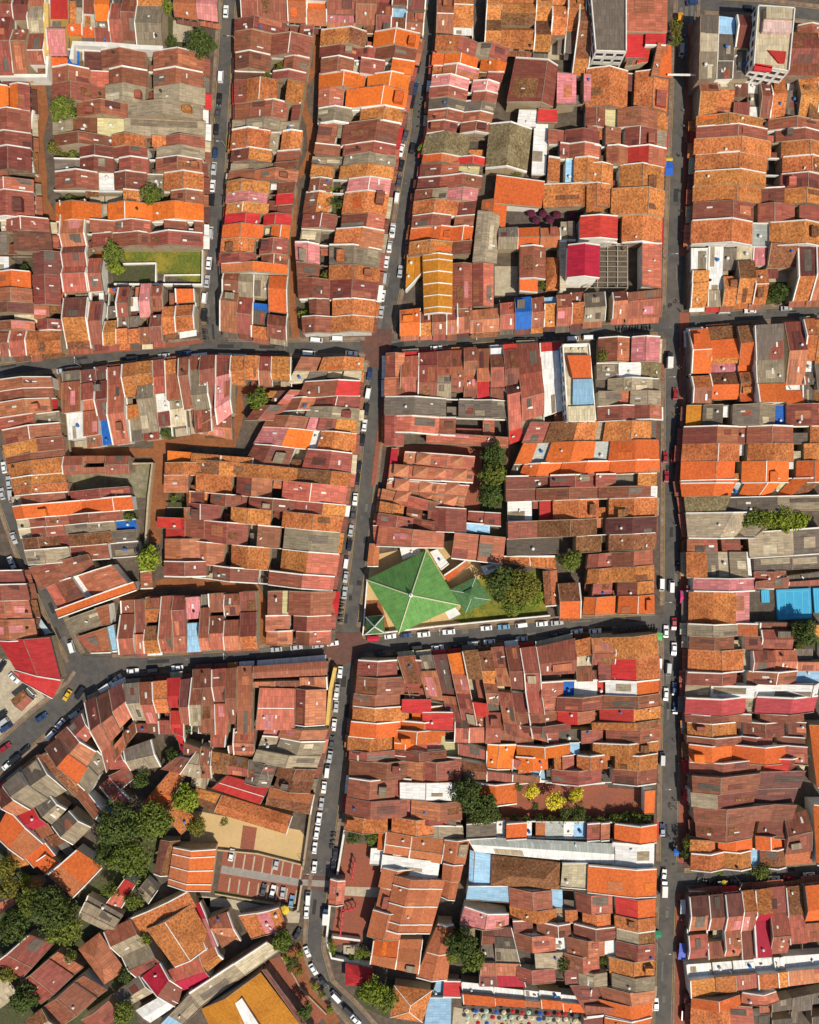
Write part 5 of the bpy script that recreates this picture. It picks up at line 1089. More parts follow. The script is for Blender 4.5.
hip('green lantern roof crowning the smaller green pavilion', 'C3', [(254,528),(290,510),(308,545),(272,562)], 'e', e=6.6, rise=1.0, inset=.46, name='roof_lantern', cat='lantern')
hip('small pale green minaret cap by the central crossing', 'B3', [(662,628),(735,622),(738,692),(660,698)], 'e', e=6.5, rise=4, inset=.49, name='minaret', cat='minaret', lines=.25, wall=WHITE())
one('orange tiled strip between mosque and pink maroon slope', 'C3', [(176,462),(192,488),(282,420),(262,402)], 'uq30 dj30', e=4, name='annex', cat='annex', pitch=.2)
one('white canopy right of the mosque top corner', 'C3', [(120,368),(165,440),(196,415),(150,356)], 'fw40', e=4, name='canopy_roof', cat='canopy')
one('white canopy left of the mosque top corner', 'C3', [(0,352),(10,398),(85,372),(72,345)], 'fw40', e=4, name='canopy_roof', cat='canopy')
one('white canopy above the walled garden', 'C3', [(325,425),(340,460),(408,432),(392,412)], 'fw40', e=4, name='canopy_roof', cat='canopy')
one('small white canopy below the mosque', 'C3', [(180,608),(202,642),(245,620),(222,590)], 'fw40', e=3.5, name='canopy_roof', cat='canopy')
one('orange hipped gate strip left of the mosque', 'B3', [(678,335),(668,425),(712,425),(716,335)], 'uj30 dj30', e=4, name='gatehouse', cat='gatehouse', pitch=.2)
one('corrugated maroon roofed hall left above the mosque', 'B3', [(690,262),(695,338),(830,345),(830,262)], 'us60 us60', pitch=.1, e=5.5, name='hall', cat='hall')

def tower(label, corners_top, h, roofcol, name='tower_block', cat='tower block', floors=6, wallm=None, gallery=False, group=None):
    q = [W(*p, h) for p in corners_top]
    for v in q: v.z = 0
    q = ccw(q); cen = sum(q, Vector()) / 4
    root = empty(name, cen); tag(root, label, cat, group); q = [v - cen for v in q]
    wb = MB(); wb.hexa(q, [v + Vector((0, 0, h)) for v in q])
    wb.build('wall', wallm or WHITE(), root)
    pb = MB()
    for i in range(4):
        a, b = q[i], q[(i + 1) % 4]; n = (b - a).normalized(); n = Vector((n.y, -n.x, 0))
        pp = [a + n * .05, b + n * .05, b - n * .3, a - n * .3]
        pb.hexa([v + Vector((0, 0, h - .25)) for v in pp], [v + Vector((0, 0, h + .9)) for v in pp])
    pb.build('parapet', wallm or WHITE(), root)
    fb = MB(); iq = [v * .93 for v in q]; fb.hexa([v + Vector((0, 0, h)) for v in iq], [v + Vector((0, 0, h + .12)) for v in iq]); fb.build('roof', rm(roofcol), root)
    for i in range(4):
        a, b = q[i], q[(i + 1) % 4]; L = (b - a).length; n = (b - a).normalized(); out = Vector((n.y, -n.x, 0)); rz = math.atan2(n.y, n.x)
        k = max(2, int(L / (3.2 if gallery else 3)))
        for f in range(floors):
            for j in range(k):
                v = a.lerp(b, (j + .5) / k) + out * .05; v.z = (f + .55) * h / floors
                if gallery:
                    o = inst('window', shared('gal', lambda: (lambda m: (m.box((0, 0, 0), (2.5, .08, 2.0), 0), m.box((0, -.05, -.7), (2.5, .2, .5), 1), m.mesh('window', [GLASS(), WHITE()]))[2])(MB())), root, v, rz)
                else: o = inst('window', shared('win', m_window), root, v, rz)
    return root, q, cen
tw, q, cen = tower('tall white tower block with red striped roof terraces, top right', [(P('D1',(628,25))),(P('D1',(776,35))),(P('D1',(752,290))),(P('D1',(610,265)))], 16, 'c', floors=5)
def rel(p, z): v = PW('D1', p, z) - cen; return v
for nm, pts, z0, z1, m in (('lift_room', [(665,25),(770,35),(768,75),(665,70)], 16, 19, 'c'), ('ribbed_roof', [(655,75),(768,82),(765,130),(650,125)], 16, 17.8, 'i'),
                           ('terrace_screen', [(672,200),(745,205),(738,250),(715,250)], 16, 16.9, 'r'), ('terrace_screen', [(620,252),(690,262),(685,285),(615,280)], 16, 16.9, 'r')):
    b = MB(); pq = ccw([rel(p, z1) for p in pts]); b.hexa([Vector((v.x, v.y, z0 + .1)) for v in pq], [Vector((v.x, v.y, z1)) for v in pq]); b.build(nm, rm(m), tw)
tower('grey stained apartment block with a white gallery front, top', [P('D1',(-40,-30)),P('D1',(104,-30)),P('D1',(104,212)),P('D1',(-20,208))], 11, 'k', name='apartment_block', cat='apartment block', floors=3, gallery=True)
wt, q, cen = tower('white flat roofed apartment house with a blue grey terrace, middle lane', [P('C2',(648,458)),P('C2',(755,455)),P('C2',(782,765)),P('C2',(668,765))], 11, 'c', name='apartment_house', cat='apartment house', floors=3)
def rel2(p, z): v = PW('C2', p, z) - cen; return v
for nm, pts, z0, z1, m in (('roof_room', [(668,500),(762,500),(765,588),(690,590)], 11.2, 13.5, 'q'), ('terrace_roof', [(692,596),(770,594),(772,695),(690,698)], 11.2, 12.4, 'l'), ('roof_room', [(670,705),(780,700),(780,762),(672,764)], 11.2, 12.2, 'c')):
    b = MB(); pq = ccw([rel2(p, z1) for p in pts]); b.hexa([Vector((v.x, v.y, z0)) for v in pq], [Vector((v.x, v.y, z1)) for v in pq]); b.build(nm, rm(m), wt)
for p in [(690,475),(720,475),(735,475),(705,725),(740,725),(722,748)]:
    v = rel2(p, 12); inst('air_conditioner', shared('ac', m_ac), wt, (v.x, v.y, 11.25), 0)
# open roof frame
def frame():
    q = [PW('D1', p, 6) for p in [(-50,982),(110,982),(110,1150),(-50,1150)]]
    root = empty('open_roof_frame', (q[0] + q[2]) / 2 * 1); root.location.z = 0; tag(root, 'open grid of bare roof beams over a dark yard, beside the long right street', 'roof frame')
    cc = root.location.copy(); qq = [v - cc for v in q]; bb = MB()
    for v in qq: bb.box((v.x, v.y, 3), (.4, .4, 6))
    for i in range(5):
        a = qq[0].lerp(qq[1], i / 4); c = qq[3].lerp(qq[2], i / 4); bb.tube(Vector((a.x, a.y, 6)), Vector((c.x, c.y, 6)), .2, .2, 4)
    bb.build('post', CREAM(), root); b2 = MB()
    for i in range(9):
        a = qq[0].lerp(qq[3], i / 8); c = qq[1].lerp(qq[2], i / 8); b2.tube(Vector((a.x, a.y, 6.25)), Vector((c.x, c.y, 6.25)), .13, .13, 4)
    b2.build('rafter', plain('grey_timber', (0.3, 0.26, 0.2), 0.9, 0.2), root)
frame()
# blue sports court
def court(label, t, pts, z=1.0):
    q = ccw([PW(t, p, z) for p in pts]); b = MB(); cc = sum(q, Vector()) / 4; cc.z = 0
    b.hexa([Vector((v.x - cc.x, v.y - cc.y, 0)) for v in q], [Vector((v.x - cc.x, v.y - cc.y, z)) for v in q])
    root = empty('play_court', cc); tag(root, label, 'court'); b.build('slab', plain('court_blue', (0.03, 0.30, 0.52), 0.6, 0.12, 0.3, big=(0.2, 0.3, (0.05, 0.38, 0.60))), root)
    lb = MB(); qq = [Vector((v.x - cc.x, v.y - cc.y, z + .01)) for v in q]
    def ln(u0, v0, u1, v1, w=.09):
        f = lambda u, v: qq[0].lerp(qq[1], u).lerp(qq[3].lerp(qq[2], u), v)
        a, c = f(u0, v0), f(u1, v1); d = (c - a).normalized(); n = Vector((-d.y, d.x, 0)) * w; lb.face([a - n, c - n, c + n, a + n])
    ln(.06, .08, .94, .08); ln(.06, .92, .94, .92); ln(.06, .08, .06, .92); ln(.94, .08, .94, .92); ln(.5, .08, .5, .92); ln(.25, .08, .25, .92); ln(.75, .08, .75, .92)
    lb.build('line', plain('pale_blue_line', (0.12, 0.42, 0.6), 0.7, 0.1), root)
court('large bright blue sports court behind the right hand row', 'D3', [(648,518),(785,512),(790,632),(655,640)])
court('second bright blue court cut by the right edge', 'D3', [(795,512),(860,510),(860,610),(802,612)])
court('dark blue narrow court slab left of the large blue court', 'D3', [(588,520),(620,518),(622,570),(590,570)], .6)

# ------------------------------------------------------------------ trees
LEAF = {}
def leafmat(name, c):
    if name in MATS: return MATS[name]
    m, nt, b = nodes(name); MATS[name] = m
    pos = nt.nodes.new('ShaderNodeNewGeometry').outputs['Position']
    f = noise(nt, pos, 0.8, 3, 0.6); col = mixc(nt, 'MIX', ramp(nt, f, [(0.32, 0), (0.68, 1)]), tuple(x * .5 for x in c), tuple(x * 1.5 for x in c))
    at = nt.nodes.new('ShaderNodeUVMap').outputs[0]
    f = noise(nt, at, 3.0, 2, 0.5); col = mixc(nt, 'MULTIPLY', .5, col, ramp(nt, f, [(0.3, .55), (0.7, 1.3)]))
    nt.links.new(varied(nt, col, .85, 1.15, .01), b.inputs['Base Color']); b.inputs['Roughness'].default_value = .8
    return m
GREENS = {'dark green': leafmat('leaf_dark', (0.066, 0.092, 0.018)), 'mid green': leafmat('leaf_mid', (0.12, 0.145, 0.02)), 'olive green': leafmat('leaf_olive', (0.15, 0.135, 0.02)),
          'bright yellow': leafmat('leaf_yellow', (0.62, 0.52, 0.03)), 'yellow green': leafmat('leaf_lime', (0.19, 0.23, 0.02))}
def crown_mesh(kind, var, r):
    rnd = random.Random(var * 31 + int(r * 10)); b = MB()
    n = 7 + int(r); lobes = [(Vector((0, 0, r * .15)), r * .62)]
    for i in range(n):
        a = 6.283 * (i + rnd.random() * .7) / n; d = r * rnd.uniform(.35, .85)
        lobes.append((Vector((math.cos(a) * d, math.sin(a) * d, r * rnd.uniform(-.28, .32))), r * rnd.uniform(.2, .44)))
    ls = max(.16, min(.42, r * .085)); cnt = int(min(2600, 260 + 70 * r * r))
    for k in range(cnt):
        c, lr = lobes[rnd.randrange(len(lobes))] if rnd.random() > .25 else lobes[0]
        d = Vector((rnd.gauss(0, 1), rnd.gauss(0, 1), rnd.gauss(0, 1) * .8)).normalized() * lr * rnd.uniform(.45, 1.18)
        p = c + d; nn = (d.normalized() * .7 + Vector((rnd.uniform(-1, 1), rnd.uniform(-1, 1), rnd.uniform(-.2, 1.2)))).normalized()
        u = nn.orthogonal().normalized(); w = nn.cross(u); ang = rnd.random() * 6.28; u, w = u * math.cos(ang) + w * math.sin(ang), w * math.cos(ang) - u * math.sin(ang)
        s = ls * rnd.uniform(.6, 1.5); uvp = (k * .37 % 50, k * .11 % 50)
        b.face([p - u * s * 1.2, p - w * s * .55, p + u * s * 1.2, p + w * s * .55], [uvp] * 4)
    return b.mesh('crown', [GREENS[kind]])
def trunk_mesh(r):
    b = MB(); h = 1.0; b.tube((0, 0, 0), (0, 0, h), .07, .05, 7)
    for a in range(4): b.tube((0, 0, .8 * h), (math.cos(a * 1.57) * .25, math.sin(a * 1.57) * .25, h * 1.25), .035, .015, 5)
    return b.mesh('trunk', [plain('bark', (0.11, 0.075, 0.05), 0.95, 0.3)])
TREELAB = set(); NT = [0]
def tree_at(x, y, r, kind, label, name='tree', cat='tree', group=None, hs=1.0):
    NT[0] += 1
    rq = min([.8, 1.3, 2.2, 3.2, 4.5, 6, 8, 10], key=lambda v: abs(v - r)); var = NT[0] % 3
    th = (1.1 * r + 1.2) * hs if r > 1.5 else .4 * r
    root = empty(name, (x, y, 0), NT[0] * 1.7); tag(root, label, cat, group)
    inst('crown', shared(('crown', kind, var, rq), lambda: crown_mesh(kind, var, rq)), root, (0, 0, th + r * .45), 0, (r / rq,) * 3)
    inst('trunk', shared('trunk', lambda: trunk_mesh(1)), root, (0, 0, 0), 0, (max(1.5, r * .8), max(1.5, r * .8), th + r * .15))
    return root
def tree(t, p, rs, kind, label, name='tree', cat='tree', group=None, hs=1.0):
    r = rs / 4 * S; z = 2.0 * r * hs; v = PW(t, p, z); return tree_at(v.x, v.y, r, kind, label, name, cat, group, hs)
MG, DGn, OG, BY, YG = 'mid green', 'dark green', 'olive green', 'bright yellow', 'yellow green'
for a in [('A1',(240,432),52,MG,'round green tree in the yard beside the brown alley, top left'), ('A1',(806,165),58,DGn,'dark green tree at the edge of the garden by the first street'),
 ('A1',(690,170),30,DGn,'dark shrub tree beside the pale court slab, top left'), ('A1',(605,776),42,MG,'green tree between the roofs near the first street, upper left'), ('A1',(215,590),30,OG,'olive shrub tree in a yard near the brown alley'),
 ('A1',(672,30),30,YG,'yellow green tree at the very top edge, left'), ('A2',(452,88),44,MG,'tall green tree at the left end of the lawn, upper part'), ('A2',(462,150),34,YG,'yellow green tree at the left end of the lawn, lower part'),
 ('B1',(512,758),26,YG,'small yellow green tree in a roof courtyard, second street'), ('B1',(520,805),25,DGn,'small dark tree in a roof courtyard, second street'), ('B1',(315,290),22,MG,'small green tree between roofs on the first street'),
 ('B2',(230,676),44,MG,'green tree in the square yard behind the terracotta four'), ('B2',(412,338),20,YG,'lime shrub tree by the alley mouth'),
 ('A3',(590,392),52,YG,'bright green tree beside the alley in the left middle block'), ('A3',(585,355),28,MG,'smaller green tree above the bright alley tree'),
 ('A4',(450,555),88,DGn,'huge dark green tree in the lower left yards'), ('A4',(605,530),72,MG,'large green tree right of the huge dark one'), ('A4',(510,675),85,MG,'large green tree below the huge dark one'), ('A4',(430,650),60,DGn,'dark green tree left below the huge one'),
 ('A4',(200,890),86,DGn,'huge dark tree near the left edge, below the orange roofs'), ('A4',(120,850),60,MG,'green tree left of the huge dark tree near the left edge'), ('A4',(250,960),70,MG,'green tree below the huge dark tree near the left edge'), ('A4',(30,800),48,OG,'olive tree between the terracotta cottages, lower left'),
 ('A4',(60,930),52,DGn,'dark tree in the lower left corner garden'), ('A4',(105,760),30,YG,'lime tree beside the terracotta cottage, lower left'), ('A4',(692,265),32,DGn,'dark tree above the terracotta gabled house'), ('A4',(738,440),54,YG,'bright green tree overlapping the terracotta gabled house'),
 ('A4',(785,545),38,OG,'olive tree right of the terracotta gabled house'), ('A4',(560,360),40,DGn,'dark tree in the gap beside the pink shed'), ('A4',(440,805),34,MG,'green tree left of the red strip roof'), ('A4',(20,720),44,OG,'olive tree at the left edge beside the long orange roof'),
 ('A5',(530,535),40,MG,'palm like green tree right of the red strip'), ('A5',(40,650),55,DGn,'dark tree above the maroon roofs at the left edge'), ('A5',(280,760),30,MG,'green tree between the maroon cottages'), ('A5',(500,830),34,DGn,'dark tree between the red hipped and patched houses'), ('A5',(90,930),55,DGn,'dark tree among the cottages, bottom left corner'), ('A5',(30,830),34,OG,'olive shrub tree at the left edge, bottom'),
 ('A5',(490,985),48,MG,'green tree beside the white ribbed roof'), ('A5',(580,685),28,YG,'lime tree right of the patched roof house'),
 ('C3',(378,-20),52,DGn,'upper dark palm clump in the centre temple garden'), ('C3',(368,60),54,MG,'middle palm clump in the centre temple garden'), ('C3',(362,140),50,DGn,'lower dark palm clump in the centre temple garden'),
 ('C3',(405,490),62,DGn,'dark green tree filling the walled garden beside the mosque'), ('C3',(490,510),66,OG,'olive tree filling the right of the walled garden'), ('C3',(455,575),50,MG,'green tree at the lower wall of the walled garden'), ('C3',(535,545),40,YG,'yellow green tree at the right wall of the walled garden'),
 ('C3',(688,400),44,MG,'green tree in a gap above the orange houses, centre block'), ('C3',(640,395),24,YG,'lime shrub in a gap above the orange houses, centre block'),
 ('C4',(272,420),62,DGn,'large dark tree left of the orange cottage'), ('C4',(335,485),62,DGn,'second large dark tree below the orange cottage'), ('C4',(525,405),32,BY,'bright yellow tree nearest the orange cottage'), ('C4',(620,447),40,BY,'largest bright yellow tree in the courtyard, in the middle'), ('C4',(706,417),33,BY,'right hand bright yellow tree in the courtyard'),
 ('C4',(474,388),24,MG,'small green tree beside the orange cottage'), ('C4',(540,458),17,DGn,'clipped dark round bush in the tree courtyard'), ('C4',(665,485),28,DGn,'dark shrub below the largest yellow tree'), ('C4',(720,485),34,DGn,'dark shrub below the right hand yellow tree'),
 ('B4',(612,585),32,DGn,'left dark tree in the temple forecourt corner'), ('B4',(682,590),34,MG,'right green tree in the temple forecourt corner'), ('B4',(96,525),20,MG,'lone small tree in the sand yard'), ('B4',(-5,535),26,YG,'lime tree at the left edge of the sand yard'),
 ('B5',(328,690),44,MG,'green tree at the street end of the concrete walkway'), ('B5',(690,900),52,YG,'bright green tree below the red pavilion'), ('B5',(745,930),44,MG,'green tree right below the red pavilion'), ('B5',(640,905),30,MG,'small green tree left below the red pavilion'), ('B5',(528,715),24,YG,'yellow green tree in the temple pond garden, left'), ('B5',(632,745),24,YG,'yellow green tree in the temple pond garden, right'),
 ('B5',(420,975),38,DGn,'dark tree on the terrace near the bottom edge'), ('B5',(375,770),28,DGn,'dark tree on the verge beside the bending street'),
 ('C5',(245,715),62,DGn,'dark green tree beside the temple ranges, bottom centre'), ('C5',(290,775),52,MG,'green tree below the dark one beside the temple ranges'), ('C5',(205,745),32,YG,'lime tree touching the temple range roofs'), ('C5',(650,785),32,DGn,'dark tree in a courtyard of the lower right rows'),
 ('D1',(305,110),32,OG,'olive tree beside the red flat roofs at the top of the long right street'), ('D1',(300,165),28,MG,'green tree below the olive one, top of the long right street'), ('D1',(322,65),16,BY,'small yellow tree at the top of the long right street'),
 ('D3',(552,235),42,MG,'first green tree of the line between the grey warehouses'), ('D3',(618,238),44,YG,'second tree of the line between the grey warehouses, lime green'), ('D3',(682,240),46,YG,'third tree of the line between the grey warehouses, lime green'), ('D3',(742,240),44,YG,'last tree of the line between the grey warehouses, lime green'),
 ('D3',(770,690),52,DGn,'dark tree in the yard at the right edge'), ('D4',(293,612),28,MG,'green tree on the pavement of the long right street'), ('D4',(288,650),24,DGn,'dark tree below the pavement tree of the long right street'), ('D4',(590,725),36,MG,'green tree hanging over the lower right lane'), ('D4',(545,718),24,DGn,'dark tree at the kerb of the lower right lane'), ('D4',(555,640),17,DGn,'dark shrub growing on the orange roof of the right block'), ('D4',(428,735),16,YG,'lime shrub on the kerb of the lower right lane'),
 ('D2',(655,255),38,DGn,'dark tree in the yard of the right lane row'), ('D2',(625,265),26,OG,'olive tree in the yard of the right lane row'), ('C2',(808,505),28,MG,'green tree right of the white apartment house'),
 ('C1',(92,590),20,YG,'lime bush on the pavement of the second street'), ('C2',(150,655),18,YG,'lime shrub on a terrace roof of the centre block'), ('C2',(570,222),22,MG,'green shrub tree beside the diamond hipped roof'), ('C1',(470,690),24,OG,'olive creeper tree over the orange shed')]:
    tree(*a)
for i, x in enumerate([455,505,555,600,650,700,750,800]): tree('C4', (x,518), 24, [DGn, MG][i % 2], 'green shrub in the hedge line below the tree courtyard', 'shrub', 'shrub', 'hedge shrubs of the tree courtyard', .6)
for i, x in enumerate([5,45,85,125]): tree('D4', (x,512), 28, [MG, DGn][i % 2], 'green shrub in the hedge line below the tree courtyard', 'shrub', 'shrub', 'hedge shrubs of the tree courtyard', .6)
for i, p in enumerate([(98,30),(92,85),(84,130),(72,180),(60,220)]): tree('C1', p, 15, [YG, MG][i % 2], 'yellow green bush trailing along the kerb of the second street, top', 'bush', 'bush', 'kerb bushes on the second street', .5)
for i, p in enumerate([(345,760),(360,800),(400,735),(395,810),(460,870),(490,900),(520,960)]): tree('B5', p, 17, [YG, OG][i % 2], 'small bush on the verge of the bending street', 'bush', 'bush', 'verge bushes on the bending street', .5)
for i, p in enumerate([(520,690),(530,745),(600,760),(650,720),(665,745)]): tree('B5', p, 14, [YG, DGn][i % 2], 'small bush in the temple pond garden', 'bush', 'bush', 'bushes of the temple pond garden', .5)
for (x, y, r, lab) in SHRUBS[:70]:
    tree_at(x, y, r, [MG, DGn, OG][NT[0] % 3], fit(['green shrub in the yard of the house ' + lab, 'shrub in yard of house ' + lab]), 'shrub', 'shrub', 'shrubs in the small yards')

# ------------------------------------------------------------------ vehicles
GLS = GLASS(); TYRE = plain('tyre_rubber', (0.02, 0.02, 0.02), 0.9, 0.2)
LAMP = plain('lamp_lens', (0.6, 0.6, 0.58), 0.2, 0.1); RLAMP = plain('rear_lamp_lens', (0.35, 0.01, 0.01), 0.3, 0.1)
PAINT = {'white': (0.72, 0.73, 0.73), 'black': (0.016, 0.017, 0.02), 'silver': (0.40, 0.41, 0.42), 'dark blue': (0.02, 0.05, 0.13), 'red': (0.30, 0.012, 0.02), 'light blue': (0.14, 0.28, 0.42), 'yellow': (0.6, 0.38, 0.02), 'dark grey': (0.07, 0.072, 0.078)}
def paint(c):
    m = plain('car_paint_' + c.replace(' ', '_'), PAINT[c], 0.3, 0.04, 0.5, spec=0.5); return m
def prism(mb, prof, w0, w1, mi=0):   # prof: (x, z, halfwidth factor) side outline extruded in y with tumblehome
    n = len(prof); Lf = [Vector((x, w * f, z)) for x, z, f in prof for w in (w0,)]; Rt = [Vector((v.x, -v.y, v.z)) for v in Lf]
    for i in range(n):
        j = (i + 1) % n; mb.face([Lf[i], Rt[i], Rt[j], Lf[j]], None, mi)
    mb.face(Lf[::-1], None, mi); mb.face(Rt, None, mi)
def wheel_mesh():
    b = MB(); b.tube((0, -.11, 0), (0, .11, 0), .31, .31, 12, 0); b.tube((0, -.12, 0), (0, .12, 0), .18, .18, 8, 1); return b.mesh('wheel', [TYRE, GREY()])
CARS = {}
def car_parts(kind, col):
    b = MB()
    if kind == 'van':
        prism(b, [(-2.2,.35,1),(2.1,.35,1),(2.25,.8,.96),(2.0,1.1,.96),(1.35,1.85,.88),(-2.1,1.9,.88),(-2.25,1.0,.98)], .85, .85)
        g = MB(); g.face([(2.03,-.68,1.14),(2.03,.68,1.14),(1.42,.64,1.80),(1.42,-.64,1.80)]); g.face([(-2.16,.66,1.2),(-2.16,-.66,1.2),(-2.13,-.62,1.75),(-2.13,.62,1.75)])
        for s in (1, -1): g.face([(x, s * .8, z) for x, z in ((1.2,1.2),(1.0,1.75),(-1.8,1.75),(-1.8,1.2))])
    else:
        prism(b, [(-2.1,.32,1),(2.1,.32,1),(2.2,.55,.95),(2.1,.78,.93),(1.0,.95,.98),(-1.6,.98,.98),(-2.15,.9,.94),(-2.2,.5,.96)], .86, .86)
        prism(b, [(1.0,.94,.9),(.32,1.40,.76),(-1.05,1.43,.76),(-1.65,.96,.9)], .86, .86)
        g = MB()
        g.face([(.94,-.70,1.0),(.94,.70,1.0),(.40,.60,1.375),(.40,-.60,1.375)]); g.face([(-1.60,.70,1.02),(-1.60,-.70,1.02),(-1.13,-.60,1.40),(-1.13,.60,1.40)])
        for v in range(len(g.v)): pass
        for s in (1, -1): g.face([(x, s * y, z) for x, y, z in ((.78,.765,1.0),(.28,.675,1.36),(-1.0,.675,1.38),(-1.45,.765,1.01))])
    # glass sits 2 cm proud of the body
    gv = []
    for f in g.f:
        p = [Vector(g.v[i]) for i in f]; n = (p[1] - p[0]).cross(p[2] - p[0]).normalized(); c = sum(p, Vector()) / len(p)
        if n.dot(c - Vector((-.2, 0, .9))) < 0: n = -n
        gv += [tuple(q + n * .02) for q in p]
    g.v = gv
    l = MB(); l2 = MB()
    for s in (1, -1): pass
    def lamp(x, y): m = MB(); m.box((0, 0, 0), (.1, .34, .16)); return m
    return b.mesh('body', [paint(col)]), g.mesh('window_glass', [GLS])
def car_proto(kind, col):
    if (kind, col) in CARS: return CARS[(kind, col)], False
    me, gl = car_parts(kind, col); root = empty('van' if kind == 'van' else 'car')
    bd = inst('body', me, root, (0, 0, 0)); inst('window_glass', gl, root, (0, 0, 0))
    wm = shared('wheel', wheel_mesh)
    for x in (1.35, -1.3):
        for y in (.78, -.78): inst('wheel', wm, root, (x, y, .31))
    hl = shared('hl', lambda: (lambda m: (m.box((0, 0, 0), (.1, .36, .16)), m.mesh('headlight', [LAMP]))[1])(MB())); tl = shared('tl', lambda: (lambda m: (m.box((0, 0, 0), (.1, .34, .18)), m.mesh('tail_light', [RLAMP]))[1])(MB()))
    xf = 2.2 if kind == 'van' else 2.14
    for y in (.55, -.55): inst('headlight', hl, root, (xf, y, .66)); inst('tail_light', tl, root, (-2.17, y, .72))
    CARS[(kind, col)] = root; return root, True
COLS = {'w': 'white', 'k': 'black', 'g': 'silver', 'b': 'dark blue', 'r': 'red', 'l': 'light blue', 'y': 'yellow', 'd': 'dark grey'}
crnd = random.Random(5)
def cars(desc, group, t, lst, ang=None, z=.14):
    """lst: (x, y, colour code [, angle in degrees]); ang: heading of the kerb in degrees, from plan right, anticlockwise."""
    for i, it in enumerate(lst):
        x, y, c = it[:3]; a = it[3] if len(it) > 3 else ang
        cc = c[0]; cc = 'g' if cc == 'w' and crnd.random() < .22 else cc; col = COLS[cc]; kind = 'van' if len(c) > 1 or crnd.random() < .22 else 'saloon'
        pr, new = car_proto(kind, col); o = pr if new else copy_tree(pr)
        v = PW(t, (x, y), 1.0); o.location = (v.x, v.y, z); o.rotation_euler.z = math.radians(a + (180 if crnd.random() < .3 else 0) + crnd.uniform(-2, 2))
        s = crnd.uniform(.94, 1.05); o.scale = (s, s, s)
        lab = f"{col} {'van' if kind == 'van' else 'car'}, {ORD[i + 1]} {desc}"
        lab = fit([lab, lab.replace(' the ', ' ')])
        tag(o, lab, 'van' if kind == 'van' else 'car', group)
G1 = 'cars parked along the first street'
cars('from the top, parked on the west kerb of the first street', G1, 'B1', [(103,45,'w'),(83,305,'w'),(77,395,'k'),(71,447,'d'),(64,515,'k'),(60,610,'b'),(55,672,'w'),(50,742,'w'),(47,795,'k'),(28,855,'d'),(42,932,'w')], 85)
cars('from the top, lower part of the first street', G1, 'B2', [(42,10,'w'),(35,132,'w'),(28,205,'w'),(18,270,'wv'),(18,340,'k')], 86)
cars('by the rounded corner of the first street', 'car at the rounded corner', 'B2', [(120,416,'r',-40)])
G2 = 'cars parked along the second street'
cars('from the top, west kerb of the second street, upper end', G2, 'C1', [(70,265,'k'),(60,352,'b'),(48,405,'k'),(50,590,'k'),(22,540,'d'),(5,600,'w'),(5,660,'k')], 78)
cars('from the top, west kerb of the second street above the lane', G2, 'B1', [(795,722,'d'),(787,788,'w'),(768,915,'g'),(757,985,'w')], 80)
cars('from the top, west kerb just above the lane crossing', G2, 'B2', [(757,66,'w'),(745,127,'w'),(737,192,'g'),(730,262,'w'),(724,327,'g')], 82)
cars('from the top, east kerb just above the lane crossing', G2, 'B2', [(800,165,'g'),(770,5,'w')], 82)
cars('from the top, west kerb below the lane crossing', G2, 'B2', [(677,577,'b'),(672,650,'w'),(665,715,'k'),(657,780,'w'),(648,838,'k'),(635,945,'k')], 81)
cars('from the top, west kerb above the mosque crossing', G2, 'B3', [(628,75,'k'),(620,157,'w'),(612,215,'d'),(603,282,'g'),(597,340,'k'),(584,410,'w'),(582,468,'w'),(578,530,'g')], 83)
cars('from the top, west kerb below the mosque crossing', G2, 'B3', [(560,848,'w'),(548,920,'g'),(544,985,'w')], 84)
cars('from the top, west kerb beside the yellow edged wall', G2, 'B4', [(545,15,'w'),(535,140,'w'),(526,210,'d'),(518,268,'g'),(508,325,'w'),(495,390,'w'),(485,455,'g'),(475,515,'w'),(466,572,'w'),(458,632,'w'),(457,708,'w')], 82)
cars('from the top, east kerb beside the temple forecourt', G2, 'B4', [(540,655,'k'),(532,705,'k')], 84)
cars('from the top, kerb below the car park crossing', G2, 'B4', [(432,832,'w',88),(425,890,'w',88),(388,975,'k',60)])
cars('along the bending street at the bottom', G2, 'B5', [(428,735,'w',-68),(453,805,'w',-60),(492,855,'k',-52),(542,912,'wv',-45),(592,970,'k',-44),(622,1008,'w',-44)])
cars('in the brick car park', 'cars in the brick car park', 'B4', [(125,660,'w',80),(305,695,'g',78),(253,800,'d',78),(290,805,'w',78),(330,812,'w',80),(365,845,'l',80)], z=.05)
G3 = 'cars along the left lane'
cars('from the left, on the left lane', G3, 'B2', [(465,440,'w'),(545,435,'w'),(435,493,'w'),(605,493,'w')], -2)
cars('from the left, west part of the left lane', G3, 'A2', [(250,562,'w',6),(290,556,'w',8),(655,503,'g',5),(740,493,'b',3),(530,513,'k',5)])
cars('from the left, on the middle lane', 'cars along the middle lane', 'C2', [(145,472,'w'),(690,435,'w'),(755,430,'wv'),(795,424,'k'),(480,440,'k'),(530,440,'d'),(590,437,'k')], 3)
cars('from the left, on the right lane', 'cars along the right lane', 'D2', [(440,325,'wv',3),(545,322,'w',3),(690,312,'w',3)])
G5 = 'cars along the lower lane'
cars('from the left, lower lane west of the mosque crossing', G5, 'A3', [(530,843,'w'),(608,840,'k'),(708,830,'w')], 5)
cars('from the left, north kerb, west of the mosque crossing', G5, 'B3', [(305,757,'w'),(385,748,'g'),(470,742,'g'),(530,733,'w')], 6)
cars('from the left, south side, near the mosque crossing', G5, 'B3', [(180,805,'b',5),(690,715,'r',5),(760,705,'w',6),(720,770,'k',5)])
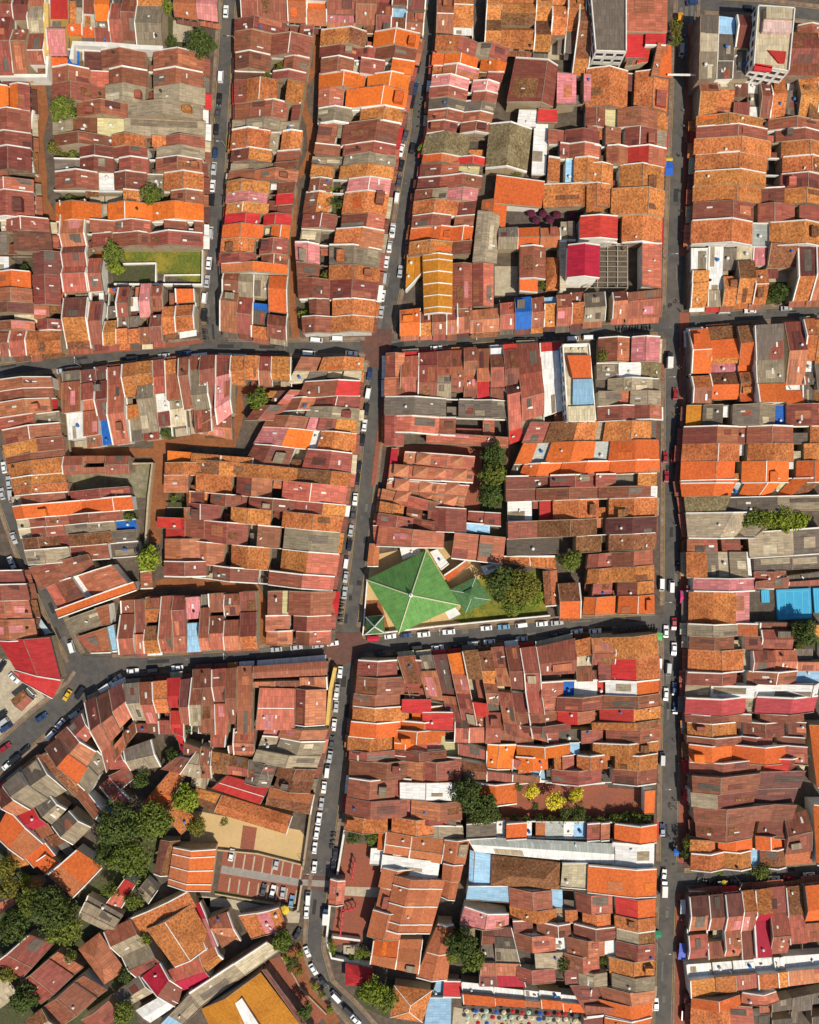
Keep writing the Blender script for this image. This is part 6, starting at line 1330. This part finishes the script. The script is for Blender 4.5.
cars('from the left, north kerb of the lower lane below the mosque', G5, 'C3', [(25,700,'b'),(95,697,'w'),(195,687,'w'),(345,672,'w'),(415,667,'l'),(485,660,'w'),(567,655,'w'),(628,650,'w')], 6)
cars('from the left, south kerb of the lower lane below the mosque', G5, 'C3', [(65,750,'k'),(150,750,'w'),(225,742,'k'),(295,733,'g'),(357,727,'w'),(440,740,'k'),(487,714,'w'),(570,730,'d'),(625,698,'k'),(707,686,'w'),(780,684,'w')], 6)
G6 = 'cars on the far left streets'
cars('around the far left junction', G6, 'A3', [(445,885,'k',35),(465,872,'g',35),(378,938,'b',30),(320,930,'k',55),(268,940,'y',58),(285,745,'w',105),(55,312,'w',108),(45,410,'w',115),(100,495,'k',122),(15,30,'w',100),(35,90,'g',100),(8,135,'w',100),(45,145,'wv',100)])
cars('in the left edge car park', 'cars in the left edge car park', 'A3', [(5,825,'k',60),(55,872,'w',-45),(122,930,'w',-45)], z=.05)
cars('in the lower left car park', 'cars in the lower left car park', 'A4', [(10,130,'g',35),(25,150,'b',35),(5,100,'k',35)], z=.05)
cars('from the top, on the diagonal street', G6, 'A4', [(300,95,'g',36),(240,135,'w',48),(165,110,'b',35),(20,230,'r',35),(205,178,'wv',48),(100,240,'k',42),(62,275,'k',42),(30,300,'w',42)])
cars('in the dark lane behind the grey gables', 'cars in the back lane', 'A4', [(440,470,'b',-40),(395,515,'w',-40),(465,488,'g',-40)])
G7 = 'vehicles on the long right street'
cars('from the top, upper half of the long right street', G7, 'D2', [(205,908,'r',88),(238,905,'r',88),(210,985,'r',88),(245,655,'r',88)])
cars('from the top, middle of the long right street', G7, 'D3', [(230,505,'w',89),(190,498,'wv',89),(240,655,'r',89),(208,685,'w',88),(240,755,'w',88),(218,835,'g',88),(180,815,'wv',88),(208,935,'w',88),(242,915,'b',88),(245,990,'b',88)])
cars('from the top, lower half of the long right street', G7, 'D4', [(208,20,'w',89),(193,275,'w',89),(194,560,'b',89),(200,740,'w',80)])
cars('near the top of the long right street', G7, 'D1', [(325,200,'w',88),(600,32,'k',-10),(370,8,'b',10)])
cars('near the bottom of the long right street', G7, 'D5', [(168,945,'w',88),(275,980,'r',86)])
cars('from the left, on the lower right lane', 'cars on the lower right lane', 'D4', [(435,768,'k'),(490,765,'d'),(640,755,'w'),(700,750,'r'),(780,740,'w')], 4)
# light trucks with canvas boxes
def truck(t, p, a, label, box, cab='white'):
    root = empty('box_truck'); v = PW(t, p, 1.5); root.location = (v.x, v.y, .14); root.rotation_euler.z = math.radians(a); tag(root, label, 'truck')
    b = MB(); prism(b, [(1.2,.5,1),(2.8,.5,1),(2.85,1.3,.98),(2.45,2.1,.88),(1.25,2.1,.88)], .95, .95); b.build('cab', paint(cab), root)
    g = MB(); g.face([(2.83,-.8,1.4),(2.83,.8,1.4),(2.5,.76,2.02),(2.5,-.76,2.02)]); g.build('windscreen', GLS, root)
    c = MB(); c.box((-.95, 0, 1.65), (4.0, 2.0, 2.2)); c.box((-.95, 0, 2.78), (3.9, 1.9, .08)); c.build('cargo_box', box, root)
    f = MB(); f.box((.2, 0, .5), (5, .9, .18)); f.build('chassis', DARK(), root)
    for x in (2.1, -1.8):
        for y in (.8, -.8): inst('wheel', shared('wheel', wheel_mesh), root, (x, y, .33))
truck('D4', (200,790), 88, 'white box truck at the lower right lane junction', plain('box_white', (0.66, 0.65, 0.62), 0.6, .1))
truck('D2', (222,520), 88, 'pale box truck with a black cab on the long right street', plain('box_white', (0.66, 0.65, 0.62), 0.6, .1), 'black')
truck('B4', (502,900), 86, 'white and blue box truck below the temple gatehouse', plain('box_white', (0.66, 0.65, 0.62), 0.6, .1), 'dark blue')
truck('A3', (430,905), 35, 'white box truck at the mouth of the far left junction', plain('box_white', (0.66, 0.65, 0.62), 0.6, .1))
# motor scooters
def scooter_proto():
    root = empty('motor_scooter'); b = MB(); prism(b, [(-.8,.45,1),(.2,.3,.8),(.6,.35,.6),(.75,.9,.5),(.55,.9,.5),(.3,.5,.8),(-.1,.75,1),(-.85,.8,.9)], .17, .17); b.build('body', paint('dark grey'), root)
    s = MB(); s.box((-.4, 0, .82), (.75, .28, .1)); s.build('seat', DARK(), root); h = MB(); h.tube((.62, -.33, 1.02), (.62, .33, 1.02), .025, .025, 5); h.tube((.7, 0, .5), (.62, 0, 1.02), .03, .03, 5); h.build('handlebar', GREY(), root)
    wm = shared('swheel', lambda: (lambda m: (m.tube((0, -.05, 0), (0, .05, 0), .26, .26, 10), m.mesh('wheel', [TYRE]))[1])(MB()))
    inst('wheel', wm, root, (.75, 0, .26)); inst('wheel', wm, root, (-.65, 0, .26)); return root
SP = [None]
def scooters(where, t, a, b, n, ang):
    for i in range(n):
        u = (i + .5 + crnd.uniform(-.3, .3)) / n
        if SP[0] is None: SP[0] = o = scooter_proto()
        else: o = copy_tree(SP[0])
        v = PW(t, (a[0] + (b[0] - a[0]) * u, a[1] + (b[1] - a[1]) * u), .5); o.location = (v.x, v.y, .145); o.rotation_euler.z = math.radians(ang + crnd.uniform(-14, 14))
        tag(o, fit([f'dark motor scooter parked in the line {where}', f'dark scooter in the line {where}']), 'scooter', f'scooters in the line {where}')
scooters('at the west end of the right lane crossing', 'D2', (5,396), (150,388), 13, 85); scooters('on the lower lane beside the long right street', 'D3', (5,685), (170,668), 15, 85)
scooters('outside the shops above the mosque crossing', 'B3', (568,560), (560,655), 9, 10); scooters('on the middle lane kerb', 'C2', (440,445), (640,436), 9, 85); scooters('at the foot of the first street', 'B2', (18,395), (25,440), 5, 10)
scooters('on the second street, upper east kerb', 'C1', (100,350), (75,520), 6, 10); scooters('beside the temple forecourt', 'B4', (535,560), (525,640), 5, 10); scooters('on the lower right lane', 'D4', (330,760), (420,775), 6, 80)
scooters('on the lower lane south kerb', 'C3', (-30,770), (60,765), 6, 85)
# umbrellas, awnings and street stalls
def umb_mesh(r, mat, h):
    b = MB(); n = 8; top = Vector((0, 0, h + .55)); rim = [Vector((math.cos(6.283 * i / n) * r, math.sin(6.283 * i / n) * r, h)) for i in range(n)]
    for i in range(n): b.face([rim[i], rim[(i + 1) % n], top]); b.face([rim[(i + 1) % n], rim[i], top - Vector((0, 0, .03))])
    return b.mesh('canopy', [mat])
UC = {'plum': (0.075, 0.01, 0.03), 'red': (0.42, 0.02, 0.02), 'blue': (0.02, 0.1, 0.4), 'pale green': (0.36, 0.52, 0.40), 'cream': (0.6, 0.52, 0.36), 'yellow': (0.6, 0.42, 0.04)}  # plum is darkened for the shade its parasols stand in
def umbrella(t, p, c, label, r=1.3, h=2.2, group=None):
    v = PW(t, p, h); root = empty('parasol', (v.x, v.y, .03)); tag(root, label, 'parasol', group)
    inst('canopy', shared(('um', c, r), lambda: umb_mesh(r, plain('fabric_' + c.replace(' ', '_'), UC[c], .8, .12), h)), root, (0, 0, 0)); inst('pole', shared(('pole', h), lambda: (lambda m: (m.tube((0, 0, 0), (0, 0, h + .6), .04, .03, 6), m.mesh('pole', [GREY()]))[1])(MB())), root, (0, 0, 0))
for x, y in [(525,852),(572,854),(628,858),(690,862),(545,880),(600,878)]: umbrella('C1', (x,y), 'plum', 'plum coloured parasol in the paved court beside the orange shed', 1.5, 2.4, 'plum parasols of the umbrella court')
for i in range(44):
    x = 270 + (i % 15) * 36 + crnd.uniform(-8, 8); y = 968 + (i // 15) * 24 + (i % 15) * 1.4 + crnd.uniform(-4, 4)
    c = ['red', 'blue', 'cream', 'pale green'][crnd.randrange(4)]; umbrella('C5', (x,y), c, f'small {c} parasol over a table on the bottom edge plaza', .85, 2.1, f'{c} parasols on the bottom plaza')
umbrella('B4', (338,880), 'yellow', 'yellow parasol at the end of the lane below the car park', 1.7, 2.4); umbrella('D4', (440,770), 'yellow', 'yellow parasol on the lower right lane', 1.0, 2.2)
def stall(t, pts, col, label, h=2.6, c2=None):
    q = ccw([PW(t, p, h) for p in pts]); cc = sum(q, Vector()) / 4; cc.z = 0; root = empty('market_stall', cc); tag(root, label, 'stall'); q = [v - cc for v in q]
    b = MB(); m = (q[0] + q[3]) / 2 + Vector((0, 0, .45)); n = (q[1] + q[2]) / 2 + Vector((0, 0, .45)); b.face([q[0], q[1], n, m]); b.face([m, n, q[2], q[3]]); b.face([q[0], m, q[3]]); b.face([q[1], q[2], n])
    b.build('awning', plain('awning_' + label.split()[0], col, .7, .12), root); p = MB()
    for v in q: p.tube((v.x * .95, v.y * .95, 0), (v.x * .95, v.y * .95, h), .04, .04, 5)
    p.build('post', GREY(), root); s = MB(); a = (q[0] - q[1]).length; s.box((0, 0, .45), (1.6, 1.0, .9)); s.build('counter', WOOD(), root)
stall('D1', [(262,645),(290,645),(290,702),(258,702)], (0.02, 0.10, 0.45), 'blue awning stall on the long right street, top')
stall('D1', [(262,628),(290,628),(290,643),(262,643)], (0.5, 0.36, 0.04), 'yellow awning strip beside the blue stall, long right street')
stall('D3', [(265,522),(292,522),(290,572),(264,572)], (0.52, 0.03, 0.16), 'magenta awning stall on the long right street')
stall('D3', [(170,688),(195,692),(190,722),(168,718)], (0.10, 0.42, 0.12), 'green awning at the lower lane corner, long right street')
stall('D4', [(270,115),(284,115),(284,175),(270,175)], (0.02, 0.25, 0.5), 'sky blue awning on the east pavement, long right street')
stall('D4', [(278,395),(290,395),(290,450),(276,450)], (0.42, 0.02, 0.03), 'crimson awning on the east pavement, long right street')
stall('D4', [(240,635),(258,635),(258,662),(240,662)], (0.02, 0.13, 0.48), 'deep blue tarpaulin stall near the lower right lane')
stall('D4', [(165,962),(188,962),(188,990),(165,990)], (0.03, 0.22, 0.12), 'dark green awning on the west pavement, long right street')
stall('D4', [(298,795),(360,793),(360,812),(298,814)], (0.55, 0.58, 0.62), 'white awning on the corner of the lower right lane')
stall('D4', [(265,838),(285,838),(285,895),(265,895)], (0.57, 0.56, 0.58), 'off white awning at the corner kerb, long right street')
stall('D5', [(262,700),(285,700),(285,765),(255,765)], (0.10, 0.14, 0.5), 'violet blue stall on the east pavement near the bottom')
stall('D2', [(278,402),(300,402),(300,468),(280,468)], (0.6, 0.6, 0.58), 'pale awning along the orange corner house')
stall('D1', [(312,50),(332,50),(332,80),(312,80)], (0.6, 0.25, 0.02), 'orange awning at the top of the long right street')
stall('A3', [(125,628),(155,622),(205,690),(175,700)], (0.34, 0.46, 0.50), 'turquoise glazed awning beside the far left street')
stall('A3', [(412,925),(475,880),(485,897),(425,938)], (0.6, 0.6, 0.58), 'whitish awning strip at the far left junction')
stall('D2', [(420,292),(550,290),(550,305),(420,308)], (0.35, 0.02, 0.04), 'red awning strip along the right lane shops')
stall('D2', [(90,345),(150,343),(150,356),(90,358)], (0.03, 0.05, 0.3), 'navy awning strip at the right lane corner')
stall('B3', [(668,705),(715,703),(715,722),(668,724)], (0.45, 0.02, 0.04), 'scarlet awning at the mosque corner')
stall('B3', [(528,525),(560,525),(550,620),(530,620)], (0.42, 0.015, 0.02), 'ruby awning along the second street shop above the mosque crossing')
stall('B3', [(515,625),(530,625),(522,720),(510,720)], (0.30, 0.45, 0.52), 'pale turquoise awning along the corner shop at the mosque crossing')
stall('C2', [(5,485),(75,484),(75,512),(5,512)], (0.5, 0.05, 0.03), 'vermilion awning at the second street corner of the centre block')
stall('C2', [(355,462),(410,458),(410,490),(355,492)], (0.62, 0.6, 0.55), 'ivory awning on the middle lane, centre block')
# street lamps
def lamp_proto():
    root = empty('street_lamp'); b = MB(); b.tube((0, 0, 0), (0, 0, 7), .1, .06, 6); b.tube((0, 0, 7), (1.6, 0, 7.3), .05, .04, 5); b.build('pole', GREY(), root)
    l = MB(); l.box((1.8, 0, 7.3), (.7, .25, .12)); l.build('lamp_head', plain('lamp_grey', (0.5, 0.5, 0.48), .5, .1), root); return root
lp = None
for k, (t, p, a, w) in enumerate([('B1',(150,190),180,'first street, upper end'),('B1',(108,600),180,'first street, beside the terracotta roofs'),('B1',(800,480),0,'second street, upper end'),('B2',(690,360),-20,'second street, at the lane crossing'),('A2',(330,545),90,'left lane'),('B2',(350,490),90,'left lane near the crossing'),('C2',(300,432),-90,'middle lane'),('D2',(205,120),0,'long right street above the crossing'),('D2',(195,600),0,'long right street below the crossing'),('D3',(180,560),0,'long right street in the middle'),('D3',(190,980),0,'long right street by the red roofs'),('D4',(178,370),0,'long right street beside the tree courtyard'),('D5',(178,700),0,'long right street near the bottom'),('C3',(155,690),90,'lower lane below the mosque'),('C3',(530,735),90,'lower lane, south kerb'),('B3',(112,782),90,'lower lane near the long corrugated building'),('B4',(420,700),0,'second street beside the car park'),('D4',(480,740),-120,'lower right lane')]):
    if lp is None: lp = o = lamp_proto()
    else: o = copy_tree(lp)
    v = PW(t, p); o.location = (v.x, v.y, .14); o.rotation_euler.z = math.radians(a); tag(o, f'grey street lamp on the {w}', 'street lamp', 'street lamps')
# thin banner wire over the long right street
b = MB(); a0, a1 = PW('D1', (270,298), 8), PW('D1', (405,300), 8); b.tube(a0, a1, .35, .35, 5); tag(b.build('banner_beam', WHITE()), 'white beam spanning the long right street near the top', 'beam')
# temple forecourt: stone pond and red lantern frames
b = MB(); v = PW('B5', (595,728), 1); b.box((v.x, v.y, .4), (4, 3.2, .8)); b.box((v.x, v.y, 1.0), (1.6, 1.6, .6)); tag(b.build('stone_pond', CPAVE()), 'pale stone pond with a raised centre in the temple garden', 'pond')
for k, (p0, p1, lab) in enumerate([((560,980),(572,880),'red lantern gantry running down the lower forecourt'),((570,885),(620,870),'red lantern gantry across the lower forecourt'),((605,760),(618,690),'red lantern gantry in the upper forecourt')]):
    b = MB(); a0, a1 = PW('B4', p0, 3), PW('B4', p1, 3); m = plain('red_lacquer', (0.42, 0.02, 0.03), .5, .1)
    b.tube(a0, a1, .3, .3, 6)
    for u in (0, .33, .66, 1): q = a0.lerp(a1, u); b.tube((q.x, q.y, 0), q, .15, .15, 6); b.tube(q + Vector((0, 0, -.2)), q + Vector((0, 0, .35)), .5, .5, 8)
    tag(b.build('lantern_gantry', m), lab, 'gantry')
# ------------------------------------------------------------------ people on the streets
def person_mesh(shirt, trousers, var):
    me = bpy.data.meshes.new('person'); V = [(0,0,.95),(0,0,1.2),(0,0,1.42),(0,0,1.52),(0,.0,1.66),(.09,.05,.9),(.10,.16,.5),(.10,.08,.08),(.11,.2,.04),(-.09,-.02,.9),(-.10,-.10,.5),(-.10,-.26,.10),(-.11,-.14,.04),(.19,0,1.38),(.25,-.1,1.1),(.24,.05,.86),(-.19,0,1.38),(-.25,.1,1.1),(-.24,.22,.9)]
    E = [(0,1),(1,2),(2,3),(3,4),(0,5),(5,6),(6,7),(7,8),(0,9),(9,10),(10,11),(11,12),(2,13),(13,14),(14,15),(2,16),(16,17),(17,18)]
    me.from_pydata(V, E, []); o = bpy.data.objects.new('person_build', me); C.objects.link(o)
    md = o.modifiers.new('s', 'SKIN'); rad = [.15,.15,.15,.06,.11,.09,.065,.045,.04,.09,.065,.045,.04,.06,.045,.04,.06,.045,.04]
    for i, r in enumerate(rad): me.skin_vertices[0].data[i].radius = (r, r * (.75 if i < 3 else 1))
    me.skin_vertices[0].data[0].use_root = True
    o.modifiers.new('ss', 'SUBSURF').levels = 1
    bpy.context.view_layer.update(); dg = bpy.context.evaluated_depsgraph_get(); m2 = bpy.data.meshes.new_from_object(o.evaluated_get(dg)); m2.name = 'person'; bpy.data.objects.remove(o)
    m2.materials.clear()
    for m in (plain('cloth_' + shirt, {'white': (.65,.65,.62), 'red': (.4,.03,.03), 'blue': (.04,.1,.3), 'black': (.02,.02,.02), 'yellow': (.55,.4,.06)}[shirt], .9, .1), plain('cloth_dark', (0.03, 0.03, 0.045), .9, .1), plain('skin', (0.32, 0.17, 0.10), .6, .08), plain('hair', (0.012, 0.01, 0.009), .7, .1)): m2.materials.append(m)
    for p in m2.polygons:
        z = p.center.z; x = abs(p.center.x); p.material_index = 3 if z > 1.68 or (z > 1.56 and p.center.y < -.03) else 2 if z > 1.47 or (x > .2 and z < 1.12 and z > .75) else 0 if z > .95 else 1
    return m2
PM = {s: person_mesh(s, 'dark', 0) for s in ('white', 'red', 'blue', 'black', 'yellow')}
prn = random.Random(9)
for (t, a, b_, n, w) in [('D1', (340,100), (330,1000), 26, 'upper part of the long right street'), ('D2', (262,420), (250,1000), 16, 'middle of the long right street'), ('D3', (258,60), (262,1000), 24, 'east side of the long right street, mid block'), ('D4', (250,60), (235,600), 12, 'lower part of the long right street'), ('D2', (215,290), (280,330), 6, 'right lane crossing'), ('C5', (300,1000), (780,1015), 10, 'bottom edge plaza')]:
    for i in range(n):
        u = prn.random(); v = PW(t, (a[0] + (b_[0] - a[0]) * u + prn.uniform(-22, 22), a[1] + (b_[1] - a[1]) * u + prn.uniform(-12, 12))); s = prn.choice(list(PM))
        o = bpy.data.objects.new('person', PM[s]); C.objects.link(o); o.location = (v.x, v.y, .165); o.rotation_euler.z = prn.random() * 6.28
        tag(o, fit([f'person walking in a {s} top and dark trousers on the {w}', f'person in {s} top and dark trousers, {w}']), 'person', f'{s} topped walkers on the {w}')
# ------------------------------------------------------------------ light, camera
sc = bpy.context.scene
EL, AZ = math.radians(55), math.radians(144)      # azimuth: clockwise from north (plan up)
wd = bpy.data.worlds.new('World'); sc.world = wd; wd.use_nodes = True; nt = wd.node_tree; bg = nt.nodes['Background']
sky = nt.nodes.new('ShaderNodeTexSky'); sky.sky_type = 'NISHITA'; sky.sun_disc = False; sky.sun_elevation = EL; sky.sun_rotation = AZ; sky.air_density = 1.0; sky.dust_density = 1.5
nt.links.new(sky.outputs[0], bg.inputs[0]); bg.inputs[1].default_value = 0.085
sd = bpy.data.lights.new('sun', 'SUN'); sd.energy = 4.2; sd.angle = math.radians(.5); sd.color = (1.0, .92, .77)
so = bpy.data.objects.new('sun', sd); C.objects.link(so)
dirv = Vector((math.sin(AZ) * math.cos(EL), math.cos(AZ) * math.cos(EL), math.sin(EL)))
so.rotation_euler = dirv.to_track_quat('Z', 'Y').to_euler(); so.location = dirv * 500
cd = bpy.data.cameras.new('camera'); co = bpy.data.objects.new('camera', cd); C.objects.link(co)
co.location = (0, 0, H); cd.sensor_fit = 'VERTICAL'; cd.sensor_height = 24; cd.lens = 24 * H / (1024 * S); cd.clip_end = 3000; cd.clip_start = 1
sc.camera = co
vs = sc.view_settings; vs.view_transform = 'Standard'; vs.look = 'None'; vs.exposure = 0.18; vs.gamma = 1.0; vs.use_curve_mapping = False
sc.cycles.max_bounces = 5; sc.cycles.diffuse_bounces = 3
print('objects', len(bpy.data.objects), 'houses', NH[0])
